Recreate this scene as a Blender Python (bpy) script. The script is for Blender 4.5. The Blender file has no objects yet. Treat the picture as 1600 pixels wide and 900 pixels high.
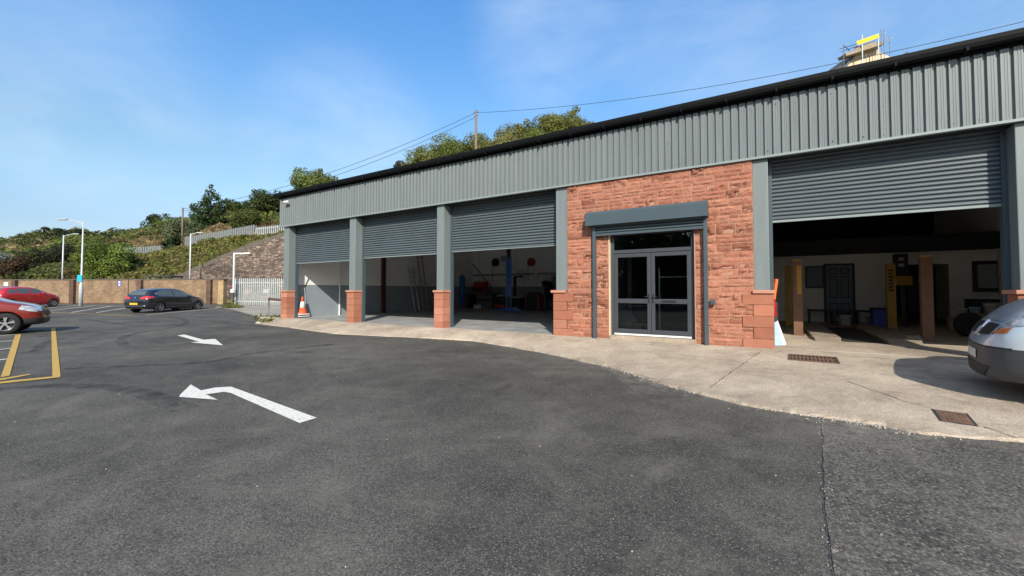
import bpy, bmesh, math, random
import numpy as np
from mathutils import Vector, Matrix, geometry
from mathutils.bvhtree import BVHTree

R = math.radians
C = bpy.context.scene.collection
SC = bpy.context.scene
rnd = random.Random(7)

# ------------------------------------------------------------------ camera
F_PX, YAW, PITCH, CAM_Z, HORIZON = 650.0, R(31.8), R(1.7), 1.42, 454.0
CY = HORIZON - F_PX * math.tan(PITCH)
cam_d = bpy.data.cameras.new('camera')
cam = bpy.data.objects.new('camera', cam_d)
C.objects.link(cam)
cam.location = (0, 0, CAM_Z)
cam.rotation_euler = (R(90) + PITCH, 0, YAW)
cam_d.sensor_width = 36.0
cam_d.lens = 36.0 * F_PX / 1600.0
cam_d.shift_y = (CY - 450.0) / 1600.0
cam_d.clip_end = 4000
cam_d.clip_start = 0.05
SC.camera = cam

# ------------------------------------------------------------------ sun, sky, exposure
SUN_EL = R(33)
SUN_AZ = R(34.4)          # light travels towards (-sin, +cos)
L = Vector((-math.sin(SUN_AZ) * math.cos(SUN_EL), math.cos(SUN_AZ) * math.cos(SUN_EL), -math.sin(SUN_EL)))
sd = bpy.data.lights.new('sun', 'SUN')
sd.energy = 5.0
sd.angle = R(0.5)
sd.color = (1.0, 0.925, 0.815)
so = bpy.data.objects.new('sun', sd)
C.objects.link(so)
so.rotation_euler = L.to_track_quat('-Z', 'Y').to_euler()
so.location = (20, -30, 40)

world = bpy.data.worlds.new('World')
SC.world = world
world.use_nodes = True
nt = world.node_tree
nt.nodes.clear()
def wn(t): return nt.nodes.new(t)
out = wn('ShaderNodeOutputWorld'); bg = wn('ShaderNodeBackground'); sky = wn('ShaderNodeTexSky')
sky.sky_type = 'NISHITA'; sky.sun_disc = False
sky.sun_elevation = SUN_EL; sky.sun_rotation = math.atan2(-L.x, -L.y)
sky.air_density = 1.0; sky.dust_density = 0.6; sky.ozone_density = 1.6; sky.altitude = 20
tc = wn('ShaderNodeTexCoord'); mp = wn('ShaderNodeMapping')
mp.inputs['Scale'].default_value = (1.6, 2.0, 4.2)
mp.inputs['Location'].default_value = (0.9, 0.35, 0.2)
n1 = wn('ShaderNodeTexNoise'); n1.inputs['Scale'].default_value = 2.6; n1.inputs['Detail'].default_value = 9
n1.inputs['Roughness'].default_value = 0.54; n1.inputs['Distortion'].default_value = 0.35
cr = wn('ShaderNodeValToRGB'); cr.color_ramp.elements[0].position = 0.22; cr.color_ramp.elements[1].position = 0.86
sep = wn('ShaderNodeSeparateXYZ')
mr = wn('ShaderNodeMapRange'); mr.inputs['From Min'].default_value = 0.0; mr.inputs['From Max'].default_value = 0.16
mul = wn('ShaderNodeMath'); mul.operation = 'MULTIPLY'
mul2 = wn('ShaderNodeMath'); mul2.operation = 'MULTIPLY'; mul2.inputs[1].default_value = 0.42
mix = wn('ShaderNodeMix'); mix.data_type = 'RGBA'
mix.inputs[7].default_value = (4.6, 5.4, 6.4, 1)
hsv = wn('ShaderNodeHueSaturation'); hsv.inputs['Saturation'].default_value = 1.17; hsv.inputs['Value'].default_value = 1.656
lk = nt.links.new
lk(tc.outputs['Generated'], mp.inputs['Vector']); lk(mp.outputs[0], n1.inputs['Vector']); lk(n1.outputs['Fac'], cr.inputs[0])
lk(tc.outputs['Generated'], sep.inputs[0]); lk(sep.outputs['Z'], mr.inputs['Value'])
spots_ = None                              # thin cirrus wisps in fixed quarters of the sky
for dv_, rad_, wt_ in (((-0.381, 0.755, 0.534), 11, 1.0), ((-0.15, 0.84, 0.52), 11, 0.75), ((-0.77, 0.56, 0.31), 13, 0.9), ((-0.92, 0.13, 0.37), 15, 0.7), ((0.22, 0.895, 0.388), 24, 1.0), ((-0.93, 0.3, 0.2), 14, 0.6)):
    vd_ = Vector(dv_).normalized()
    dt_ = wn('ShaderNodeVectorMath'); dt_.operation = 'DOT_PRODUCT'; dt_.inputs[1].default_value = vd_; lk(tc.outputs['Generated'], dt_.inputs[0])
    m_ = wn('ShaderNodeMapRange'); m_.interpolation_type = 'SMOOTHSTEP'; m_.inputs['From Min'].default_value = math.cos(R(rad_)); m_.inputs['From Max'].default_value = 1.0; m_.inputs['To Max'].default_value = wt_; lk(dt_.outputs['Value'], m_.inputs['Value'])
    if spots_ is None: spots_ = m_.outputs[0]
    else:
        ad_ = wn('ShaderNodeMath'); ad_.operation = 'ADD'; ad_.use_clamp = True; lk(spots_, ad_.inputs[0]); lk(m_.outputs[0], ad_.inputs[1]); spots_ = ad_.outputs[0]
lk(cr.outputs[0], mul.inputs[0]); lk(spots_, mul.inputs[1]); lk(mul.outputs[0], mul2.inputs[0])
ramp_ = wn('ShaderNodeValToRGB')          # tones the sky down towards the horizon; unseen zenith whitened to neutralise shadows
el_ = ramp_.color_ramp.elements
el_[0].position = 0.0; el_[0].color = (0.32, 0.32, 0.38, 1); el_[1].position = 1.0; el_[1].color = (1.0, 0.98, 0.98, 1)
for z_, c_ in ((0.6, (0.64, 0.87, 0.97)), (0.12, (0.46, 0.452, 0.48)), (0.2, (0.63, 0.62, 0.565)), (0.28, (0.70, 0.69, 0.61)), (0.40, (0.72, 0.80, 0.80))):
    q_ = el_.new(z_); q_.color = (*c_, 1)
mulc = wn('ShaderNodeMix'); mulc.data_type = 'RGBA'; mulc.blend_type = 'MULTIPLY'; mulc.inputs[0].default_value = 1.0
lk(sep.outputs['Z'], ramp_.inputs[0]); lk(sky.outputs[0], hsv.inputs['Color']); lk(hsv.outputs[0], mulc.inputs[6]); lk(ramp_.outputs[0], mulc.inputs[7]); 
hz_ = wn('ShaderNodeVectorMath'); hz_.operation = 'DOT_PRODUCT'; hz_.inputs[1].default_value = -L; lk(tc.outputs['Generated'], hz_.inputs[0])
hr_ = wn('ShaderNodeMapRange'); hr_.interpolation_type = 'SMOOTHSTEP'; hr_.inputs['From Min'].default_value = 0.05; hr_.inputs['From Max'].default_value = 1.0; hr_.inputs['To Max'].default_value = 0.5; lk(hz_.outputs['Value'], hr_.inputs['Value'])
hm_ = wn('ShaderNodeMix'); hm_.data_type = 'RGBA'; hm_.inputs[7].default_value = (5.2, 5.0, 4.7, 1)     # pale haze added on the unseen sun side to neutralise blue shadows
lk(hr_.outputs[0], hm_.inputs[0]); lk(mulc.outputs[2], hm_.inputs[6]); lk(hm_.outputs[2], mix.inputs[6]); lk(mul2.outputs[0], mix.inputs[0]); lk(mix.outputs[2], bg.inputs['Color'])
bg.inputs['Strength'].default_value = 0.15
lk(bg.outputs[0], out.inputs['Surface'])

vs = SC.view_settings
vs.view_transform = 'Standard'; vs.look = 'None'; vs.gamma = 1.0; vs.use_curve_mapping = False
vs.exposure = 0.24
SC.render.engine = 'CYCLES'
SC.cycles.max_bounces = 10; SC.cycles.diffuse_bounces = 8; SC.cycles.glossy_bounces = 4
SC.cycles.transparent_max_bounces = 12
SC.cycles.use_denoising = True
SC.cycles.sample_clamp_indirect = 6.0

# ------------------------------------------------------------------ layout helpers
FW = Vector((-math.sin(YAW), math.cos(YAW), 0)); RT = Vector((math.cos(YAW), math.sin(YAW), 0))
_fw = FW * math.cos(PITCH) + Vector((0, 0, math.sin(PITCH)))
_up = Vector((0, 0, math.cos(PITCH))) - FW * math.sin(PITCH)
EYE = Vector((0, 0, CAM_Z))
def ray(px, py): return _fw * F_PX + RT * (px - 800) + _up * (CY - py)
def at_d(px, py, d):
    r = ray(px, py); return EYE + r * (d / r.dot(FW))
def at_y(px, py, Y):
    r = ray(px, py); return EYE + r * (Y / r.y)
def at_x(px, py, X):
    r = ray(px, py); return EYE + r * (X / r.x)
def at_z(px, py, z):
    r = ray(px, py); return EYE + r * ((z - CAM_Z) / r.z)
def ud(u, d, z=0.0): return RT * u + FW * d + Vector((0, 0, z))
D0, D1, GR = 23.0, 33.0, 0.27
def g(p):
    d = p[0] * FW.x + p[1] * FW.y
    return GR * min(1.0, max(0.0, (d - D0) / (D1 - D0)))
def on_g(px, py):
    z = 0.0
    for _ in range(40):
        p = at_z(px, py, z); z = 0.5 * z + 0.5 * g(p)
    return Vector((p.x, p.y, g(p)))
def col_d(px, d, z=None):
    """ground point in pixel column px at depth d"""
    p = ud((px - 800) / F_PX * d, d); p.z = g(p) if z is None else z
    return p

# ------------------------------------------------------------------ materials
def new_mat(name):
    m = bpy.data.materials.new(name); m.use_nodes = True
    n = m.node_tree; n.nodes.clear()
    o = n.nodes.new('ShaderNodeOutputMaterial'); b = n.nodes.new('ShaderNodeBsdfPrincipled')
    n.links.new(b.outputs[0], o.inputs[0])
    return m, n, b, o
def c4(c, k=1.0): return (c[0] * k, c[1] * k, c[2] * k, 1)
def mat(name, col, rough=0.6, metal=0.0, var=0.15, scale=3.0, bump=0.0, bscale=40.0, spec=0.5, col2=None, detail=5, coat=0.0, stretch=None, bdist=0.02):
    m, n, b, o = new_mat(name)
    b.inputs['Roughness'].default_value = rough; b.inputs['Metallic'].default_value = metal
    b.inputs['Specular IOR Level'].default_value = spec
    b.inputs['Coat Weight'].default_value = coat; b.inputs['Coat Roughness'].default_value = 0.03
    t = n.nodes.new('ShaderNodeTexCoord'); src = t.outputs['Object']
    if stretch:
        mpn = n.nodes.new('ShaderNodeMapping'); mpn.inputs['Scale'].default_value = stretch
        n.links.new(src, mpn.inputs[0]); src = mpn.outputs[0]
    if var > 0:
        nz = n.nodes.new('ShaderNodeTexNoise'); nz.inputs['Scale'].default_value = scale; nz.inputs['Detail'].default_value = detail
        nz.inputs['Roughness'].default_value = 0.65
        n.links.new(src, nz.inputs['Vector'])
        r = n.nodes.new('ShaderNodeValToRGB')
        r.color_ramp.elements[0].position = 0.3; r.color_ramp.elements[1].position = 0.7
        r.color_ramp.elements[0].color = c4(col, 1 - var); r.color_ramp.elements[1].color = c4(col2 or col, 1 + (var if not col2 else 0))
        n.links.new(nz.outputs['Fac'], r.inputs[0]); n.links.new(r.outputs[0], b.inputs['Base Color'])
    else:
        b.inputs['Base Color'].default_value = c4(col)
    if bump > 0:
        nb = n.nodes.new('ShaderNodeTexNoise'); nb.inputs['Scale'].default_value = bscale; nb.inputs['Detail'].default_value = 6
        n.links.new(t.outputs['Object'], nb.inputs['Vector'])
        bp = n.nodes.new('ShaderNodeBump'); bp.inputs['Strength'].default_value = bump; bp.inputs['Distance'].default_value = bdist
        n.links.new(nb.outputs['Fac'], bp.inputs['Height']); n.links.new(bp.outputs[0], b.inputs['Normal'])
    return m

def asphalt_mat(name, lo, hi, speck, grain, seam=False):
    m, n, b, o = new_mat(name)
    N, K = n.nodes.new, n.links.new
    t = N('ShaderNodeTexCoord')
    big = N('ShaderNodeTexNoise'); big.inputs['Scale'].default_value = 0.28; big.inputs['Detail'].default_value = 8; big.inputs['Roughness'].default_value = 0.62
    mid = N('ShaderNodeTexNoise'); mid.inputs['Scale'].default_value = 2.2; mid.inputs['Detail'].default_value = 8; mid.inputs['Roughness'].default_value = 0.7
    fine = N('ShaderNodeTexNoise'); fine.inputs['Scale'].default_value = grain; fine.inputs['Detail'].default_value = 3; fine.inputs['Roughness'].default_value = 0.75
    vor = N('ShaderNodeTexVoronoi'); vor.inputs['Scale'].default_value = grain * 1.0
    dust = N('ShaderNodeTexNoise'); dust.inputs['Scale'].default_value = 0.9; dust.inputs['Detail'].default_value = 9; dust.inputs['Roughness'].default_value = 0.75; dust.inputs['Distortion'].default_value = 0.8
    for q in (big, mid, fine, vor, dust): K(t.outputs['Object'], q.inputs['Vector'])
    r1 = N('ShaderNodeValToRGB'); r1.color_ramp.elements[0].position = 0.36; r1.color_ramp.elements[1].position = 0.66
    r1.color_ramp.elements[0].color = c4(lo); r1.color_ramp.elements[1].color = c4(hi)
    K(big.outputs['Fac'], r1.inputs[0])
    r2 = N('ShaderNodeMapRange'); r2.inputs['From Min'].default_value = 0.35; r2.inputs['From Max'].default_value = 0.7; r2.inputs['To Min'].default_value = 0.82; r2.inputs['To Max'].default_value = 1.2
    K(mid.outputs['Fac'], r2.inputs[0])
    r3 = N('ShaderNodeMapRange'); r3.inputs['From Min'].default_value = 0.34; r3.inputs['From Max'].default_value = 0.68; r3.inputs['To Min'].default_value = 0.3; r3.inputs['To Max'].default_value = 1.85
    K(fine.outputs['Fac'], r3.inputs[0])
    m0 = N('ShaderNodeMath'); m0.operation = 'MULTIPLY'; K(r2.outputs[0], m0.inputs[0]); K(r3.outputs[0], m0.inputs[1])
    ag = N('ShaderNodeTexNoise'); ag.inputs['Scale'].default_value = grain * 0.3; ag.inputs['Detail'].default_value = 5; ag.inputs['Roughness'].default_value = 0.85; K(t.outputs['Object'], ag.inputs['Vector'])
    r5 = N('ShaderNodeMapRange'); r5.inputs['From Min'].default_value = 0.36; r5.inputs['From Max'].default_value = 0.66; r5.inputs['To Min'].default_value = 0.6; r5.inputs['To Max'].default_value = 1.45; K(ag.outputs['Fac'], r5.inputs[0])
    spot = N('ShaderNodeTexNoise'); spot.inputs['Scale'].default_value = 1.7; spot.inputs['Detail'].default_value = 5; K(t.outputs['Object'], spot.inputs['Vector'])
    r6 = N('ShaderNodeMapRange'); r6.inputs['From Min'].default_value = 0.27; r6.inputs['From Max'].default_value = 0.36; r6.inputs['To Min'].default_value = 0.62; r6.inputs['To Max'].default_value = 1.0; K(spot.outputs['Fac'], r6.inputs[0])
    m5 = N('ShaderNodeMath'); m5.operation = 'MULTIPLY'; K(r5.outputs[0], m5.inputs[0]); K(r6.outputs[0], m5.inputs[1])
    m1 = N('ShaderNodeMath'); m1.operation = 'MULTIPLY'; K(m0.outputs[0], m1.inputs[0]); K(m5.outputs[0], m1.inputs[1])
    mx = N('ShaderNodeVectorMath'); mx.operation = 'SCALE'; K(r1.outputs[0], mx.inputs[0]); K(m1.outputs[0], mx.inputs['Scale'])
    # pale aggregate specks
    vc = N('ShaderNodeSeparateColor'); K(vor.outputs['Color'], vc.inputs[0])
    gt = N('ShaderNodeMath'); gt.operation = 'GREATER_THAN'; gt.inputs[1].default_value = 1 - speck; K(vc.outputs[0], gt.inputs[0])
    lt = N('ShaderNodeMath'); lt.operation = 'LESS_THAN'; lt.inputs[1].default_value = 0.42; K(vor.outputs['Distance'], lt.inputs[0])
    mm = N('ShaderNodeMath'); mm.operation = 'MULTIPLY'; K(gt.outputs[0], mm.inputs[0]); K(lt.outputs[0], mm.inputs[1])
    # dusty worn patches
    dr = N('ShaderNodeMapRange'); dr.inputs['From Min'].default_value = 0.5; dr.inputs['From Max'].default_value = 0.75; dr.inputs['To Max'].default_value = 0.55
    K(dust.outputs['Fac'], dr.inputs[0])
    mixd = N('ShaderNodeMix'); mixd.data_type = 'RGBA'; mixd.inputs[7].default_value = (hi[0] * 1.9, hi[1] * 1.85, hi[2] * 1.75, 1)
    K(dr.outputs[0], mixd.inputs[0]); K(mx.outputs[0], mixd.inputs[6])
    mixs = N('ShaderNodeMix'); mixs.data_type = 'RGBA'; mixs.inputs[7].default_value = (hi[0] * 1.75, hi[1] * 1.7, hi[2] * 1.6, 1)
    K(mm.outputs[0], mixs.inputs[0]); K(mixd.outputs[2], mixs.inputs[6])
    K(mixs.outputs[2], b.inputs['Base Color'])
    b.inputs['Roughness'].default_value = 0.88; b.inputs['Specular IOR Level'].default_value = 0.3
    bp = N('ShaderNodeBump'); bp.inputs['Strength'].default_value = 0.55; bp.inputs['Distance'].default_value = 0.012
    K(fine.outputs['Fac'], bp.inputs['Height']); K(bp.outputs[0], b.inputs['Normal'])
    return m

def concrete_mat(name, a, bcol, grain=60):
    m, n, b, o = new_mat(name)
    N, K = n.nodes.new, n.links.new
    t = N('ShaderNodeTexCoord')
    big = N('ShaderNodeTexNoise'); big.inputs['Scale'].default_value = 0.7; big.inputs['Detail'].default_value = 9; big.inputs['Roughness'].default_value = 0.7
    fine = N('ShaderNodeTexNoise'); fine.inputs['Scale'].default_value = grain; fine.inputs['Detail'].default_value = 4; fine.inputs['Roughness'].default_value = 0.8
    st = N('ShaderNodeTexNoise'); st.inputs['Scale'].default_value = 1.9; st.inputs['Detail'].default_value = 8; st.inputs['Roughness'].default_value = 0.75; st.inputs['Distortion'].default_value = 1.0
    for q in (big, fine, st): K(t.outputs['Object'], q.inputs['Vector'])
    r1 = N('ShaderNodeValToRGB'); r1.color_ramp.elements[0].position = 0.34; r1.color_ramp.elements[1].position = 0.68
    r1.color_ramp.elements[0].color = c4(a); r1.color_ramp.elements[1].color = c4(bcol)
    K(big.outputs['Fac'], r1.inputs[0])
    r3 = N('ShaderNodeMapRange'); r3.inputs['From Min'].default_value = 0.3; r3.inputs['From Max'].default_value = 0.7; r3.inputs['To Min'].default_value = 0.5; r3.inputs['To Max'].default_value = 1.5
    K(fine.outputs['Fac'], r3.inputs[0])
    r4 = N('ShaderNodeMapRange'); r4.inputs['From Min'].default_value = 0.3; r4.inputs['From Max'].default_value = 0.5; r4.inputs['To Min'].default_value = 0.72; r4.inputs['To Max'].default_value = 1.04
    K(st.outputs['Fac'], r4.inputs[0])
    m1 = N('ShaderNodeMath'); m1.operation = 'MULTIPLY'; K(r3.outputs[0], m1.inputs[0]); K(r4.outputs[0], m1.inputs[1])
    mx = N('ShaderNodeVectorMath'); mx.operation = 'SCALE'; K(r1.outputs[0], mx.inputs[0]); K(m1.outputs[0], mx.inputs['Scale'])
    K(mx.outputs[0], b.inputs['Base Color'])
    b.inputs['Roughness'].default_value = 0.9; b.inputs['Specular IOR Level'].default_value = 0.25
    bp = N('ShaderNodeBump'); bp.inputs['Strength'].default_value = 0.5; bp.inputs['Distance'].default_value = 0.01
    K(fine.outputs['Fac'], bp.inputs['Height']); K(bp.outputs[0], b.inputs['Normal'])
    return m

def brick_mat(name, c1, c2, mortar, sx=1.0, bw=0.215, bh=0.075, axis='x', rot=0.0, bumpk=0.6, bias=0.0):
    m, n, b, o = new_mat(name)
    N, K = n.nodes.new, n.links.new
    t = N('ShaderNodeTexCoord'); s = N('ShaderNodeSeparateXYZ'); K(t.outputs['Object'], s.inputs[0])
    cb = N('ShaderNodeCombineXYZ')
    K(s.outputs['X' if axis == 'x' else 'Y'], cb.inputs[0]); K(s.outputs['Z'], cb.inputs[1])
    br = N('ShaderNodeTexBrick'); br.inputs['Scale'].default_value = 1.0
    br.inputs['Brick Width'].default_value = bw; br.inputs['Row Height'].default_value = bh
    br.inputs['Mortar Size'].default_value = 0.006; br.inputs['Mortar Smooth'].default_value = 0.2; br.inputs['Bias'].default_value = bias
    br.inputs['Color1'].default_value = c4(c1); br.inputs['Color2'].default_value = c4(c2); br.inputs['Mortar'].default_value = c4(mortar)
    K(cb.outputs[0], br.inputs['Vector'])
    nz = N('ShaderNodeTexNoise'); nz.inputs['Scale'].default_value = 1.1; nz.inputs['Detail'].default_value = 9; nz.inputs['Roughness'].default_value = 0.72
    K(t.outputs['Object'], nz.inputs['Vector'])
    r = N('ShaderNodeMapRange'); r.inputs['From Min'].default_value = 0.3; r.inputs['From Max'].default_value = 0.7; r.inputs['To Min'].default_value = 0.6; r.inputs['To Max'].default_value = 1.35
    K(nz.outputs['Fac'], r.inputs[0])
    mx = N('ShaderNodeVectorMath'); mx.operation = 'SCALE'; K(br.outputs['Color'], mx.inputs[0]); K(r.outputs[0], mx.inputs['Scale'])
    K(mx.outputs[0], b.inputs['Base Color']); b.inputs['Roughness'].default_value = 0.9; b.inputs['Specular IOR Level'].default_value = 0.2
    bp = N('ShaderNodeBump'); bp.inputs['Strength'].default_value = bumpk; bp.inputs['Distance'].default_value = 0.01; bp.invert = True
    K(br.outputs['Fac'], bp.inputs['Height']); K(bp.outputs[0], b.inputs['Normal'])
    return m

def attr_mat(name, rough=0.85, bump=0.0, bscale=30, transl=0.0, noise=0.0, nscale=8, spec=0.2, bdist=0.02):
    """base colour from the mesh's own 'col' attribute (each stone's or leaf's colour)"""
    m, n, b, o = new_mat(name)
    N, K = n.nodes.new, n.links.new
    a = N('ShaderNodeAttribute'); a.attribute_name = 'col'
    src = a.outputs['Color']
    t = N('ShaderNodeTexCoord')
    if noise > 0:
        nz = N('ShaderNodeTexNoise'); nz.inputs['Scale'].default_value = nscale; nz.inputs['Detail'].default_value = 7; nz.inputs['Roughness'].default_value = 0.7
        K(t.outputs['Object'], nz.inputs['Vector'])
        r = N('ShaderNodeMapRange'); r.inputs['From Min'].default_value = 0.3; r.inputs['From Max'].default_value = 0.7; r.inputs['To Min'].default_value = 1 - noise; r.inputs['To Max'].default_value = 1 + noise
        K(nz.outputs['Fac'], r.inputs[0])
        mx = N('ShaderNodeVectorMath'); mx.operation = 'SCALE'; K(src, mx.inputs[0]); K(r.outputs[0], mx.inputs['Scale']); src = mx.outputs[0]
    K(src, b.inputs['Base Color'])
    b.inputs['Roughness'].default_value = rough; b.inputs['Specular IOR Level'].default_value = spec
    if bump > 0:
        nb = N('ShaderNodeTexNoise'); nb.inputs['Scale'].default_value = bscale; nb.inputs['Detail'].default_value = 8; nb.inputs['Roughness'].default_value = 0.7
        K(t.outputs['Object'], nb.inputs['Vector'])
        bp = N('ShaderNodeBump'); bp.inputs['Strength'].default_value = bump; bp.inputs['Distance'].default_value = bdist
        K(nb.outputs['Fac'], bp.inputs['Height']); K(bp.outputs[0], b.inputs['Normal'])
    if transl > 0:
        tr = N('ShaderNodeBsdfTranslucent'); K(src, tr.inputs['Color'])
        ms = N('ShaderNodeMixShader'); ms.inputs[0].default_value = transl
        K(b.outputs[0], ms.inputs[1]); K(tr.outputs[0], ms.inputs[2]); K(ms.outputs[0], o.inputs[0])
    return m

def glass_mat(name, tint=(0.75, 0.8, 0.8)):
    m = bpy.data.materials.new(name); m.use_nodes = True
    n = m.node_tree; n.nodes.clear()
    N, K = n.nodes.new, n.links.new
    o = N('ShaderNodeOutputMaterial'); f = N('ShaderNodeFresnel'); f.inputs['IOR'].default_value = 1.5
    tr = N('ShaderNodeBsdfTransparent'); tr.inputs['Color'].default_value = c4(tint)
    gl = N('ShaderNodeBsdfGlossy'); gl.inputs['Roughness'].default_value = 0.01
    mu = N('ShaderNodeMath'); mu.operation = 'MULTIPLY'; mu.inputs[1].default_value = 1.5; mu.use_clamp = True
    ms = N('ShaderNodeMixShader'); K(f.outputs[0], mu.inputs[0]); K(mu.outputs[0], ms.inputs[0]); K(tr.outputs[0], ms.inputs[1]); K(gl.outputs[0], ms.inputs[2]); K(ms.outputs[0], o.inputs[0])
    return m

def rubble_mat():
    m, n, b, o = new_mat('rubble_stone')
    N, K = n.nodes.new, n.links.new
    t = N('ShaderNodeTexCoord'); mp_ = N('ShaderNodeMapping'); mp_.inputs['Scale'].default_value = (3.0, 3.0, 6.8)
    nz = N('ShaderNodeTexNoise'); nz.inputs['Scale'].default_value = 0.45; nz.inputs['Detail'].default_value = 6
    K(t.outputs['Object'], mp_.inputs[0]); K(t.outputs['Object'], nz.inputs['Vector'])
    v = N('ShaderNodeTexVoronoi'); v.inputs['Scale'].default_value = 1.0; K(mp_.outputs[0], v.inputs['Vector'])
    e = N('ShaderNodeTexVoronoi'); e.feature = 'DISTANCE_TO_EDGE'; e.inputs['Scale'].default_value = 1.0; K(mp_.outputs[0], e.inputs['Vector'])
    sc_ = N('ShaderNodeSeparateColor'); K(v.outputs['Color'], sc_.inputs[0])
    r = N('ShaderNodeValToRGB'); r.color_ramp.elements[0].color = (0.075, 0.058, 0.045, 1); r.color_ramp.elements[1].color = (0.3, 0.235, 0.185, 1)
    x = r.color_ramp.elements.new(0.5); x.color = (0.17, 0.12, 0.095, 1)
    K(sc_.outputs[0], r.inputs[0])
    q = N('ShaderNodeMapRange'); q.inputs['From Min'].default_value = 0.3; q.inputs['From Max'].default_value = 0.7; q.inputs['To Min'].default_value = 0.5; q.inputs['To Max'].default_value = 1.4; K(nz.outputs['Fac'], q.inputs[0])
    mx = N('ShaderNodeVectorMath'); mx.operation = 'SCALE'; K(r.outputs[0], mx.inputs[0]); K(q.outputs[0], mx.inputs['Scale'])
    lt = N('ShaderNodeMapRange'); lt.inputs['From Min'].default_value = 0.0; lt.inputs['From Max'].default_value = 0.09; K(e.outputs['Distance'], lt.inputs[0])
    mm = N('ShaderNodeMix'); mm.data_type = 'RGBA'; mm.inputs[6].default_value = (0.11, 0.09, 0.07, 1); K(lt.outputs[0], mm.inputs[0]); K(mx.outputs[0], mm.inputs[7]); K(mm.outputs[2], b.inputs['Base Color'])
    b.inputs['Roughness'].default_value = 0.95
    bp = N('ShaderNodeBump'); bp.inputs['Strength'].default_value = 0.9; bp.inputs['Distance'].default_value = 0.05; K(lt.outputs[0], bp.inputs['Height']); K(bp.outputs[0], b.inputs['Normal'])
    return m

M = {}
M['asphalt'] = asphalt_mat('asphalt', (0.046, 0.044, 0.0385), (0.1, 0.095, 0.082), 0.2, 80)
M['old_asphalt'] = asphalt_mat('old_asphalt', (0.055, 0.0525, 0.046), (0.107, 0.101, 0.087), 0.3, 48)
M['apron'] = concrete_mat('apron_concrete', (0.28, 0.226, 0.172), (0.49, 0.415, 0.318))
M['pad'] = concrete_mat('pad_concrete', (0.24, 0.215, 0.18), (0.34, 0.31, 0.26))
M['rubble'] = concrete_mat('rubble', (0.3, 0.26, 0.22), (0.48, 0.44, 0.39))
M['clad'] = mat('cladding_paint', (0.165, 0.19, 0.19), 0.42, 0.0, 0.09, 1.6, spec=0.4, stretch=(3, 3, 0.35))
M['trim'] = mat('trim_paint', (0.23, 0.275, 0.27), 0.42, 0.0, 0.05, 2)
M['col'] = mat('column_paint', (0.17, 0.2, 0.198), 0.45, 0.0, 0.09, 1.5, stretch=(6, 6, 0.5))
M['shut'] = mat('shutter_paint', (0.085, 0.108, 0.118), 0.38, 0.0, 0.08, 1.2)
M['canopy'] = mat('canopy_paint', (0.06, 0.086, 0.1), 0.35, 0.0, 0.05, 2)
M['gutter'] = mat('gutter_black', (0.005, 0.006, 0.0065), 0.65, 0.0, 0.2, 3, spec=0.15)
M['dark'] = mat('dark_grey', (0.03, 0.033, 0.036), 0.6, 0, 0.2, 4)
M['black'] = mat('black_matt', (0.012, 0.012, 0.013), 0.6, 0, 0.2, 4)
M['rubber'] = mat('tyre_rubber', (0.016, 0.016, 0.017), 0.85, 0, 0.2, 20)
M['frame'] = mat('door_frame_grey', (0.05, 0.056, 0.065), 0.4, 0, 0.05, 2)
M['white'] = mat('white_paint', (0.72, 0.72, 0.69), 0.6, 0, 0.07, 3)
M['whitewall'] = mat('white_wall_paint', (0.84, 0.83, 0.8), 0.8, 0, 0.06, 1.5, bump=0.2, bscale=15)
M['greywall'] = mat('grey_wall_paint', (0.24, 0.28, 0.31), 0.75, 0, 0.08, 1.5, bump=0.2, bscale=15)
M['floorgrey'] = mat('grey_floor_paint', (0.3, 0.305, 0.3), 0.55, 0, 0.3, 1.8)
M['stone'] = attr_mat('sandstone', 0.9, 0.9, 22, noise=0.22, nscale=9, bdist=0.03)
M['ashlar'] = attr_mat('sandstone_sawn', 0.9, 0.25, 60, noise=0.12, nscale=5)
M['mortar'] = mat('mortar', (0.4, 0.225, 0.155), 0.95, 0, 0.2, 8, bump=0.3)
M['stonebulk'] = rubble_mat()
M['brick'] = brick_mat('brown_brick', (0.2, 0.13, 0.078), (0.3, 0.2, 0.12), (0.26, 0.21, 0.15))
M['brickdark'] = brick_mat('dark_brick', (0.1, 0.062, 0.045), (0.14, 0.085, 0.06), (0.12, 0.1, 0.08))
M['brickbuff'] = brick_mat('buff_brick', (0.32, 0.225, 0.11), (0.44, 0.31, 0.16), (0.33, 0.26, 0.16))
M['coping'] = mat('coping_stone', (0.11, 0.09, 0.075), 0.9, 0, 0.3, 3)
M['galv'] = mat('galvanised', (0.44, 0.48, 0.47), 0.5, 0.2, 0.15, 5)
M['fencegrey'] = mat('fence_grey', (0.17, 0.19, 0.19), 0.6, 0.1, 0.15, 3)
M['polewhite'] = mat('lamp_column_paint', (0.5, 0.53, 0.53), 0.45, 0.1, 0.08, 3)
M['wood'] = mat('pole_wood', (0.2, 0.155, 0.115), 0.9, 0, 0.3, 3, stretch=(8, 8, 0.6))
M['timber'] = mat('pale_timber', (0.3, 0.24, 0.17), 0.85, 0, 0.2, 3)
M['chrome'] = mat('chrome', (0.6, 0.6, 0.62), 0.15, 1.0, 0, 1)
M['alloy'] = mat('alloy_wheel', (0.5, 0.5, 0.51), 0.3, 0.8, 0, 1)
M['carglass'] = mat('car_glass', (0.08, 0.095, 0.09), 0.03, 0, 0, 1, spec=0.8)
M['lamp'] = mat('headlamp_glass', (0.16, 0.18, 0.2), 0.06, 0.1, 0.4, 14, col2=(0.8, 0.82, 0.84), spec=0.8, coat=1.0)
M['indicator'] = mat('orange_indicator', (0.55, 0.13, 0.03), 0.12, 0, 0.1, 8, coat=1.0)
M['tail'] = mat('tail_lamp_red', (0.5, 0.02, 0.02), 0.1, 0, 0.1, 8, coat=1.0)
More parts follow.
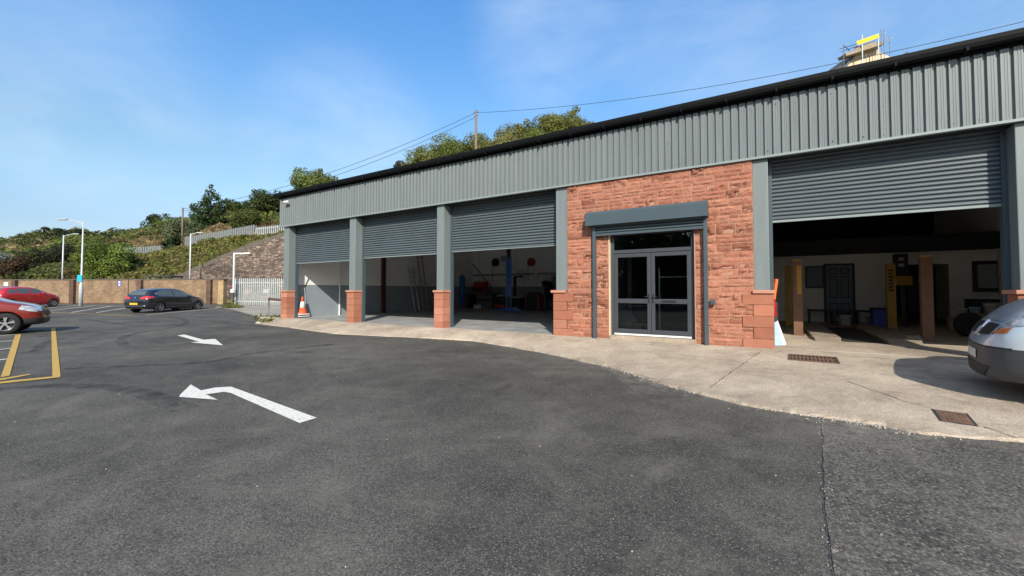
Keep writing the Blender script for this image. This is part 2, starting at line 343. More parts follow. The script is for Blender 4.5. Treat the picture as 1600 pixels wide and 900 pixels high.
M['plasticblack'] = mat('bumper_black', (0.028, 0.029, 0.031), 0.55, 0, 0.15, 6)
M['vanbumper'] = mat('van_bumper_grey', (0.062, 0.066, 0.068), 0.55, 0, 0.2, 5)
M['plateyel'] = mat('plate_yellow', (0.75, 0.42, 0.03), 0.4, 0, 0, 1)
M['plateyel2'] = mat('plate_white', (0.68, 0.67, 0.62), 0.4, 0, 0, 1)
M['carblack'] = mat('car_paint_black', (0.012, 0.014, 0.02), 0.2, 0.0, 0, 1, coat=1.0)
M['carred'] = mat('car_paint_red', (0.42, 0.006, 0.014), 0.3, 0.0, 0, 1, coat=1.0)
M['carrust'] = mat('car_paint_copper_red', (0.25, 0.022, 0.012), 0.3, 0.25, 0, 1, coat=1.0)
M['carwhite'] = mat('car_paint_white', (0.7, 0.7, 0.7), 0.3, 0, 0, 1, coat=1.0)
M['vansilver'] = mat('van_paint_silver_blue', (0.66, 0.73, 0.76), 0.24, 0.1, 0, 1, coat=1.0)
M['blue'] = mat('blue_paint', (0.025, 0.15, 0.5), 0.4, 0, 0.1, 4)
M['red'] = mat('red_paint', (0.32, 0.015, 0.015), 0.4, 0, 0.1, 4)
M['orange'] = mat('orange_paint', (0.55, 0.12, 0.02), 0.5, 0, 0.1, 4)
M['coneorange'] = mat('cone_orange', (0.75, 0.1, 0.03), 0.5, 0, 0.1, 6)
M['coneband'] = mat('cone_white_band', (0.75, 0.76, 0.68), 0.4, 0, 0.1, 8)
M['yellow'] = mat('lift_yellow', (0.38, 0.2, 0.02), 0.5, 0, 0.2, 4)
M['liftbrown'] = mat('lift_brown', (0.145, 0.072, 0.038), 0.6, 0, 0.2, 5)
M['ramp'] = mat('lift_ramp_steel', (0.27, 0.22, 0.17), 0.65, 0, 0.2, 3)
M['pit'] = mat('dark_pit', (0.03, 0.025, 0.02), 0.8, 0, 0.3, 3)
M['doorblue'] = mat('panel_door_blue_grey', (0.17, 0.21, 0.26), 0.5, 0, 0.1, 3)
M['signcyan'] = mat('sign_cyan', (0.01, 0.42, 0.75), 0.4, 0, 0, 1)
M['signblue'] = mat('sign_blue', (0.05, 0.08, 0.4), 0.5, 0, 0.1, 5)
M['signwhite'] = mat('sign_white', (0.78, 0.78, 0.8), 0.5, 0, 0, 1)
M['rust'] = mat('rusty_iron', (0.15, 0.085, 0.055), 0.85, 0.2, 0.35, 14, bump=0.5)
M['cream'] = mat('cream_render', (0.62, 0.5, 0.34), 0.85, 0, 0.08, 2)
M['slate'] = mat('slate_roof', (0.09, 0.09, 0.095), 0.7, 0, 0.25, 5)
M['tarp'] = mat('yellow_sheeting', (0.8, 0.5, 0.01), 0.5, 0, 0.1, 4)
M['roofsheet'] = mat('roof_sheet_pale', (0.42, 0.44, 0.43), 0.5, 0, 0.1, 2)
M['leaf'] = attr_mat('leaves', 0.7, transl=0.45, spec=0.25)
M['trunk'] = mat('bark', (0.09, 0.07, 0.05), 0.95, 0, 0.3, 6, bump=0.5)
M['glass'] = glass_mat('door_glass')
M['cardboard'] = mat('cardboard', (0.33, 0.23, 0.14), 0.9, 0, 0.15, 5)
M['plasticgrey'] = mat('grey_plastic', (0.33, 0.35, 0.36), 0.5, 0, 0.1, 5)
M['lightblue'] = mat('light_blue_panel', (0.42, 0.6, 0.8), 0.5, 0, 0.2, 6)
M['stanchion'] = mat('red_oxide_steel', (0.07, 0.022, 0.018), 0.6, 0, 0.2, 6)
M['feather'] = mat('gull_feather', (0.5, 0.5, 0.5), 0.8, 0, 0.2, 10)

def paint_mat(name, col, wear_scale=14, wear=0.55):
    m, n, b, o = new_mat(name)
    N, K = n.nodes.new, n.links.new
    t = N('ShaderNodeTexCoord'); nz = N('ShaderNodeTexNoise'); nz.inputs['Scale'].default_value = wear_scale; nz.inputs['Detail'].default_value = 8; nz.inputs['Roughness'].default_value = 0.8
    K(t.outputs['Object'], nz.inputs['Vector'])
    r = N('ShaderNodeValToRGB'); r.color_ramp.elements[0].position = wear; r.color_ramp.elements[1].position = wear + 0.16
    r.color_ramp.elements[0].color = c4(col); r.color_ramp.elements[1].color = (0.17, 0.165, 0.155, 1)
    K(nz.outputs['Fac'], r.inputs[0]); K(r.outputs[0], b.inputs['Base Color']); b.inputs['Roughness'].default_value = 0.75
    return m
M['roadwhite'] = paint_mat('road_white', (0.68, 0.67, 0.6), 24, 0.52)
M['roadyellow'] = paint_mat('road_yellow', (0.5, 0.31, 0.05), 22, 0.51)
def mark_mat():
    m, n, b, o = new_mat('tyre_mark_rubber')
    N, K = n.nodes.new, n.links.new
    b.inputs['Base Color'].default_value = (0.022, 0.022, 0.023, 1); b.inputs['Roughness'].default_value = 0.8
    t = N('ShaderNodeTexCoord'); nz = N('ShaderNodeTexNoise'); nz.inputs['Scale'].default_value = 3; nz.inputs['Detail'].default_value = 6
    K(t.outputs['Object'], nz.inputs['Vector'])
    r = N('ShaderNodeMapRange'); r.inputs['From Min'].default_value = 0.35; r.inputs['From Max'].default_value = 0.7; r.inputs['To Min'].default_value = 0.0; r.inputs['To Max'].default_value = 0.5
    K(nz.outputs['Fac'], r.inputs[0])
    tr = N('ShaderNodeBsdfTransparent'); ms = N('ShaderNodeMixShader'); K(r.outputs[0], ms.inputs[0]); K(tr.outputs[0], ms.inputs[1]); K(b.outputs[0], ms.inputs[2]); K(ms.outputs[0], o.inputs[0])
    return m
M['tyremark'] = mark_mat()
def hill_mat():
    m, n, b, o = new_mat('hill_ground')
    N, K = n.nodes.new, n.links.new
    t = N('ShaderNodeTexCoord')
    a = N('ShaderNodeTexNoise'); a.inputs['Scale'].default_value = 0.07; a.inputs['Detail'].default_value = 8; a.inputs['Roughness'].default_value = 0.65
    f = N('ShaderNodeTexNoise'); f.inputs['Scale'].default_value = 1.6; f.inputs['Detail'].default_value = 8; f.inputs['Roughness'].default_value = 0.8
    for q in (a, f): K(t.outputs['Object'], q.inputs['Vector'])
    r = N('ShaderNodeValToRGB')
    e = r.color_ramp.elements; e[0].position = 0.40; e[0].color = (0.045, 0.06, 0.018, 1); e[1].position = 0.62; e[1].color = (0.3, 0.22, 0.11, 1)
    x = e.new(0.5); x.color = (0.12, 0.12, 0.04, 1)
    K(a.outputs['Fac'], r.inputs[0])
    q = N('ShaderNodeMapRange'); q.inputs['From Min'].default_value = 0.3; q.inputs['From Max'].default_value = 0.7; q.inputs['To Min'].default_value = 0.5; q.inputs['To Max'].default_value = 1.4
    K(f.outputs['Fac'], q.inputs[0])
    mx = N('ShaderNodeVectorMath'); mx.operation = 'SCALE'; K(r.outputs[0], mx.inputs[0]); K(q.outputs[0], mx.inputs['Scale']); K(mx.outputs[0], b.inputs['Base Color'])
    b.inputs['Roughness'].default_value = 1.0; b.inputs['Specular IOR Level'].default_value = 0.0
    bp = N('ShaderNodeBump'); bp.inputs['Strength'].default_value = 1.0; bp.inputs['Distance'].default_value = 0.4
    K(f.outputs['Fac'], bp.inputs['Height']); K(bp.outputs[0], b.inputs['Normal'])
    return m
M['hill'] = hill_mat()

# ------------------------------------------------------------------ object helpers
def tag(o, label=None, cat=None, group=None, kind=None):
    if label: o['label'] = label
    if cat: o['category'] = cat
    if group: o['group'] = group
    if kind: o['kind'] = kind
    return o
def thing(name, label, cat, loc=(0, 0, 0), rz=0.0, group=None):
    o = bpy.data.objects.new(name, None); C.objects.link(o)
    o.empty_display_size = 0.2
    o.location = loc; o.rotation_euler = (0, 0, rz)
    return tag(o, label, cat, group)

def world_mat(o):
    m = Matrix.Identity(4)
    while o is not None:
        m = Matrix.Translation(o.location) @ o.rotation_euler.to_matrix().to_4x4() @ m
        o = o.parent
    return m

class MB:
    """collects shapes; build() links them as ONE mesh object"""
    def __init__(s): s.v = []; s.f = []; s.mi = []; s.cur = 0; s.cols = None; s.smooth = []; s.sm = False
    def add(s, vs, fs, col=None):
        o = len(s.v); s.v += [tuple(p) for p in vs]
        for f in fs: s.f.append(tuple(i + o for i in f)); s.mi.append(s.cur); s.smooth.append(s.sm)
        if col is not None:
            if s.cols is None: s.cols = []
            s.cols += [col] * len(vs)
        return s
    def box(s, c, size, rz=0.0, col=None, rot=None, taper=1.0):
        x, y, z = size[0] / 2, size[1] / 2, size[2] / 2
        pts = [Vector((sx * x * (taper if sz > 0 else 1), sy * y * (taper if sz > 0 else 1), sz * z)) for sz in (-1, 1) for sy in (-1, 1) for sx in (-1, 1)]
        m = rot or Matrix.Rotation(rz, 3, 'Z')
        pts = [m @ p + Vector(c) for p in pts]
        return s.add(pts, [(0, 2, 3, 1), (4, 5, 7, 6), (0, 1, 5, 4), (2, 6, 7, 3), (0, 4, 6, 2), (1, 3, 7, 5)], col)
    def bb(s, x0, x1, y0, y1, z0, z1, col=None):
        return s.box(((x0 + x1) / 2, (y0 + y1) / 2, (z0 + z1) / 2), (abs(x1 - x0), abs(y1 - y0), abs(z1 - z0)), col=col)
    def bevbox(s, c, size, bev=0.01, rot=None):
        bm = bmesh.new(); bmesh.ops.create_cube(bm, size=1)
        for v in bm.verts: v.co = Vector((v.co.x * size[0], v.co.y * size[1], v.co.z * size[2]))
        bmesh.ops.bevel(bm, geom=bm.edges[:], offset=bev, segments=2, affect='EDGES', profile=0.6)
        m = rot or Matrix.Identity(3)
        bm.verts.index_update()
        s.add([m @ v.co + Vector(c) for v in bm.verts], [[v.index for v in f.verts] for f in bm.faces]); bm.free()
        return s
    def beam(s, a, b, w, h=None):
        a, b = Vector(a), Vector(b); d = b - a
        h = h or w
        q = d.to_track_quat('Z', 'Y').to_matrix()
        return s.box((a + b) / 2, (w, h, d.length), rot=q)
    def tube(s, pts, r, n=8, r1=None, caps=True):
        pts = [Vector(p) for p in pts]; r1 = r if r1 is None else r1
        rings = []; vs = []; fs = []
        N = len(pts)
        ref = None
        for i, p in enumerate(pts):
            d = (pts[min(i + 1, N - 1)] - pts[max(i - 1, 0)]).normalized()
            if ref is None: ref = Vector((0, 0, 1)) if abs(d.z) < 0.9 else Vector((1, 0, 0))
            a = d.cross(ref).normalized(); b = a.cross(d).normalized(); ref = b
            ref = b
            rr = r + (r1 - r) * i / max(1, N - 1)
            for k in range(n):
                t = 2 * math.pi * k / n
                vs.append(p + a * math.cos(t) * rr + b * math.sin(t) * rr)
        for i in range(N - 1):
            for k in range(n):
                fs.append((i * n + k, i * n + (k + 1) % n, (i + 1) * n + (k + 1) % n, (i + 1) * n + k))
        if caps: fs.append(tuple(range(n - 1, -1, -1))); fs.append(tuple((N - 1) * n + k for k in range(n)))
        return s.add(vs, fs)
    def lathe(s, prof, c=(0, 0, 0), n=20, axis='z', rot=None, caps=True):
        vs = []; fs = []
        for (r, h) in prof:
            for k in range(n):
                t = 2 * math.pi * k / n
                p = Vector((r * math.cos(t), r * math.sin(t), h))
                if axis == 'y': p = Vector((p.x, h, p.y))
                if axis == 'x': p = Vector((h, p.x, p.y))
                if rot: p = rot @ p
                vs.append(p + Vector(c))
        for i in range(len(prof) - 1):
            for k in range(n):
                fs.append((i * n + k, i * n + (k + 1) % n, (i + 1) * n + (k + 1) % n, (i + 1) * n + k))
        if caps and prof[0][0] > 1e-6: fs.append(tuple(range(n - 1, -1, -1)))
        if caps and prof[-1][0] > 1e-6: fs.append(tuple((len(prof) - 1) * n + k for k in range(n)))
        return s.add(vs, fs)
    def prism(s, poly, fn, t0, t1):
        """poly: 2-D points, fn(a,b,t)->3-D"""
        n = len(poly)
        vs = [fn(a, b, t0) for a, b in poly] + [fn(a, b, t1) for a, b in poly]
        fs = [tuple(range(n - 1, -1, -1)), tuple(range(n, 2 * n))] + [(i, (i + 1) % n, n + (i + 1) % n, n + i) for i in range(n)]
        return s.add(vs, fs)
    def build(s, name, mats, parent=None, world=False, loc=None, recalc=True):
        if not isinstance(mats, (list, tuple)): mats = [mats]
        me = bpy.data.meshes.new(name)
        vs = s.v
        off = None
        if parent is not None and world:
            mi = world_mat(parent).inverted(); vs = [mi @ Vector(p) for p in vs]
        elif loc is not None:
            vs = [Vector(p) - Vector(loc) for p in vs]
        me.from_pydata([tuple(p) for p in vs], [], s.f)
        for m in mats: me.materials.append(m)
        me.polygons.foreach_set('material_index', s.mi)
        me.polygons.foreach_set('use_smooth', s.smooth)
        if s.cols:
            at = me.attributes.new('col', 'FLOAT_COLOR', 'POINT')
            at.data.foreach_set('color', [x for c in s.cols for x in (c[0], c[1], c[2], 1.0)])
        if recalc:
            bm = bmesh.new(); bm.from_mesh(me); bmesh.ops.recalc_face_normals(bm, faces=bm.faces); bm.to_mesh(me); bm.free()
        me.update()
        o = bpy.data.objects.new(name, me); C.objects.link(o)
        if loc is not None: o.location = loc
        if parent is not None: o.parent = parent
        return o

def copy_tree(o, parent=None):
    c = o.copy(); C.objects.link(c)
    if parent is not None: c.parent = parent
    for ch in list(o.children): copy_tree(ch, c)
    return c

def cdt(poly, step, inside_only=True):
    """triangulate a 2-D polygon with interior grid points"""
    pts = []
    n = len(poly)
    bound = []
    for i in range(n):
        a, b = Vector(poly[i]), Vector(poly[(i + 1) % n]); k = max(1, int((b - a).length / step))
        for j in range(k): bound.append(a + (b - a) * j / k)
    nb = len(bound); pts = list(bound)
    xs = [p.x for p in bound]; ys = [p.y for p in bound]
    def inside(p):
        r = False; j = nb - 1
        for i in range(nb):
            if (bound[i].y > p.y) != (bound[j].y > p.y) and p.x < (bound[j].x - bound[i].x) * (p.y - bound[i].y) / (bound[j].y - bound[i].y) + bound[i].x: r = not r
            j = i
        return r
    x = min(xs) + step / 2
    while x < max(xs):
        y = min(ys) + step / 2
        while y < max(ys):
            p = Vector((x, y))
            if inside(p) and min((p - q).length for q in bound) > step * 0.35: pts.append(p)
            y += step
        x += step
    res = geometry.delaunay_2d_cdt(pts, [(i, (i + 1) % nb) for i in range(nb)], [list(range(nb))], 1, 1e-6)
    return res[0], res[2]

def sheet(name, poly, m, off, label=None, cat=None, group=None, kind=None, step=1.5, zfn=g):
    """flat marking lying on the ground: poly of world (x,y)"""
    vs, fs = cdt([(p[0], p[1]) for p in poly], step)
    mb = MB(); mb.add([(p.x, p.y, zfn((p.x, p.y)) + off) for p in vs], fs)
    o = mb.build(name, m)
    me = o.data
    for p in me.polygons:
        if p.normal.z < 0: p.flip()
    return tag(o, label, cat, group, kind)
def line_sheet(name, a, b, w, m, off, **k):
    a, b = Vector(a).to_2d(), Vector(b).to_2d(); d = (b - a).normalized(); nrm = Vector((-d.y, d.x)) * w / 2
    return sheet(name, [a - nrm, b - nrm, b + nrm, a + nrm], m, off, **k)

def text(name, body, size, m, parent, loc, rot, ext=0.001, align='CENTER'):
    cu = bpy.data.curves.new(name, 'FONT'); cu.body = body; cu.size = size; cu.extrude = ext; cu.align_x = align; cu.align_y = 'CENTER'
    cu.materials.append(m)
    o = bpy.data.objects.new(name, cu); C.objects.link(o); o.location = loc; o.rotation_euler = rot
    if parent: o.parent = parent
    return o

# leaf clouds -------------------------------------------------------------
nr = np.random.RandomState(11)
def leaf_mesh(name, P, S, cols, m, parent=None, base=(0, 0, 0), nrm=None, asp=1.7, up=0.35):
    """P (n,3) world centres, S (n) sizes, cols (n,3)"""
    n = len(P)
    a = nr.normal(size=(n, 3)); a /= np.linalg.norm(a, axis=1)[:, None]
    N0 = nr.normal(size=(n, 3))
    if nrm is not None: N0 = N0 * 0.55 + nrm
    N0[:, 2] += up
    N0 /= np.linalg.norm(N0, axis=1)[:, None]
    a -= N0 * np.sum(a * N0, axis=1)[:, None]; a /= np.linalg.norm(a, axis=1)[:, None]
    b = np.cross(N0, a)
    h = (S * 0.5)[:, None]
    bend = N0 * h * 0.35
    q = np.stack([P - a * h * asp, P - b * h + bend, P + a * h * asp, P + b * h + bend], axis=1).reshape(-1, 3) - np.array(base)
    me = bpy.data.meshes.new(name)
    me.vertices.add(4 * n); me.vertices.foreach_set('co', q.astype(np.float32).ravel())
    me.loops.add(4 * n); me.loops.foreach_set('vertex_index', np.arange(4 * n, dtype=np.int32))
    me.polygons.add(n); me.polygons.foreach_set('loop_start', np.arange(0, 4 * n, 4, dtype=np.int32))
    me.update(calc_edges=True)
    at = me.attributes.new('col', 'FLOAT_COLOR', 'POINT')
    cc = np.repeat(np.concatenate([cols, np.ones((n, 1))], axis=1), 4, axis=0)
    at.data.foreach_set('color', cc.astype(np.float32).ravel())
    me.materials.append(m)
    o = bpy.data.objects.new(name, me); C.objects.link(o)
    if parent is not None: o.parent = parent
    return o
def clump_points(centers, radii, per, flat=0.8, shell=0.55):
    Ps, Ns, Cid = [], [], []
    for i, (c, r) in enumerate(zip(centers, radii)):
        k = max(4, int(per * r * r))
        d = nr.normal(size=(k, 3)); d /= np.linalg.norm(d, axis=1)[:, None]
        rad = r * (shell + (1.12 - shell) * nr.rand(k) ** 0.6)
        p = d * rad[:, None]; p[:, 2] *= flat
        Ps.append(p + np.array(c)); Ns.append(d); Cid.append(np.full(k, i))
    return np.concatenate(Ps), np.concatenate(Ns), np.concatenate(Cid)
def leaf_cols(base, cid, n, var=0.3, hue=0.15):
    k = int(cid.max()) + 1
    cl = 1 + var * (nr.rand(k) * 2 - 1)
    b = np.array(base)[None, :] * cl[cid][:, None] * (1 + 0.3 * (nr.rand(n) * 2 - 1))[:, None]
    t = (nr.rand(k)[cid] - 0.5) * hue + (nr.rand(n) - 0.5) * hue
    b[:, 0] *= 1 + t * 1.6; b[:, 2] *= 1 - t
    return np.clip(b, 0.004, 0.6)

def tree(name, label, cat, base, height, width, col, leaf=0.3, dens=26, trunk_h=0.3, kind='round', group=None, lean=0.0, gap=0.0):
    """one tree or bush: trunk with limbs, crown of leaf clumps"""
    t = thing(name, label, cat, base, 0, group)
    b = Vector(base)
    cs, rs = [], []
    if kind == 'conifer':
        lv = 10
        for i in range(lv):
            f = i / (lv - 1); z = height * (0.14 + 0.84 * f); rr = width * 0.5 * (1 - f) ** 0.95 * (0.8 + 0.4 * rnd.random()) + 0.12
            k = max(2, int(7 * (1 - f) + 2))
            for j in range(k):
                a = 2 * math.pi * (j + rnd.random() * 0.8) / k
                q = rr * (0.45 + 0.6 * rnd.random())
                cs.append((b.x + q * math.cos(a), b.y + q * math.sin(a), b.z + z + rnd.uniform(-.3, .3))); rs.append(max(0.3, width * 0.12 * (1.2 - 0.7 * f)))
    elif kind == 'scraggy':
        for j in range(11):
            a = rnd.random() * 6.28; q = width * 0.5 * rnd.random(); z = height * (0.4 + 0.6 * rnd.random())
            cs.append((b.x + q * math.cos(a) * 1.1, b.y + q * math.sin(a), b.z + z)); rs.append(width * rnd.uniform(0.1, 0.2))
    else:
        n = 34 if kind == 'round' else 30
        for j in range(n):
            while True:
                p = Vector((rnd.uniform(-1, 1), rnd.uniform(-1, 1), rnd.uniform(-1, 1)))
                if 0.2 < p.length < 1: break
            p = p.normalized() * (0.35 + 0.42 * rnd.random())
            if kind == 'bush': z = height * (0.46 + 0.72 * p.z)
            else: z = height * (trunk_h + (1 - trunk_h) * (0.5 + 0.58 * p.z))
            cs.append((b.x + p.x * width * 0.6 + lean * p.z, b.y + p.y * width * 0.6, b.z + max(0.1, z)))
            rs.append(min(width, height) * rnd.uniform(0.13, 0.24))
        for j in range(34):                      # small outer sprays make the outline ragged
            c = Vector(cs[rnd.randrange(n)]); q = Vector((rnd.gauss(0, 1), rnd.gauss(0, 1), rnd.gauss(0.35, 1))).normalized() * min(width, height) * rnd.uniform(0.16, 0.27)
            cs.append((c.x + q.x, c.y + q.y, max(b.z + 0.1, c.z + q.z * 0.9))); rs.append(min(width, height) * rnd.uniform(0.05, 0.1))
    P, Nn, cid = clump_points(cs, rs, dens / (leaf * leaf) * 0.3, 0.85)
    # stray sprays for an uneven outline
    k = len(P) // 9
    idx = nr.randint(0, len(P), k)
    P[idx] += Nn[idx] * (nr.rand(k)[:, None] * 0.06 * min(width, height))
    S = leaf * (0.6 + 0.8 * nr.rand(len(P)))
    leaf_mesh('crown', P, S, leaf_cols(col, cid, len(P)), M['leaf'], t, base, nrm=Nn * 1.5)
    mb = MB()
    top = (0, 0, height * (0.92 if kind == 'conifer' else 0.6))
    mb.tube([(0, 0, -0.4), (0.03 * width, 0, height * 0.25), (0, 0.03 * width, height * 0.42), top], max(0.05, width * 0.035), 7, 0.02)
    for j in range(min(8, len(cs))):
        c = Vector(cs[(j * 3) % len(cs)]) - b
        s0 = Vector((0, 0, min(c.z * 0.6, height * 0.5)))
        mb.tube([s0, s0.lerp(c, 0.5) + Vector((0, 0, -0.05 * height)), c], max(0.025, width * 0.014), 5, 0.01)
    mb.build('trunk', M['trunk'], t)
    return t

# ================================================================== GROUND
def build_ground():
    ds = [-1500, -200, -30, 0, D0, D1, 60, 200, 2500]
    us = [-2500, -300, -60, -20, 0, 20, 60, 300, 2500]
    mb = MB(); idx = {}
    vs = []
    for i, d in enumerate(ds):
        for j, u in enumerate(us):
            p = ud(u, d); p.z = g(p); idx[i, j] = len(vs); vs.append(p)
    fs = [(idx[i, j], idx[i, j + 1], idx[i + 1, j + 1], idx[i + 1, j]) for i in range(len(ds) - 1) for j in range(len(us) - 1)]
    mb.add(vs, fs)
    o = mb.build('car_park_ground', M['asphalt']); tag(o, 'dark tarmac car park ground spreading in front of the workshop', 'ground', kind='structure')
build_ground()

# old patch of tarmac right of the seam
seam = [(0.45, 5.7), (0.42, 5.2), (0.33, 4.05), (0.28, 3.37), (0.25, 2.6), (0.1, 1.2), (0.0, -3)]
oa = sheet('old_tarmac_patch', seam + [(14, -3), (14, 6.6)], M['old_asphalt'], 0.004, 'older coarse tarmac patch right of the broken seam', 'tarmac patch', kind='structure', step=3)
# crumbling seam: small grit along the joint
def grit(name, label, pts_fn, n, smin, smax, m, z0=0.0):
    mb = MB()
    for i in range(n):
        p = pts_fn(i)
        s = rnd.uniform(smin, smax)
        q = Matrix.Rotation(rnd.random() * 6.28, 3, 'Z') @ Matrix.Rotation(rnd.uniform(-.6, .6), 3, 'X')
        mb.box((p[0], p[1], p[2] + s * 0.18), (s, s * rnd.uniform(.5, .9), s * rnd.uniform(.3, .6)), rot=q, taper=rnd.uniform(.5, .9))
    o = mb.build(name, m); return tag(o, label, 'grit', kind='stuff')
def along(poly, t):
    n = len(poly) - 1; k = min(n - 1, int(t * n)); f = t * n - k
    a, b = poly[k], poly[k + 1]; return (a[0] + (b[0] - a[0]) * f, a[1] + (b[1] - a[1]) * f)
def seam_pt(i):
    t = rnd.random() ** 1.4 * 0.72; p = along(seam, t); return (p[0] + rnd.gauss(0, 0.016), p[1], 0.004)
grit('loose_grit', 'loose pale grit along the tarmac seam', seam_pt, 110, 0.003, 0.011, M['rubble'])
grit('tarmac_chippings', 'tiny pale stones scattered over the tarmac', lambda i: (rnd.uniform(-9, 4), rnd.uniform(0.6, 7) , 0.004), 150, 0.004, 0.014, M['rubble'])
mb = MB()
ss = [along(seam, t / 60 * 0.72) for t in range(61)]
vs = []
for p in ss:
    w = rnd.uniform(0.0005, 0.003); j = rnd.gauss(0, 0.006); vs += [(p[0] - w + j, p[1], 0.009), (p[0] + w + j, p[1], 0.009)]
mb.add(vs, [(2 * i, 2 * i + 1, 2 * i + 3, 2 * i + 2) for i in range(60)])
tag(mb.build('tarmac_seam', M['dark']), 'dark crack where old and new tarmac meet', 'seam', kind='structure')

# ------------------------------------------------------------------ apron
EDGE = [(-19.6, 9.9), (-19.0, 9.5), (-17.4, 9.25), (-15.7, 9.06), (-13.9, 8.75), (-12.15, 8.55), (-9.34, 9.1), (-7.1, 9.36), (-5.55, 8.93), (-4.4, 8.45), (-3.41, 8.0), (-2.45, 7.5), (-1.71, 6.88), (-1.26, 6.52),
        (-0.78, 6.19), (-0.31, 5.93), (0.09, 5.88), (0.56, 5.82), (0.99, 5.8), (1.2, 5.68), (1.45, 5.74), (1.99, 5.85), (3.2, 6.0), (6, 6.1), (12, 6.3)]
FZ = 0.24
def edge_y(x):
    for (a, b), (c, d) in zip(EDGE[:-1], EDGE[1:]):
        if a <= x <= c: return b + (d - b) * (x - a) / (c - a)
    return EDGE[0][1] if x < EDGE[0][0] else EDGE[-1][1]
def edge_h(x): return 0.012 + 0.02 * min(1, max(0, (x + 14) / 9))
def apron_z(x, y):
    e = edge_y(x); t = min(1.0, max(0.0, (y - e) / max(0.05, 10.0 - e)))
    return edge_h(x) + (FZ - edge_h(x)) * (t ** 0.9)
def build_apron():
    xs = list(np.arange(-19.5, 12.01, 0.07)); n = 22
    vs, fs = [], []
    jit = [0.0]
    for i in range(len(xs)): jit.append(jit[-1] * 0.88 + rnd.gauss(0, 0.012))
    W = n + 2
    for i, x in enumerate(xs):
        e = edge_y(x) + jit[i]
        amp = 0.004 + 0.008 * min(1, max(0, (x + 6) / 5))
        chip = max(0.0, rnd.gauss(0, 1)) * amp
        vs.append((x, e - 0.02 - rnd.random() * 0.015, -0.01))
        for k in range(n + 1):
            t = (k / n) ** 1.35; y = e + (10.25 - e) * t
            z = apron_z(x, y)
            if k == 0: z -= chip
            elif k == 1: z -= chip * 0.4
            if 0 < k < n - 4: z += rnd.gauss(0, 0.0014)
            vs.append((x, y, min(z, FZ - 0.004) if y < 10.0 else FZ - 0.004))
    for i in range(len(xs) - 1):
        for k in range(W - 1):
            a = i * W + k; fs.append((a, a + W, a + W + 1, a + 1))
    mb = MB(); mb.sm = False; mb.add(vs, fs)
    tag(mb.build('concrete_apron', M['apron']), 'pale tan concrete apron along the workshop front with a broken edge', 'apron', kind='structure')
build_apron()
def rub_pt(i):
    if i % 9: x = rnd.gauss(0.85, 0.3) if i % 2 else rnd.gauss(-1.9, 0.9)
    else: x = rnd.uniform(-5.5, 1.6)
    return (x, edge_y(x) - abs(rnd.gauss(0, 0.07)) - 0.01, 0.006)
grit('broken_concrete_rubble', 'broken concrete crumbs along the apron edge', rub_pt, 300, 0.005, 0.028, M['rubble'])
def dust_mat():
    m, n, b, o = new_mat('concrete_dust')
    N, K = n.nodes.new, n.links.new
    b.inputs['Base Color'].default_value = (0.34, 0.31, 0.27, 1); b.inputs['Roughness'].default_value = 0.95
    t = N('ShaderNodeTexCoord'); nz = N('ShaderNodeTexNoise'); nz.inputs['Scale'].default_value = 4.5; nz.inputs['Detail'].default_value = 10; nz.inputs['Roughness'].default_value = 0.8
    K(t.outputs['Object'], nz.inputs['Vector'])
    a = N('ShaderNodeAttribute'); a.attribute_name = 'col'; sp_ = N('ShaderNodeSeparateColor'); K(a.outputs['Color'], sp_.inputs[0])
    r = N('ShaderNodeMapRange'); r.inputs['From Min'].default_value = 0.42; r.inputs['From Max'].default_value = 0.7; K(nz.outputs['Fac'], r.inputs[0])
    mu_ = N('ShaderNodeMath'); mu_.operation = 'MULTIPLY'; K(r.outputs[0], mu_.inputs[0]); K(sp_.outputs[0], mu_.inputs[1])
    tr = N('ShaderNodeBsdfTransparent'); ms = N('ShaderNodeMixShader'); K(mu_.outputs[0], ms.inputs[0]); K(tr.outputs[0], ms.inputs[1]); K(b.outputs[0], ms.inputs[2]); K(ms.outputs[0], o.inputs[0])
    return m
def dust_film():
    mb = MB(); mb.cols = []; xs = list(np.arange(-9, 2.4, 0.1)); vs = []
    for x in xs:
        k = 0.35 + 0.65 * (math.exp(-((x - 0.9) / 0.6) ** 2) + math.exp(-((x + 2.4) / 1.3) ** 2))
        w = (0.25 + 0.75 * k) * (0.8 + 0.3 * math.sin(x * 3.1))
        e = edge_y(x)
        for dy, a in ((0.05, 1.0), (-0.25 * w, 0.8), (-w, 0.0)):
            vs.append((x, e + dy, 0.0075)); mb.cols.append((a * min(1, k), 0, 0))
    mb.v = vs; n = len(xs)
    for i in range(n - 1):
        for q in range(2): mb.f.append((i * 3 + q, i * 3 + 3 + q, i * 3 + 4 + q, i * 3 + 1 + q)); mb.mi.append(0); mb.smooth.append(False)
    tag(mb.build('concrete_dust', dust_mat()), 'pale dust drifting from the broken apron edge over the tarmac', 'dust', kind='stuff')
dust_film()
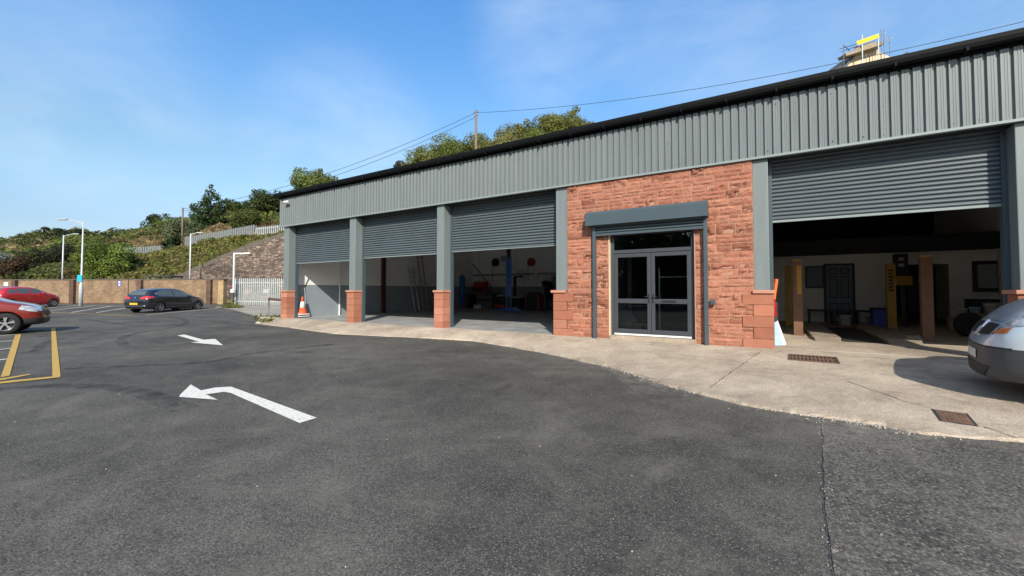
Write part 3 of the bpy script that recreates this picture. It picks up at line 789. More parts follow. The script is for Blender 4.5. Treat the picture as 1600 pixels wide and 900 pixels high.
# joints and cracks in the apron
def crack(name, label, pts, w, off=0.005, m='pit'):
    pp = []
    for a, b in zip(pts[:-1], pts[1:]):
        k = max(2, int((Vector(b) - Vector(a)).length / 0.08))
        pp += [(a[0] + (b[0] - a[0]) * i / k + rnd.gauss(0, w), a[1] + (b[1] - a[1]) * i / k + rnd.gauss(0, w)) for i in range(k)]
    pp.append(pts[-1]); vs = []
    for i, p in enumerate(pp):
        q = pp[min(i + 1, len(pp) - 1)] if i < len(pp) - 1 else (2 * p[0] - pp[i - 1][0], 2 * p[1] - pp[i - 1][1])
        d = Vector((q[0] - p[0], q[1] - p[1])).normalized(); nn = Vector((-d.y, d.x)) * w * rnd.uniform(0.3, 1)
        for s in (-1, 1): vs.append((p[0] + nn.x * s, p[1] + nn.y * s, apron_z(p[0], p[1]) + off))
    mb = MB(); mb.add(vs, [(2 * i, 2 * i + 1, 2 * i + 3, 2 * i + 2) for i in range(len(pp) - 1)])
    tag(mb.build(name, M[m]), label, 'crack', kind='structure')
crack('concrete_joint', 'thin joint across the apron near the right stone pier', [(-0.15, 9.7), (-0.75, 6.4)], 0.007)
crack('concrete_crack', 'crack in the apron running past the square manhole cover', [(0.9, 7.6), (1.35, 6.75), (1.55, 6.55)], 0.006)
crack('concrete_crack', 'crack from the square manhole cover to the apron edge', [(1.8, 6.1), (1.95, 5.86)], 0.009)
crack('concrete_crack', 'short curved crack in the apron before the third shutter bay', [(-5.9, 9.5), (-5.6, 9.75), (-5.1, 9.9)], 0.006)
crack('concrete_joint', 'long joint along the apron parallel to the right bay', [(0.1, 9.72), (3.0, 9.68), (8, 9.68)], 0.008)

# concrete pad by the gate
pad = [(335, 480), (352, 477.4), (440, 477.6), (447, 497.5), (425, 501), (413, 497.5), (395, 493), (365, 484.5)]
sheet('concrete_pad', [on_g(*p) for p in pad], M['pad'], 0.012, 'pale concrete pad in front of the palisade gate', 'concrete pad', kind='structure', step=1.0)

# ------------------------------------------------------------------ painted markings
def mark(name, label, poly, m, off=0.008, group=None, step=1.5):
    return sheet(name, [on_g(*p) for p in poly], M[m], off, label, 'road marking', group, step=step)
mark('road_arrow', 'white bent arrow painted on the tarmac, the nearer and larger one',
     [(280, 621), (281.5, 617.5), (298, 601.5), (314, 610.8), (336, 606.4), (361, 604.9), (495, 653.8), (468, 662), (360, 614.6), (350, 613.0), (322, 617), (340, 625.5)], 'roadwhite')
mark('road_arrow', 'white arrow painted on the tarmac, the farther and smaller one',
     [(277, 524.6), (288, 523), (318, 531.2), (336, 529.8), (348.5, 540), (298, 535.4), (311, 534.2), (290, 528)], 'roadwhite')
def mline(name, label, a, b, w, m, group, off=0.008):
    A, B = on_g(*a), on_g(*b)
    return line_sheet(name, A, B, w, M[m], off, label=label, cat='road marking', group=group, step=1.5)
Y = 'yellow box lines in the car park'
mark('yellow_line', 'broad yellow line with a free end beyond the copper red car', [(80, 512.8), (86.5, 512.8), (94.8, 589.3), (82, 589.8)], 'roadyellow', 0.009, Y)
mark('yellow_line', 'broad yellow line slanting beside the white bay stripes', [(24, 523.3), (33, 522.6), (15, 587.5), (1, 590.3)], 'roadyellow', 0.009, Y)
mark('yellow_line', 'thin yellow line closing the near end of the yellow box', [(-40, 601.5), (91, 588.3), (93, 590.6), (-40, 604.8)], 'roadyellow', 0.012, Y)
mark('yellow_line', 'faint doubled yellow line in the corner of the white bay stripes', [(-30, 596.8), (8, 591.2), (46, 585), (48, 586.2), (9, 593.6), (-30, 600)], 'roadyellow', 0.010, Y)
B = 'white parking bay stripes at the left edge'
for (a, b, lb) in (((-60, 528.2), (24, 523.2), 'white bay stripe at the left edge beneath the copper red car'), ((-60, 537.8), (22, 532.6), 'second white bay stripe from the copper red car'),
               ((-60, 552), (18, 544.6), 'third white bay stripe from the copper red car'), ((-60, 571), (12, 561), 'fourth and nearest white bay stripe at the left edge')):
    mline('bay_line', lb, a, b, 0.1, 'roadwhite', B)
G = 'white bay lines in front of the brick wall'
for a, b, lb in (((228, 492.3), (351, 480.6), 'white bay line along the right side of the black hatchback'), ((150, 488.7), (212, 479), 'white bay line left of the black hatchback'),
             ((112, 488.3), (176, 478), 'white bay line running to the wall by the blue parking sign'), ((70, 486.5), (150, 477.6), 'white bay line right of the lamp column'), ((46, 484), (121, 477), 'white bay line at the foot of the lamp column')):
    mline('bay_line', lb, a, b, 0.1, 'roadwhite', G)
mline('yellow_line', 'long pale yellow line closing the far bays', (62, 487.4), (210, 493.6), 0.1, 'roadyellow', G, 0.01)
mline('bay_line', 'white line at the wall foot across the bays left of the black hatchback', (130, 477.6), (206, 478.6), 0.09, 'roadwhite', G)

# tyre marks: thin rubber films on the tarmac
def tyre_mark(label, pts, w):
    P = [on_g(*p) for p in pts]
    # smooth
    Q = []
    for i in range(len(P) - 1):
        p0, p1, p2, p3 = P[max(i - 1, 0)], P[i], P[i + 1], P[min(i + 2, len(P) - 1)]
        for k in range(10):
            t = k / 10
            Q.append(0.5 * ((2 * p1) + (p2 - p0) * t + (2 * p0 - 5 * p1 + 4 * p2 - p3) * t * t + (3 * p1 - p0 - 3 * p2 + p3) * t ** 3))
    Q.append(P[-1]); vs = []
    for i, p in enumerate(Q):
        d = (Q[min(i + 1, len(Q) - 1)] - Q[max(i - 1, 0)]); d.z = 0; d.normalize(); nn = Vector((-d.y, d.x, 0)) * w / 2
        for s in (-1, 1): q = p + nn * s; vs.append((q.x, q.y, g(q) + 0.006))
    mb = MB(); mb.add(vs, [(2 * i, 2 * i + 1, 2 * i + 3, 2 * i + 2) for i in range(len(Q) - 1)])
    tag(mb.build('tyre_mark', M['tyremark']), label, 'tyre mark', 'dark tyre marks on the tarmac', 'structure')
tyre_mark('dark curved tyre mark hooking left of the farther arrow', [(196, 541), (189, 533), (196, 526), (222, 519), (262, 513), (290, 506), (285, 499), (262, 495)], 0.22)
tyre_mark('long straight tyre mark crossing behind the nearer arrow', [(100, 577), (180, 573), (262, 570), (330, 565), (400, 552), (520, 538)], 0.2)
tyre_mark('tyre mark near the yellow box', [(30, 552), (55, 548), (70, 536), (100, 528)], 0.2)
tyre_mark('broad smear of rubber across the near tarmac', [(-40, 612), (80, 603), (200, 609), (290, 640)], 0.3)
tyre_mark('tyre mark in front of the black hatchback', [(60, 502), (130, 499), (230, 510), (320, 502), (420, 512)], 0.2)

# ================================================================== HILL
def interp(x, tab):
    if x <= tab[0][0]: return tab[0][1]
    for (a, b), (c, d) in zip(tab[:-1], tab[1:]):
        if x <= c: return b + (d - b) * (x - a) / (c - a)
    return tab[-1][1]
RINGS = [
    (38.6, [(-900, 470), (2600, 470)]),
    (40.5, [(-900, 440), (240, 440), (290, 436), (445, 374), (600, 350), (900, 330), (2600, 330)]),
    (47.0, [(-900, 430), (60, 432), (120, 425), (185, 404), (300, 390), (400, 371), (445, 362), (600, 335), (900, 290), (2600, 280)]),
    (53.0, [(-900, 425), (60, 424), (120, 415), (185, 397), (300, 384), (400, 366), (445, 358), (600, 325), (800, 270), (1000, 260), (2600, 255)]),
    (75.0, [(-900, 420), (0, 412), (100, 402), (185, 385), (230, 368), (330, 345), (440, 338), (520, 315), (640, 290), (720, 258), (800, 252), (880, 235), (1000, 235), (2600, 230)]),
    (120.0, [(-900, 400), (0, 398), (60, 382), (110, 378), (200, 376), (260, 362), (330, 343), (440, 333), (520, 312), (640, 285), (720, 256), (800, 250), (1000, 238), (2600, 232)]),
    (210.0, [(-900, 385), (-100, 386), (-10, 383), (40, 371), (80, 364), (110, 364), (150, 371), (230, 367), (330, 345), (440, 335), (520, 315), (720, 262), (1000, 245), (2600, 240)]),
    (420.0, [(-900, 420), (0, 405), (100, 400), (2600, 400)]),
]
def hill_h(px, d):
    hs = []
    for dd, tab in RINGS:
        hs.append((dd, CAM_Z + (HORIZON - interp(px, tab)) / F_PX * dd))
    hs[0] = (RINGS[0][0], GR)
    return interp(d, hs)
def hill_bump(u, d):
    s = min(1.0, max(0.0, (d - 41) / 12))
    return s * (0.35 * math.sin(u * 0.43 + d * 0.21) + 0.3 * math.sin(u * 0.19 - d * 0.37 + 1.0)) * (1 + d / 120)
def hill_p(px, d):
    u = (px - 800) / F_PX * d
    return ud(u, d, hill_h(px, d) + hill_bump(u, d))
def build_hill():
    pxs = list(range(-900, 1000, 20)) + list(range(1000, 2601, 100))
    ds = [38.6, 39.6, 40.5, 42, 44, 47, 50, 53, 56, 60, 65, 70, 75, 82, 90, 100, 110, 120, 135, 150, 170, 190, 210, 250, 300, 420]
    vs = []
    for d in ds:
        for px in pxs:
            p = hill_p(px, d)
            if d < 39: p.z = GR - 0.3
            vs.append(p)
    n = len(pxs); fs = [(i * n + j, i * n + j + 1, (i + 1) * n + j + 1, (i + 1) * n + j) for i in range(len(ds) - 1) for j in range(n - 1)]
    mb = MB(); mb.sm = True; mb.add(vs, fs)
    tag(mb.build('hill', M['hill']), 'green and straw coloured hillside rising behind the car park', 'hill', kind='structure')
build_hill()

# scrub covering the slope: nobody could count it
def build_scrub():
    cs, rs, cl = [], [], []
    pal = [(0.115, 0.135, 0.032), (0.095, 0.125, 0.03), (0.14, 0.145, 0.042), (0.075, 0.095, 0.03), (0.17, 0.145, 0.05), (0.16, 0.115, 0.05), (0.12, 0.13, 0.045)]
    def put(px, d, r, c):
        p = hill_p(px, d); cs.append((p.x, p.y, p.z + r * 0.25)); rs.append(r); cl.append(c)
    for i in range(1500):      # bank above the stone wall
        px = rnd.uniform(60, 470); d = rnd.uniform(40.3, 47.2)
        put(px, d, rnd.uniform(0.28, 0.6), [(0.19, 0.185, 0.052), (0.165, 0.175, 0.045), (0.21, 0.185, 0.065), (0.14, 0.16, 0.042), (0.21, 0.165, 0.075)][rnd.choice((0, 0, 1, 1, 2, 3, 4))])
    for i in range(260):      # below the ridge on the left
        px = rnd.uniform(-120, 190); d = rnd.uniform(41, 60)
        put(px, d, rnd.uniform(0.7, 1.5), pal[rnd.choice((0, 1, 3, 3, 5, 6))])
    for i in range(380):
        px = rnd.uniform(-200, 460); d = rnd.uniform(58, 130)
        if px < 90 and d > 72 and rnd.random() < 0.82: continue
        if 150 < px < 330 and d < 66 and rnd.random() < 0.75: continue
        put(px, d, rnd.uniform(0.9, 2.1), tuple(1.45 * v for v in pal[rnd.choice((0, 1, 2, 3, 6, 1))]))
    for i in range(90):
        px = rnd.uniform(-300, 330); d = rnd.uniform(120, 215)
        put(px, d, rnd.uniform(1.6, 3.2), pal[rnd.choice((1, 3, 3, 6, 2))])
    for i in range(420):      # behind the workshop roof
        px = rnd.uniform(430, 935); d = rnd.uniform(52, 82)
        put(px, d, rnd.uniform(0.8, 1.9), pal[rnd.choice((0, 1, 2, 3, 6))])
    cs = np.array(cs); rs = np.array(rs); cl = np.array(cl)
    dep = cs[:, 0] * FW.x + cs[:, 1] * FW.y
    Ps, Ss, Cs, Ns = [], [], [], []
    for i in range(len(cs)):
        lf = 0.0036 * dep[i]
        k = int(min(700, 4.6 * rs[i] ** 2 / (lf * lf)))
        dv = nr.normal(size=(k, 3)); dv /= np.linalg.norm(dv, axis=1)[:, None]; dv[:, 2] = np.abs(dv[:, 2]) * 0.95 - 0.15
        rad = rs[i] * (0.5 + 0.65 * nr.rand(k) ** 0.6)
        Ps.append(cs[i] + dv * rad[:, None] * np.array([1.15, 1.15, 0.8])); Ns.append(dv); Ss.append(lf * (0.6 + 0.9 * nr.rand(k)))
        c = cl[i] * (0.75 + 0.5 * rnd.random()); Cs.append(c[None, :] * (0.65 + 0.7 * nr.rand(k))[:, None] * (1 + (nr.rand(k, 3) - 0.5) * 0.25))
    o = leaf_mesh('hillside_scrub', np.concatenate(Ps), np.concatenate(Ss), np.clip(np.concatenate(Cs), .004, .5), M['leaf'], nrm=np.concatenate(Ns))
    tag(o, 'mixed green scrub and bramble covering the hillside', 'scrub', kind='stuff')
build_scrub()
def build_dry_grass():
    Ps, Ss, Cs = [], [], []
    def patch(px0, px1, d0, d1, n, lf, c):
        for i in range(n):
            p = hill_p(rnd.uniform(px0, px1), rnd.uniform(d0, d1)); h = lf * rnd.uniform(0.6, 1.6)
            Ps.append((p.x, p.y, p.z + h * 0.5)); Ss.append(h); q = rnd.uniform(0.65, 1.25); Cs.append((c[0] * q, c[1] * q, c[2] * q))
    patch(185, 345, 53.5, 66, 4200, 0.42, (0.33, 0.25, 0.12))
    patch(330, 445, 54, 60, 700, 0.35, (0.3, 0.2, 0.11))
    patch(-60, 75, 120, 205, 3800, 0.9, (0.36, 0.29, 0.15)); patch(120, 260, 90, 125, 1600, 0.7, (0.26, 0.23, 0.09))
    patch(100, 150, 150, 205, 700, 0.9, (0.34, 0.27, 0.13))
    patch(200, 250, 130, 200, 900, 0.9, (0.34, 0.27, 0.13))
    o = leaf_mesh('dry_grass', np.array(Ps), np.array(Ss), np.array(Cs), M['leaf'], asp=1.2)
    tag(o, 'straw coloured dry grass on the slope above the path', 'dry grass', kind='stuff')
build_dry_grass()

# tarmac path edge wall + palisade fence along the slope
def path_pt(px, d=50.5): return hill_p(px, d)

# ================================================================== WORKSHOP BUILDING
WB = thing('workshop_building', 'long grey clad workshop with four roller shutter bays and a red stone entrance', 'workshop', (-9, 10.1, 0))
def wpart(mb, name, mats, parent=None): return mb.build(name, mats, parent or WB, world=True)
YF = 10.02       # face of the cladding
XL, XR = -18.13, 6.4
ZB, ZT = 4.24, 5.42

# ribbed cladding
def cladding():
    mb = MB(); pitch = 0.152; prof = []
    x = XL
    while x < XR:
        for dx, dy in ((0, 0), (0.098, 0), (0.11, 0.04), (0.138, 0.04), (0.150, 0.0)):
            prof.append((x + dx, YF + dy))
        # two faint stiffeners on the pan
        x += pitch
    pr = []
    for i in range(0, len(prof), 5):
        a = prof[i:i + 5]
        pr += [a[0], (a[0][0] + 0.028, YF), (a[0][0] + 0.033, YF + 0.004), (a[0][0] + 0.040, YF + 0.004), (a[0][0] + 0.045, YF), (a[0][0] + 0.060, YF), (a[0][0] + 0.065, YF + 0.004), (a[0][0] + 0.072, YF + 0.004), (a[0][0] + 0.077, YF)] + a[1:]
    vs = [(px, py, ZB - 0.03) for px, py in pr] + [(px, py, ZT) for px, py in pr]
    n = len(pr)
    mb.add(vs, [(i, i + 1, n + i + 1, n + i) for i in range(n - 1)])
    o = wpart(mb, 'cladding', M['clad'])
    mb = MB()
    for k in range(70):                                    # screw heads
        q = int(rnd.uniform(0, (XR - XL) / pitch)); z = rnd.choice((4.3, 4.82, 5.25))
        c = (XL + q * pitch + 0.05, YF - 0.004, z)
        mb.bb(c[0] - .008, c[0] + .008, c[1] - .004, c[1] + .004, c[2] - .008, c[2] + .008)
    wpart(mb, 'screw', M['trim'], o)['kind'] = 'stuff'
cladding()
mb = MB(); mb.bb(XL - 0.06, XR, YF - 0.03, YF + 0.05, ZB - 0.075, ZB - 0.03); mb.bb(XL - 0.03, XR, YF + 0.05, YF + 0.12, ZB - 0.06, ZB - 0.03)
wpart(mb, 'base_flashing', M['trim'])
mb = MB(); mb.bb(XL - 0.02, XL, YF + 0.003, YF + 0.16, ZB - 0.02, ZT); wpart(mb, 'corner_flashing', M['trim'])
# gutter: fascia, trough, brackets
mb = MB()
mb.bb(XL - 0.1, XR, YF - 0.02, YF + 0.1, ZT - 0.01, 5.60)
gp = [(-0.02, 0.0), (-0.05, -0.05), (-0.10, -0.07), (-0.16, -0.04), (-0.18, 0.02), (-0.18, 0.09), (-0.165, 0.09), (-0.165, 0.02), (-0.10, -0.03), (-0.035, 0.0)]
mb.prism(gp, lambda a, b, t: (t, YF - 0.02 + a, 5.52 + b), XL - 0.16, XR)
x = XL + 0.3
while x < XR:
    mb.bb(x - 0.015, x + 0.015, YF - 0.21, YF - 0.022, 5.43, 5.50); x += 0.9
wpart(mb, 'gutter', M['gutter'])
# roof sheeting, two shallow slopes
def roof():
    mb = MB(); pitch = 0.3; x = XL - 0.1; pr = []
    while x < XR:
        pr += [(x, 0), (x + 0.13, 0), (x + 0.17, 0.035), (x + 0.26, 0.035)]; x += pitch
    n = len(pr); vs = []
    for yy, zz in ((YF - 0.15, 5.572), (18.0, 6.15), (26.0, 5.6)):
        vs += [(a, yy, zz + b) for a, b in pr]
    fs = [(r * n + i, r * n + i + 1, (r + 1) * n + i + 1, (r + 1) * n + i) for r in range(2) for i in range(n - 1)]
    mb.add(vs, fs)
    wpart(mb, 'roof', M['roofsheet'])
roof()

# columns and piers
COLS = [(-17.9, -17.52), (-13.47, -13.12), (-9.1, -8.8), (-4.86, -4.52), (-0.28, 0.0), (3.45, 3.83)]
STN = [(0.36, 0.145, 0.09), (0.39, 0.165, 0.105), (0.33, 0.13, 0.083), (0.41, 0.18, 0.118)]
def sand(k=0.0):
    c = rnd.choice(STN); q = rnd.uniform(0.82, 1.12) * (1 + k); return (c[0] * q, c[1] * q, c[2] * q)
for i, (a, b) in enumerate(COLS):
    yb = 10.45
    mb = MB(); mb.bevbox(((a + b) / 2, (10.08 + yb) / 2, (1.42 + 4.16) / 2 + 0.0), (b - a, yb - 10.08, 4.16 - 1.42), 0.012)
    col = wpart(mb, 'column', M['col'])
    # sandstone pier
    free = i not in (3, 4)
    pa, pb = (a - 0.05, b + 0.012) if free else ((a - 0.06, -4.35) if i == 3 else (-0.62, b + 0.06))
    py0, py1 = (10.02 if free else YF + 0.004, 10.47)
    mb = MB(); z = FZ - 0.1; hs = [0.235, 0.235, 0.235, 0.235, 0.235]
    z = 1.36 - sum(hs)
    for r, h in enumerate(hs):
        if free: segs = [(pa, pb)]
        elif i == 3: segs = [(pa, pa + (0.42 if r % 2 else 0.62) * 0.9)]
        else: segs = [(pb - (0.36 if r % 2 else 0.56), pb)]
        for s0, s1 in segs:
            cc = sand(0.06); o0 = len(mb.v)
            mb.bevbox(((s0 + s1) / 2, (py0 + py1) / 2, z + h / 2), (s1 - s0, py1 - py0, h - 0.007), 0.008)
            mb.cols = (mb.cols or []) + [cc] * (len(mb.v) - o0)
        z += h
    o0 = len(mb.v); mb.bb(pa + 0.012 if i != 4 else pb - 0.33, pb - 0.012 if free or i == 4 else pa + 0.3, py0 + 0.012, py1 - 0.012, FZ - 0.1, 1.36); mb.cols += [(0.3, 0.17, 0.12)] * (len(mb.v) - o0)
    pier = wpart(mb, 'pier', M['ashlar'], col)
    mb = MB(); ca, cb = (pa - 0.03, pb + 0.025) if free else ((pa - 0.06, pa + 0.36) if i == 3 else (pb - 0.37, pb + 0.02))
    mb.bevbox(((ca + cb) / 2, (py0 + py1) / 2 - 0.01, 1.395), (cb - ca, py1 - py0 + 0.06, 0.07), 0.012); mb.cols = [(0.47, 0.23, 0.16)] * len(mb.v)
    wpart(mb, 'pier_cap', M['ashlar'], col)

# roller shutters
def shutter_mesh(x0, x1, y, z0, z1, pitch=0.082):
    mb = MB(); pr = []; z = z1
    while z > z0 + 0.06:
        for f, dy in ((0, 0.0), (0.10, -0.014), (0.32, -0.025), (0.56, -0.027), (0.74, -0.018), (0.82, 0.008), (0.95, 0.012)):
            pr.append((z - f * pitch, y + dy))
        z -= pitch
    n = len(pr)
    vs = [(x0, b, a) for a, b in pr] + [(x1, b, a) for a, b in pr]
    mb.add(vs, [(i, i + 1, n + i + 1, n + i) for i in range(n - 1)])
    return mb, z
BAYS = [(-17.52, -13.47, 2.60), (-13.12, -9.1, 2.63), (-8.8, -4.86, 2.68), (0.0, 3.45, 2.86), (3.83, 6.4, 2.0)]
for x0, x1, zb in BAYS:
    mb, zz = shutter_mesh(x0 + 0.05, x1 - 0.05, 10.43, zb, 4.3)
    sh = wpart(mb, 'roller_shutter', M['shut'])
    mb = MB(); mb.bb(x0 + 0.05, x1 - 0.05, 10.405, 10.455, zb, zz); wpart(mb, 'bottom_bar', M['trim'], sh)
    for s in (x0 + 0.035, x1 - 0.035):
        mb = MB(); mb.bb(s - 0.033, s + 0.033, 10.37, 10.49, FZ, 4.25); wpart(mb, 'shutter_guide', M['canopy'])
mb = MB(); mb.bb(XL + 0.3, XR, 10.12, 10.37, 4.19, 4.4); mb.bb(XL + 0.3, XR, 10.5, 10.75, 4.15, 4.65); wpart(mb, 'lintel', M['dark'])

# rock faced red sandstone front with the doorway
DX0, DX1, DZ1 = -3.40, -1.41, 2.86
WX0, WX1 = -4.52, -0.28
def stone_wall():
    mb = MB(); mb.sm = False
    def block(x0, x1, z0, z1):
        gap = 0.007; x0 += gap; x1 -= gap; z0 += gap; z1 -= gap
        if x1 - x0 < 0.03 or z1 - z0 < 0.02: return
        nx = max(2, int((x1 - x0) / 0.05)); nz = max(2, int((z1 - z0) / 0.04))
        big = (z1 - z0) > 0.11
        amp = rnd.uniform(0.035, 0.07) if big else rnd.uniform(0.012, 0.034)
        cx, cz = rnd.uniform(.25, .75), rnd.uniform(.3, .7); tx, tz = rnd.uniform(-1, 1), rnd.uniform(-1, 1)
        col = sand(); vs = []; cl = []
        if big and rnd.random() < 0.45: col = tuple(c * 0.8 for c in col)
        ph = rnd.random() * 9
        for k in range(nz + 1):
            for i in range(nx + 1):
                fx, fz = i / nx, k / nz
                edge = min(fx, 1 - fx, fz * 0.9, (1 - fz) * 0.9)
                lift = min(1.0, edge * 5)
                h = 0.006 + lift * amp * (0.45 + 0.25 * tx * (fx - cx) + 0.5 * tz * (fz - cz) + 0.35 * math.sin(fx * 7 + ph + fz * 3) * math.cos(fz * 6 + ph * 1.7))
                h += lift * rnd.gauss(0, amp * 0.16)
                if big and fz < cz and lift > 0.5 and abs(fx - cx) < 0.33: h -= amp * 0.55
                y = YF + 0.035 - max(0.0, h)
                jx = rnd.gauss(0, 0.003) if 0 < i < nx else rnd.gauss(0, 0.0025)
                vs.append((x0 + (x1 - x0) * fx + jx, y, z0 + (z1 - z0) * fz + rnd.gauss(0, 0.003)))
        n = len(vs); W = nx + 1
        fs = [(k * W + i, k * W + i + 1, (k + 1) * W + i + 1, (k + 1) * W + i) for k in range(nz) for i in range(nx)]
        per = [i for i in range(W)] + [k * W + nx for k in range(1, nz + 1)] + [nz * W + i for i in range(nx - 1, -1, -1)] + [k * W for k in range(nz - 1, 0, -1)]
        back = [(vs[i][0], YF + 0.06, vs[i][2]) for i in per]; m = len(per)
        fs += [(per[i], per[(i + 1) % m], n + (i + 1) % m, n + i) for i in range(m)]
        mb.add(vs + back, fs, col)
    def fill(x0, x1, z0, z1):
        """random coursed rubble: tall stones span two thin courses"""
        z = z0
        while z < z1 - 0.03:
            h = rnd.choice((0.19, 0.21, 0.24, 0.17, 0.28)); h = min(h, z1 - z)
            if z1 - z - h < 0.05: h = z1 - z
            x = x0
            while x < x1 - 0.02:
                w = rnd.uniform(0.26, 0.68)
                if x1 - x - w < 0.14: w = x1 - x
                if h < 0.1 or (rnd.random() < 0.33 and w < 0.5): block(x, x + w, z, z + h)
                else:
                    s = h * rnd.uniform(0.38, 0.62)
                    def row(a, b):
                        xx = x
                        if rnd.random() < 0.35 and w > 0.3:
                            m = x + w * rnd.uniform(0.35, 0.65); block(x, m, a, b); block(m, x + w, a, b)
                        else: block(x, x + w, a, b)
                    row(z, z + s); row(z + s, z + h)
                x += w
            z += h
    fill(WX0, DX0, 0.15, DZ1); fill(DX1, WX1, 0.12, DZ1); fill(WX0, WX1, DZ1, 4.17)
    o = wpart(mb, 'stone_wall', M['stone'])
    mb = MB()
    for (a, b, c, d) in ((WX0, DX0, 0.0, DZ1), (DX1, WX1, 0.0, DZ1), (WX0, WX1, DZ1, 4.18)): mb.bb(a, b, YF + 0.032, YF + 0.30, c, d)
    wpart(mb, 'wall_core', M['mortar'], o)
stone_wall()
# reveals (pale render) and threshold step
for a_, b_ in ((DX0, DX0 + 0.02), (DX1 - 0.02, DX1)):
    mb = MB(); mb.bb(a_, b_, YF + 0.02, YF + 0.30, FZ - .1, DZ1); wpart(mb, 'door_reveal', M['cream'] if a_ == DX0 else M['mortar'])
mb = MB(); mb.bb(DX0 + .021, DX1 - .021, YF - 0.01, YF + 0.9, 0.1, 0.325); wpart(mb, 'door_step', M['apron'])
# entrance: frame, two glazed leaves, transom light
ED = YF + 0.17
ent = thing('entrance_door', None, None); ent.parent = WB; ent.location = Vector((-2.4, ED, 0.33)) - WB.location
def epart(mb, name, m, parent=None): return mb.build(name, m, parent or ent, world=True)
fx0, fx1 = DX0 + 0.022, DX1 - 0.022
zs = 0.335; zt = 2.33; ztr = 2.42; ztop = 2.85
mb = MB()
mb.bevbox((fx0 + 0.04, ED, (zs + ztop) / 2), (0.08, 0.09, ztop - zs), 0.006); mb.bevbox((fx1 - 0.04, ED, (zs + ztop) / 2), (0.08, 0.09, ztop - zs), 0.006)
mb.bevbox(((fx0 + fx1) / 2, ED, (zt + ztr) / 2 + 0.003), (fx1 - fx0 - 0.162, 0.088, ztr - zt - 0.006), 0.006); mb.bevbox(((fx0 + fx1) / 2, ED, ztop - 0.035), (fx1 - fx0 - 0.162, 0.088, 0.07), 0.006)
epart(mb, 'door_frame', M['frame'])
mb = MB(); mb.bb(fx0 + 0.08, fx1 - 0.08, ED - 0.012, ED - 0.004, ztr, ztop - 0.07); epart(mb, 'transom_glass', M['glass'])
mb = MB(); mb.bevbox(((fx0 + fx1) / 2, ED - 0.01, zs + 0.02), (fx1 - fx0 - 0.17, 0.13, 0.04), 0.006); epart(mb, 'threshold', M['white'])
mid = (fx0 + fx1) / 2
for s, (a, b) in enumerate(((fx0 + 0.085, mid - 0.004), (mid + 0.004, fx1 - 0.085))):
    z0, z1 = zs + 0.05, zt - 0.006; w = 0.085; zm = z0 + 0.78
    mb = MB(); y = ED - 0.01; t = 0.07
    mb.bevbox((a + w / 2, y, (z0 + z1) / 2), (w, t, z1 - z0), 0.008); mb.bevbox((b - w / 2, y, (z0 + z1) / 2), (w, t, z1 - z0), 0.008)
    for zz, hh in ((z0 + 0.05, 0.1), (z1 - 0.045, 0.09), (zm, 0.11)): mb.bevbox(((a + b) / 2, y, zz), (b - a - 2 * w - 0.002, t - 0.004, hh), 0.008)
    lf = epart(mb, 'door_leaf', M['frame'])
    mb = MB(); mb.bb(a + w, b - w, y - 0.006, y + 0.002, z0 + 0.1, zm - 0.055); mb.bb(a + w, b - w, y - 0.006, y + 0.002, zm + 0.055, z1 - 0.09); epart(mb, 'leaf_glass', M['glass'])
    hx = b - 0.045 if s == 0 else a + 0.045
    mb = MB(); mb.bevbox((hx, y - t / 2 - 0.006, zm + 0.07), (0.03, 0.012, 0.22), 0.004); mb.bevbox((hx + (-0.045 if s == 0 else 0.045), y - t / 2 - 0.045, zm + 0.11), (0.11, 0.018, 0.02), 0.005); mb.bb(hx - 0.008, hx + 0.008, y - t / 2 - 0.04, y - t / 2 - 0.01, zm + 0.1, zm + 0.12)
    epart(mb, 'handle', M['black'])
    mb = MB(); mb.lathe([(0.012, 0), (0.012, 0.012)], (hx, y - t / 2 - 0.022, zm - 0.01), 10, 'y'); epart(mb, 'lock_cylinder', M['chrome'])
    if s == 1:
        mb = MB(); mb.bevbox((a + 0.4, y - t / 2 - 0.003, zm + 0.0), (0.32, 0.012, 0.05), 0.004); epart(mb, 'letter_slot', M['black'])
# security shutter box over the door, rails, curtain end
mb = MB()
bp_ = [(0.02, 3.05), (-0.30, 3.05), (-0.30, 3.30), (-0.22, 3.38), (0.02, 3.38)]
bp_ = [(0.02, 3.03), (-0.27, 3.03), (-0.27, 3.31), (-0.22, 3.37), (0.02, 3.37)]
mb.prism(bp_, lambda a, b, t: (t, YF - 0.0 + a, b), -3.9, -1.12)
cb = wpart(mb, 'shutter_box', M['canopy'])
mb, zz = shutter_mesh(-3.70, -1.22, YF - 0.075, 2.80, 3.06, 0.075); wpart(mb, 'door_shutter', M['canopy'])
mb = MB(); mb.bb(-3.70, -1.22, YF - 0.10, YF - 0.05, 2.78, zz + 0.004); wpart(mb, 'door_shutter_bar', M['canopy'])
for x in (-3.735, -1.185):
    mb = MB(); mb.bevbox((x, YF - 0.06, (0.2 + 3.03) / 2), (0.075, 0.1, 2.83), 0.006); wpart(mb, 'shutter_rail', M['canopy'])
mb = MB(); mb.bevbox((-1.06, YF - 0.05, 1.17), (0.1, 0.07, 0.11), 0.01); mb.bb(-1.085, -1.035, YF - 0.092, YF - 0.086, 1.14, 1.2); wpart(mb, 'key_switch_box', M['canopy'])

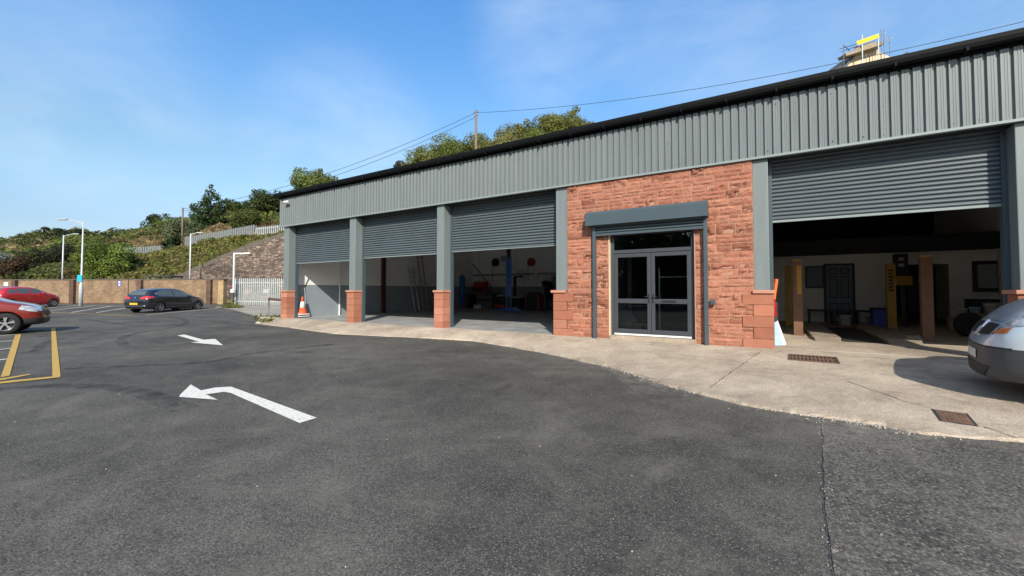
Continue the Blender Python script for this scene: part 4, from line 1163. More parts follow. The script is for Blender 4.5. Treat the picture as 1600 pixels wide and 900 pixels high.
# inside shell of the workshop
YBK = 23.5
def wall_two_tone(name, x0, x1, y0, y1, split=1.68, top=5.5):
    mb = MB(); mb.bb(x0, x1, y0, y1, split, top); o = wpart(mb, name, M['whitewall'])
    mb = MB(); mb.bb(x0, x1, y0, y1, FZ - 0.05, split - 0.0005); wpart(mb, 'painted_dado', M['greywall'], o)
wall_two_tone('end_wall', -18.1, -17.8, 10.3, YBK + 0.3)
wall_two_tone('back_wall', -17.8, -4.6, YBK, YBK + 0.25)
mb = MB(); mb.bb(-4.8, -4.6, 10.5, YBK, 0, 5.5); mb.bb(-0.24, -0.1, 10.5, 20.5, 0, 5.5); wpart(mb, 'partition_wall', M['whitewall'])
mb = MB(); mb.bb(6.2, 6.4, 10.1, 25.39, 0, 5.5); wpart(mb, 'partition_wall', M['whitewall'])
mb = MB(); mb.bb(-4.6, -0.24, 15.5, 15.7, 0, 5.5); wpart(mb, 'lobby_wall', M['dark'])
mb = MB(); mb.bb(-18.13, 6.4, 10.8, 25.8, 5.46, 5.52); wpart(mb, 'ceiling', M['plasticgrey'])
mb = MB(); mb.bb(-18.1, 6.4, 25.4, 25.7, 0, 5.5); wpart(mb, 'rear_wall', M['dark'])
for yy in (13.2, 16.4, 19.6):            # steel stanchions on the end wall
    pass
mb = MB(); mb.bb(-17.78, -17.62, 15.3, 15.5, FZ, 5.4); wpart(mb, 'stanchion', M['stanchion'])
mb = MB(); mb.tube([(-17.74, 12.75, FZ), (-17.74, 12.75, 4.2)], 0.04, 8); wpart(mb, 'downpipe', M['white'])
mb = MB()
for x in (-17.3, -14.2, -10.9, -7.6): mb.bb(x, x + 0.02, YBK - 0.012, YBK, 1.69, 5.4)
mb.bb(-17.7, -4.7, YBK - 0.12, YBK, 2.42, 2.56)
wpart(mb, 'cable_trunking', M['plasticgrey'])
mb = MB(); a, b = at_y(724, 395, YBK - 0.1), at_y(771, 452, YBK - 0.1); mb.beam(a, b, 0.14, 0.05); wpart(mb, 'diagonal_brace', M['plasticgrey'])
# right bay: white partition with door, board, doorway, window; dark loft above
YP = 19.5
mb = MB()
def wx(px): return at_y(px, 440, YP).x
holes = [(wx(1388), wx(1441), 2.25), (wx(1443), wx(1484), 2.3)]
xs_ = [-0.1, wx(1388), wx(1483), 6.2]
mb.bb(xs_[0], xs_[1], YP, YP + 0.12, FZ, 2.75); mb.bb(xs_[2], xs_[3], YP, YP + 0.12, FZ, 2.75); mb.bb(xs_[1], xs_[2], YP, YP + 0.12, 2.32, 2.75)
bw = wpart(mb, 'bay_wall', M['whitewall'])
mb = MB(); mb.bb(-0.1, 6.2, YP - 0.25, YP + 0.3, 2.76, 3.3); wpart(mb, 'loft_edge', M['black'])
def panel_door():
    a, b = at_y(1290, 414, YP).x, at_y(1331, 414, YP).x; zt_ = at_y(1310, 414.5, YP).z
    mb = MB(); mb.bb(a, b, YP - 0.05, YP - 0.002, FZ, zt_)
    d = wpart(mb, 'interior_door', M['doorblue'])
    mb = MB(); w = b - a; h = zt_ - FZ
    for (u0, u1) in ((0.13, 0.44), (0.56, 0.87)):
        for (v0, v1) in ((0.07, 0.34), (0.43, 0.80), (0.85, 0.95)):
            for (p0, p1, q0, q1) in ((u0, u1, v0, v0 + 0.014), (u0, u1, v1 - 0.014, v1), (u0, u0 + 0.035, v0, v1), (u1 - 0.035, u1, v0, v1)):
                mb.bb(a + w * p0, a + w * p1, YP - 0.062, YP - 0.051, FZ + h * q0, FZ + h * q1)
    wpart(mb, 'door_moulding', M['dark'], d)
    mb = MB(); mb.bb(a - 0.07, a - 0.003, YP - 0.06, YP - 0.001, FZ, zt_ + 0.06); mb.bb(b + 0.003, b + 0.07, YP - 0.06, YP - 0.001, FZ, zt_ + 0.06); mb.bb(a, b, YP - 0.06, YP - 0.001, zt_ + 0.003, zt_ + 0.06); wpart(mb, 'door_casing', M['dark'], d)
panel_door()
a, b = at_y(1518, 408, YP), at_y(1567, 456, YP)
mb = MB(); mb.bb(a.x, b.x, YP - 0.04, YP - 0.001, b.z, a.z); wf = wpart(mb, 'interior_window', M['dark'])
mb = MB(); mb.bb(a.x + .12, b.x - .12, YP - 0.05, YP - 0.041, b.z + .12, a.z - .12); wpart(mb, 'window_pane', M['plasticgrey'], wf)

# floors
mb = MB(); mb.bb(-18.1, -4.7, 10.2, 25.5, 0.0, FZ); tag(mb.build('workshop_floor', M['floorgrey']), 'grey painted concrete floor inside the three left bays', 'floor', kind='structure')
mb = MB(); mb.bb(-0.2, 6.3, 10.2, 25.5, 0.0, FZ + 0.004); tag(mb.build('bay_floor', M['apron']), 'tan concrete floor inside the right bay', 'floor', kind='structure')
mb = MB(); mb.bb(-4.69, -0.21, 10.35, 16, 0.0, 0.3); tag(mb.build('lobby_floor', M['floorgrey']), 'dim floor behind the glazed entrance door', 'floor', kind='structure')

# ================================================================== CAR PARK EDGE
def frame_z(a, b): return math.atan2(b[1] - a[1], b[0] - a[0])
def solid(parent_a, parent_b):
    """empty at a, x axis along a->b; returns (empty maker params, length)"""
    a, b = Vector(parent_a), Vector(parent_b); return frame_z(a, b), (b - a).to_2d().length

WA, WBp = col_d(-80, 37.3), col_d(352, 34.9)
rz, wl = solid(WA, WBp)
wall = thing('brick_wall', 'long brown brick boundary wall with dark piers at the back of the car park', 'wall', (WA.x, WA.y, GR), rz)
def wx_at(px):      # distance along the wall for a pixel column
    r = ray(px, 450).to_2d(); a = WA.to_2d(); d = (WBp - WA).to_2d().normalized()
    # solve r*t = a + d*s
    det = r.x * (-d.y) + d.x * r.y
    t = (a.x * (-d.y) + d.x * a.y) / det
    p = r * t; return (p - a).dot(d)
WH = 2.05
mb = MB(); mb.bb(0, wl - 0.5, -0.11, 0.11, -0.2, WH); mb.build('brickwork', M['brick'], wall)
mb = MB(); mb.bb(0, wl - 0.5, -0.125, 0.15, -0.2, 0.09); mb.build('plinth', M['brickdark'], wall)
mb = MB(); mb.bb(0, wl - 0.45, -0.14, 0.14, WH, WH + 0.09); mb.build('coping', M['coping'], wall)
for px in (27.5, 118, 222.5, 330.5):
    s = wx_at(px); mb = MB(); mb.bb(s - 0.2, s + 0.2, -0.34, -0.112, -0.2, WH + 0.03); mb.build('pilaster', M['brickdark'], wall)
mb = MB(); mb.bb(wl - 0.49, wl, -0.2, 0.2, -0.2, WH - 0.02); mb.build('end_pier', M['brickbuff'], wall)
mb = MB(); mb.bb(wl - 0.53, wl + 0.04, -0.24, 0.24, WH - 0.018, WH + 0.06); mb.build('end_pier_coping', M['coping'], wall)

# low dark flat roof showing over the wall
sp = wx_at(220)
sh0 = WA + (WBp - WA).normalized() * sp; sh_rz = rz
sh = thing('bike_shelter', 'low dark flat roofed shelter just showing above the brick wall', 'shelter', (sh0.x - math.sin(rz) * 1.0, sh0.y + math.cos(rz) * 1.0, GR), rz)
mb = MB(); mb.bevbox((1.0, 0.3, 2.38), (2.3, 1.3, 0.13), 0.02); mb.build('shelter_roof', M['dark'], sh)
for x, y in ((0, -.25), (2.0, -.25), (0, .85), (2.0, .85)):
    mb = MB(); mb.bb(x - .04, x + .04, y - .04, y + .04, 0, 2.31); mb.build('post', M['dark'], sh)

def on_wall_face(px, py, off=0.118):
    """point on the car park face of the brick wall"""
    s = wx_at(px); d = (WBp - WA).to_2d().normalized(); nn = Vector((d.y, -d.x))
    p2 = WA.to_2d() + d * s + nn * off
    dep = p2.x * FW.x + p2.y * FW.y
    return Vector((p2.x, p2.y, at_d(px, py, dep).z))
p = on_wall_face(188.5, 443)
t = thing('parking_sign', 'small blue and white parking sign on the brick wall behind the black hatchback', 'sign', p, rz)
mb = MB(); mb.bb(-0.16, 0.16, -0.012, 0.0, -0.24, 0.24); mb.build('sign_plate', M['signblue'], t)
mb = MB(); mb.bb(-0.07, 0.10, -0.016, -0.0125, 0.04, 0.19); mb.build('white_panel', M['signwhite'], t)
mb = MB(); mb.bb(-0.08, 0.11, -0.016, -0.0125, -0.2, -0.02); mb.build('pale_panel', mat('sign_pale', (0.5, 0.55, 0.8), 0.5, var=0), t)
p = on_wall_face(12, 444)
t = thing('wall_notice', 'plain white notice on the brick wall above the bright red hatchback', 'sign', p, rz)
mb = MB(); mb.bevbox((0, -0.01, 0), (0.42, 0.02, 0.3), 0.005); mb.build('notice_plate', M['signwhite'], t)

# lamp columns
def lamp_column(label, base, h, r0, arm, yaw, wide_base=True, head='flat', sign=None, m='polewhite'):
    t = thing('lamp_column', label, 'street lamp', base, yaw)
    mb = MB(); mb.sm = True
    if wide_base: mb.lathe([(0.125, -0.1), (0.125, 1.55), (0.115, 1.62), (r0, 1.78), (r0 * 0.62, h), (0, h + 0.01)], n=16)
    else: mb.lathe([(r0, -0.3), (r0 * 0.95, h), (0, h + 0.01)], n=12)
    mb.build('pole', M[m], t)
    mb = MB(); mb.tube([(0, 0, h - 0.15), (arm * 0.3, 0, h + 0.0), (arm, 0, h + arm * 0.12)], 0.035, 8); mb.build('arm', M[m], t)
    mb = MB()
    if head == 'flat': mb.bevbox((arm + 0.22, 0, h + arm * 0.12 + 0.02), (0.75, 0.26, 0.09), 0.03)
    else: mb.bevbox((arm + 0.2, 0, h + arm * 0.12), (0.55, 0.16, 0.09), 0.03)
    mb.build('lamp_head', M['galv'], t)
    return t
cam_left = math.atan2(-RT.y, -RT.x); cam_right = math.atan2(RT.y, RT.x)
b = on_g(126, 478.6); dl = b.x * FW.x + b.y * FW.y
h = at_d(129, 346.5, dl).z - b.z
lc = lamp_column('tall white lamp column with a cyan sign standing before the brick wall', b, h, 0.06, 1.35, cam_left)
zs_ = at_d(126, 434.8, dl).z - b.z
t = thing('column_sign', 'small bright cyan sign strapped to the tall lamp column', 'sign', (b.x, b.y, b.z + zs_), YAW)
mb = MB(); mb.bevbox((-0.04, -0.10, 0), (0.34, 0.02, 0.5), 0.006); mb.build('sign_plate', M['signcyan'], t)
mb = MB()
for z in (-0.15, 0.15): mb = MB(); mb.lathe([(0.085, z - 0.012), (0.1, z - 0.012), (0.1, z + 0.012), (0.085, z + 0.012)], n=14); mb.build('strap', M['galv'], t)
def lamp_behind(label, px, py_top, dep, arm, yawd, r=0.055):
    b_ = ud((px - 800) / F_PX * dep, dep, GR)
    lamp_column(label, b_, at_d(px, py_top, dep).z - GR, r, arm, yawd, False, 'small')
lamp_behind('white lamp column behind the wall, left of the tall one with the cyan sign', 97, 367.5, 39.0, 0.95, cam_right)
lamp_behind('white lamp column rising behind the wall beside the sloping stone wall', 296.3, 365, 37.5, 0.65, cam_right)

# gate post lamp with a little box, palisade gate, fence
gb0, gb1 = on_g(366.5, 477.6), on_g(447, 478.5)
gz, gl = solid(gb0, gb1)
t = thing('gate_lamp', 'slim white angle post with a short arm and box beside the palisade gate', 'post', on_g(364.6, 478.2), gz)
hh = at_d(364.6, 396.5, 31.8).z - GR
zb_ = at_d(364, 454, 31.8).z - GR
mb = MB(); mb.bb(-0.05, 0.05, -0.05, 0.05, zb_ + .1, hh); mb.bb(-0.05, 0.95, -0.045, 0.045, hh + 0.001, hh + 0.1); mb.build('angle_post', M['white'], t)
mb = MB(); mb.bevbox((1.15, 0, hh + 0.06), (0.45, 0.16, 0.1), 0.02); mb.build('lamp_head', M['white'], t)
mb = MB(); mb.bevbox((-0.06, -0.03, zb_), (0.26, 0.16, 0.26), 0.02); mb.build('switch_box', M['white'], t)
mb = MB(); mb.bb(-0.04, 0.04, -0.04, 0.04, -0.1, zb_ - .13); mb.build('lower_post', M['dark'], t)
mb = MB(); mb.bevbox((-0.1, -0.04, zb_ + 0.28), (0.12, 0.08, 0.12), 0.01); mb.build('alarm_bell', M['red'], t)

def palisade(name, label, cat, a, b, h, pitch=0.155, pw=0.07, m='galv', gate=False, group=None):
    rz_, ln = solid(a, b)
    t = thing(name, label, cat, a, rz_, group); slope = (b[2] - a[2]) / max(0.1, ln)
    mb = MB(); x = 0.05
    while x < ln:
        z0 = slope * x + 0.04
        mb.prism([(x - pw / 2, z0), (x + pw / 2, z0), (x + pw / 2, z0 + h - 0.12), (x + pw * 0.28, z0 + h), (x, z0 + h - 0.09), (x - pw * 0.28, z0 + h), (x - pw / 2, z0 + h - 0.12)], lambda p, q, s: (p, s, q), -0.012, 0.0)
        x += pitch
    mb.build('pales', M[m], t)
    for zf in (0.16, 0.84):
        mb = MB(); z = h * zf
        mb.add([(0, 0.001, z - .03), (ln, 0.001, z + slope * ln - .03), (ln, 0.001, z + slope * ln + .03), (0, 0.001, z + .03), (0, 0.04, z - .03), (ln, 0.04, z + slope * ln - .03), (ln, 0.04, z + slope * ln + .03), (0, 0.04, z + .03)],
               [(0, 1, 2, 3), (7, 6, 5, 4), (0, 4, 5, 1), (1, 5, 6, 2), (2, 6, 7, 3), (3, 7, 4, 0)])
        mb.build('rail', M[m], t)
    k = max(1, int(ln / 2.75))
    for i in range(k + 1):
        x = ln * i / k; mb = MB(); mb.bb(x - .045, x + .045, 0.042, 0.13, slope * x - 0.3, slope * x + h * 0.95); mb.build('post', M[m], t)
    return t, ln
gt, gl = palisade('palisade_gate', 'pale galvanised palisade gate with a lock plate between wall and workshop', 'gate', gb0, gb1, 2.12, 0.172, 0.085)
mb = MB(); lx = gl * 0.62; mb.bevbox((lx, -0.03, 1.12), (0.42, 0.03, 0.3), 0.01); mb.build('lock_plate', M['galv'], gt)
mb = MB(); mb.bevbox((gl * 0.07, 0.09, 0.85), (0.5, 0.06, 1.6), 0.01); mb.build('side_sheet', M['dark'], gt)

# hand rail by the pad
a = on_g(420, 494.6); b = Vector((-18.05, 10.3, g((-18, 10.3))))
rz_, ln = solid(a, b); dr_ = a.x * FW.x + a.y * FW.y; hz = at_d(420, 466.5, dr_).z - a.z
t = thing('hand_rail', 'low dark rail on a thin post meeting the left corner of the workshop', 'rail', a, rz_)
mb = MB(); mb.bb(-0.035, 0.035, -0.035, 0.035, -0.2, hz - .07); mb.build('post', M['fencegrey'], t)
mb = MB(); mb.bb(-0.08, ln, -0.05, 0.05, hz - 0.069, hz + 0.05); mb.build('top_rail', M['rust'], t)

def weeds(label, base, rad, n, h):
    P = []; S = []; Cc = []
    for i in range(n):
        q = Vector((rnd.gauss(0, rad * .5), rnd.gauss(0, rad * .35), 0)); z = abs(rnd.gauss(0, h * .5))
        P.append((base[0] + q.x, base[1] + q.y, base[2] + z)); S.append(rnd.uniform(.05, .11)); k = rnd.uniform(.6, 1.3); Cc.append((.17 * k, .19 * k, .05 * k))
    o = leaf_mesh('weeds', np.array(P), np.array(S), np.array(Cc), M['leaf']); tag(o, label, 'weeds', kind='stuff')
weeds('low green weeds at the foot of the brick end pier', on_g(362, 481), 0.8, 420, 0.3)
weeds('weeds around the thin post of the low rail', on_g(427, 498.5), 1.0, 380, 0.16)
weeds('weeds at the left corner of the workshop', Vector((-18.3, 9.75, 0.1)), 0.5, 120, 0.12)

# sloping stone retaining wall beyond the gate
SA, SB = ud((272 - 800) / F_PX * 39.3, 39.3, GR), ud((452 - 800) / F_PX * 39.0, 39.0, GR)
rz_, ln = solid(SA, SB)
t = thing('stone_retaining_wall', 'old rubble stone retaining wall with a dark sloping coping behind the gate', 'wall', SA, rz_)
tops = [(272, 438), (290, 432), (330, 414), (370, 396), (410, 381), (440, 371.5), (452, 368)]
pts = []
for px, py in tops:
    f = (px - 272) / 180; pts.append((ln * f, at_d(px, py, 39.3 - 0.3 * f).z - GR))
mb = MB(); poly = [(0, -0.3)] + [(x, z) for x, z in pts] + [(ln, -0.3)]
poly = poly[::-1]
mb.prism(poly, lambda a_, b_, s: (a_, s, b_), -0.3, 0.3); mb.build('stonework', M['stonebulk'], t)
mb = MB()
for (x0, z0), (x1, z1) in zip(pts[:-1], pts[1:]): mb.beam((x0 - .01, -0.02, z0 + .06), (x1 + .01, -0.02, z1 + .06), 0.14, 0.72)
mb.build('coping', M['coping'], t)

# path fence up the slope
A, B_ = hill_p(186, 50.6), hill_p(262, 50.2)
palisade('palisade_fence', 'lower run of grey palisade fence climbing the hillside, left of the round bush', 'fence', A, B_, 1.1, 0.3, 0.22, 'fencegrey')
A, B_ = hill_p(285, 50.2), hill_p(398, 48.5)
palisade('palisade_fence', 'middle run of grey palisade fence on the hillside, right of the round bush', 'fence', A, B_, 1.45, 0.3, 0.24, 'fencegrey')
A, B_ = hill_p(398, 47.6), hill_p(452, 46.5)
palisade('palisade_fence', 'pale spiked palisade fence at the top of the stone retaining wall', 'fence', A, B_, 1.25, 0.27, 0.13, 'galv')

# telegraph poles and wires
def pole(label, base, h, r, m='wood'):
    t = thing('telegraph_pole', label, 'pole', base)
    mb = MB(); mb.sm = True; mb.lathe([(r, -0.8), (r * .72, h), (r * .5, h + .05), (0, h + .06)], n=12); mb.build('pole_shaft', M[m], t)
    for z in (h - .25, h - .65): mb = MB(); mb.tube([(-r * 1.6, 0, z), (r * 1.6, 0, z)], .035, 6); mb.build('bracket', M['dark'], t)
    return t
pm = hill_p(743, 45); p_top = at_d(743, 172, 45)
pole('weathered telegraph pole standing behind the workshop roof', pm, p_top.z - pm.z, 0.17)
pf = hill_p(283, 56); f_top = at_d(283, 325, 56)
pole('slim dark telegraph pole on the hillside above the round bush', pf, f_top.z - pf.z, 0.13)
ps = hill_p(190, 100); s_top = at_d(190, 368, 100)
pole('tiny distant pole on the far hillside', ps, s_top.z - ps.z, 0.2, 'timber')
def wire(label, a, b, sag, r):
    pts = []
    for i in range(25):
        f = i / 24; p = Vector(a).lerp(Vector(b), f); p.z -= sag * 4 * f * (1 - f); pts.append(p)
    mb = MB(); mb.sm = True; mb.tube(pts, r, 5); tag(mb.build('overhead_wire', M['black']), label, 'wire', 'overhead wires from the telegraph poles')
wire('upper of the two wires falling left from the weathered pole', p_top - Vector((0, 0, .3)), f_top - Vector((0, 0, .15)), 1.5, 0.022)
wire('lower of the two wires falling left from the weathered pole', p_top - Vector((0, 0, .8)), f_top - Vector((0, 0, .45)), 1.7, 0.022)
wire('single wire crossing the sky above the workshop roof to the right', p_top - Vector((0, 0, .3)), at_d(1760, -6, 24), 1.35, 0.02)

# ------------------------------------------------------------------ trees and bushes (each its own kind and place)
def T(label, px, py_top, d, wpx, col, kind='round', leaf=None, cat='tree', sink=0.0, name=None, dens=26, py_base=None, **k):
    b = hill_p(px, d)
    if py_base is not None: b = at_d(px, py_base, d)
    top = at_d(px, py_top, d); w = wpx / F_PX * d
    leaf = leaf or 0.0027 * d
    tree(name or ('bush' if kind == 'bush' else 'pine_tree' if kind in ('conifer', 'scraggy') else 'broadleaf_tree'), label, cat, (b.x, b.y, b.z - sink), top.z - b.z + sink, w, col, leaf, dens, kind=kind, **k)
DG, MG, LG, OG = (0.06, 0.088, 0.028), (0.155, 0.185, 0.045), (0.16, 0.215, 0.04), (0.19, 0.19, 0.055)
T('tall dark pine standing out of the hillside skyline', 326, 290, 70, 54, (0.055, 0.09, 0.032), 'conifer', name='pine_tree', dens=30)
T('straggly wind bent pine left of the tall dark pine', 240, 334, 74, 42, (0.05, 0.068, 0.028), 'scraggy')
T('rounded dark green tree right of the tall pine', 364, 314, 72, 50, (0.075, 0.108, 0.03))
T('broad dark green tree against the left end of the workshop roof', 418, 300, 66, 66, (0.07, 0.1, 0.03))
T('leafy mid green tree rising over the left end of the roof', 490, 274, 58, 76, (0.15, 0.18, 0.043), dens=24)
T('small purplish brown shrub at the left end of the hedge behind the roof', 628, 252, 56, 40, (0.06, 0.045, 0.03), 'bush', cat='bush', sink=1)
T('rounded bush behind the roof next to the purplish shrub', 658, 231, 56, 80, OG, 'bush', cat='bush', sink=1.5)
T('taller green bush left of the weathered telegraph pole', 702, 218, 58, 96, MG, 'bush', cat='bush', sink=2)
T('wide olive bush right of the weathered telegraph pole', 784, 207, 58, 104, OG, 'bush', cat='bush', sink=2)
T('large rounded tree behind the middle of the workshop roof', 880, 182, 58, 86, (0.175, 0.18, 0.048), dens=28, sink=1)
T('low green bush below the large tree at the roof edge', 838, 194, 54, 70, MG, 'bush', cat='bush', sink=2)
T('olive bush right behind the weathered telegraph pole', 744, 216, 59, 84, MG, 'bush', cat='bush', sink=2)
T('leafy bush filling the hedge left of the large rounded tree', 818, 204, 60, 74, OG, 'bush', cat='bush', sink=2)
T('bright green spreading bush just behind the brick wall', 163, 380, 42, 80, LG, 'bush', cat='bush', sink=0.5, py_base=440, dens=22)
T('dark shadowy bush right of the bright green bush', 196, 388, 42.5, 40, DG, 'bush', cat='bush', sink=0.5, py_base=440)
T('dark dense shrub behind the wall left of the tall lamp column', 88, 378, 46, 60, (0.035, 0.042, 0.02), 'bush', cat='bush', sink=1, py_base=440)
T('brownish shrub behind the wall near the left edge', 22, 404, 42, 46, (0.085, 0.055, 0.03), 'bush', cat='bush', sink=1, py_base=440)
T('pale silvery bush at the far left edge above the wall', 1, 394, 44, 30, (0.24, 0.26, 0.22), 'bush', cat='bush', sink=1, py_base=430)
T('dark olive shrub between the silvery bush and the left lamp column', 56, 388, 47, 56, (0.045, 0.06, 0.022), 'bush', cat='bush', sink=1, py_base=440)
T('round dark clipped looking bush beside the hillside fence', 272, 371, 49.5, 27, (0.04, 0.062, 0.02), 'bush', cat='bush', py_base=396, dens=34)
T('yellow green gorse bush below the spiked fence', 384, 366, 46, 46, (0.16, 0.15, 0.025), 'bush', cat='bush', py_base=390)
T('silvery green willow like bush on the slope below the tall pine', 282, 340, 64, 46, (0.16, 0.19, 0.1), 'bush', cat='bush', sink=1)
T('smaller grey green bush under the rounded dark tree', 315, 348, 62, 34, (0.1, 0.13, 0.06), 'bush', cat='bush', sink=1)
T('bright leaved tree between the pine and the stone wall', 385, 330, 58, 46, (0.09, 0.115, 0.03), sink=1)
T('russet bush by the left end of the spiked fence', 418, 345, 56, 40, (0.12, 0.07, 0.03), 'bush', cat='bush', sink=1)
for i, (px, py, d, w, lb) in enumerate(((82, 356, 150, 46, 'dark windswept thicket on the far left skyline'), (118, 358, 130, 44, 'rounded dark tree on the skyline behind the tall lamp column'), (150, 366, 110, 46, 'dark tree right of the tall lamp head on the skyline'),
                         (178, 364, 110, 40, 'dense dark tree above the bright green bush on the skyline'), (205, 366, 105, 36, 'low dark tree on the skyline left of the straggly pine'), (44, 366, 170, 40, 'distant olive thicket low on the left skyline'))):
    T(lb, px, py, d, w, (0.03, 0.045, 0.018) if i != 5 else (0.06, 0.07, 0.03), 'bush', cat='tree', name='hilltop_tree', sink=1.5)

# trees behind the viewer that the door glass mirrors
tree('broadleaf_tree', 'dark tree mirrored in the glass of the entrance door', 'tree', (-8.0, -17, 0), 7.5, 8, DG, 0.5, 20, group=None)
tree('broadleaf_tree', 'second darker tree mirrored in the right leaf of the entrance door', 'tree', (-1.5, -21, 0), 8.5, 9, (0.025, 0.045, 0.015), 0.5, 20)

# ------------------------------------------------------------------ house with scaffolding behind the roof
HD = 44.0
hb = at_d(1362, 240, HD)
house = thing('house', 'cream house with a dark hipped roof showing above the right end of the workshop', 'house', hb, YAW)
def hl(px, py, dd=0.0):
    """local house coordinates of a photo point at depth HD+dd"""
    p = at_d(px, py, HD + dd) - hb; q = Matrix.Rotation(-YAW, 3, 'Z') @ p; return q
mb = MB()
e = hl(1316, 108); w0, w1, zt_ = hl(1312, 0).x, hl(1398, 0).x, hl(1350, 93).z
xa, xb = hl(1330, 0).x, hl(1362, 0).x
mb.bb(w0, w1, 0, 6.5, 0, zt_ - 0.6); mb.build('wall', M['cream'], house)
zc = hl(1350, 82).z
mb = MB(); mb.prism([(hl(1310, 0).x, hl(0, 111).z), (hl(1331, 0).x, hl(0, 87).z), (hl(1366, 0).x, hl(0, 77).z), (hl(1373, 0).x, hl(0, 86).z), (hl(1392, 0).x, hl(0, 93).z), (hl(1399, 0).x, hl(0, 98).z)], lambda a_, b_, s: (a_, s, b_), -0.25, 0.0); mb.build('gable', M['cream'], house)
mb = MB(); mb.prism([(hl(1308, 0).x, hl(0, 112).z), (hl(1330, 0).x, hl(0, 84).z), (hl(1366, 0).x, hl(0, 74).z), (hl(1366, 0).x, hl(0, 77).z - .02), (hl(1331, 0).x, hl(0, 87).z - .02), (hl(1312, 0).x, hl(0, 112).z)], lambda a_, b_, s: (a_, s, b_), -0.5, 6.5); mb.build('roof_verge', M['slate'], house)
p0, p1, p2 = hl(1386, 97), hl(1423, 77), hl(1427, 92)
mb = MB(); mb.add([(p0.x, 0.0, p0.z - .3), (p1.x, 0.3, p1.z), (p2.x, 0.0, p2.z - 1.2), (p1.x, 4.5, p1.z - 0.2), (p0.x, 4.5, p0.z)], [(0, 2, 3, 1), (0, 1, 3, 4)]); mb.build('roof', M['slate'], house)
mb = MB(); mb.bb(hl(1336, 0).x, hl(1347, 0).x, -0.3, -0.252, hl(0, 111).z, hl(0, 103).z); mb.build('window', M['dark'], house)
sc_ = thing('scaffold', 'tube scaffolding with boards and bright yellow sheeting around the cream house gable', 'scaffold', hb, YAW)
tb = []
for px, py0, py1 in ((1303, 112, 79), (1331, 112, 66), (1337, 112, 95), (1355.5, 112, 64), (1360, 100, 57), (1364, 96, 57), (1372.5, 80, 68)):
    mb = MB(); a_, b_ = hl(px, py0), hl(px, py1); mb.tube([(a_.x, -1.3, a_.z - 6), (b_.x, -1.3, b_.z)], 0.03 if px != 1331 and px != 1355.5 else 0.06, 6); mb.build('upright', M['galv'] if px in (1331, 1355.5) else M['fencegrey'], sc_)
for (q0, q1) in (((1298, 87), (1322, 80)), ((1300, 91), (1325, 82.5)), ((1304, 82), (1313, 90)), ((1366, 67), (1374, 79)), ((1362, 65), (1368, 62)), ((1369, 73), (1378, 70)), ((1294, 101.5), (1304, 97)), ((1304, 107), (1313, 104))):
    mb = MB(); a_, b_ = hl(*q0), hl(*q1); mb.tube([(a_.x, -1.25, a_.z), (b_.x, -1.25, b_.z)], 0.035, 5); mb.build('ledger', M['galv'] if q0[0] > 1350 else M['dark'], sc_)
mb = MB(); a_, b_ = hl(1307, 95.5), hl(1366, 76.5); mb.beam((a_.x, -0.75, a_.z), (b_.x, -0.75, b_.z), 1.0, 0.3); mb.build('platform_board', M['timber'], sc_)
mb = MB(); a_, b_ = hl(1322.5, 79.5), hl(1355.5, 67.8); mb.beam((a_.x, -1.37, a_.z), (b_.x, -1.37, b_.z), 0.03, 0.42); mb.build('yellow_sheet', M['tarp'], sc_)
mb = MB(); a_, b_ = hl(1323, 87), hl(1354, 77); mb.beam((a_.x, -1.1, a_.z), (b_.x, -1.1, b_.z), 0.05, 0.5); mb.build('toe_board', M['timber'], sc_)

# gull over the roof
gp_ = at_d(1483, 71.5, 22)
gull = MB(); gull.sm = True
gull.lathe([(0.0, -0.2), (0.03, -0.16), (0.055, -0.05), (0.05, 0.05), (0.035, 0.13), (0.03, 0.17), (0.012, 0.2), (0, 0.23)], n=8, axis='x')
gull.add([(-0.06, 0.03, 0.02), (0.07, 0.03, 0.02), (0.1, 0.28, 0.10), (0.0, 0.55, 0.04), (-0.05, 0.25, 0.09)], [(0, 1, 2, 4), (4, 2, 3)])
gull.add([(-0.06, -0.03, 0.02), (0.07, -0.03, 0.02), (0.1, -0.28, 0.10), (0.0, -0.55, 0.04), (-0.05, -0.25, 0.09)], [(0, 4, 2, 1), (4, 3, 2)])
gull.add([(-0.17, -0.02, 0), (-0.17, 0.02, 0), (-0.27, 0.05, 0), (-0.27, -0.05, 0)], [(0, 1, 2, 3)])
o = gull.build('gull', M['feather']); o.location = gp_; o.rotation_euler = (0, 0, YAW + 0.6); o.scale = (.75, .75, .75)
tag(o, 'small grey gull gliding above the right end of the roof', 'bird')

# security camera on the cladding
p = at_y(449.5, 317, YF - 0.02)
t = thing('security_camera', 'small white bullet camera on the cladding at the left end', 'camera', p)
mb = MB(); mb.bb(-0.04, 0.04, -0.03, 0.015, -0.05, 0.05); mb.tube([(0, -0.02, 0), (0, -0.1, 0.0)], 0.018, 6); mb.build('bracket', M['white'], t)
mb = MB(); mb.sm = True; mb.lathe([(0, -0.12), (0.05, -0.12), (0.055, 0.0), (0.055, 0.16), (0.04, 0.18), (0, 0.18)], (0.05, -0.13, 0.0), 12, 'x'); mb.build('camera_body', M['white'], t)

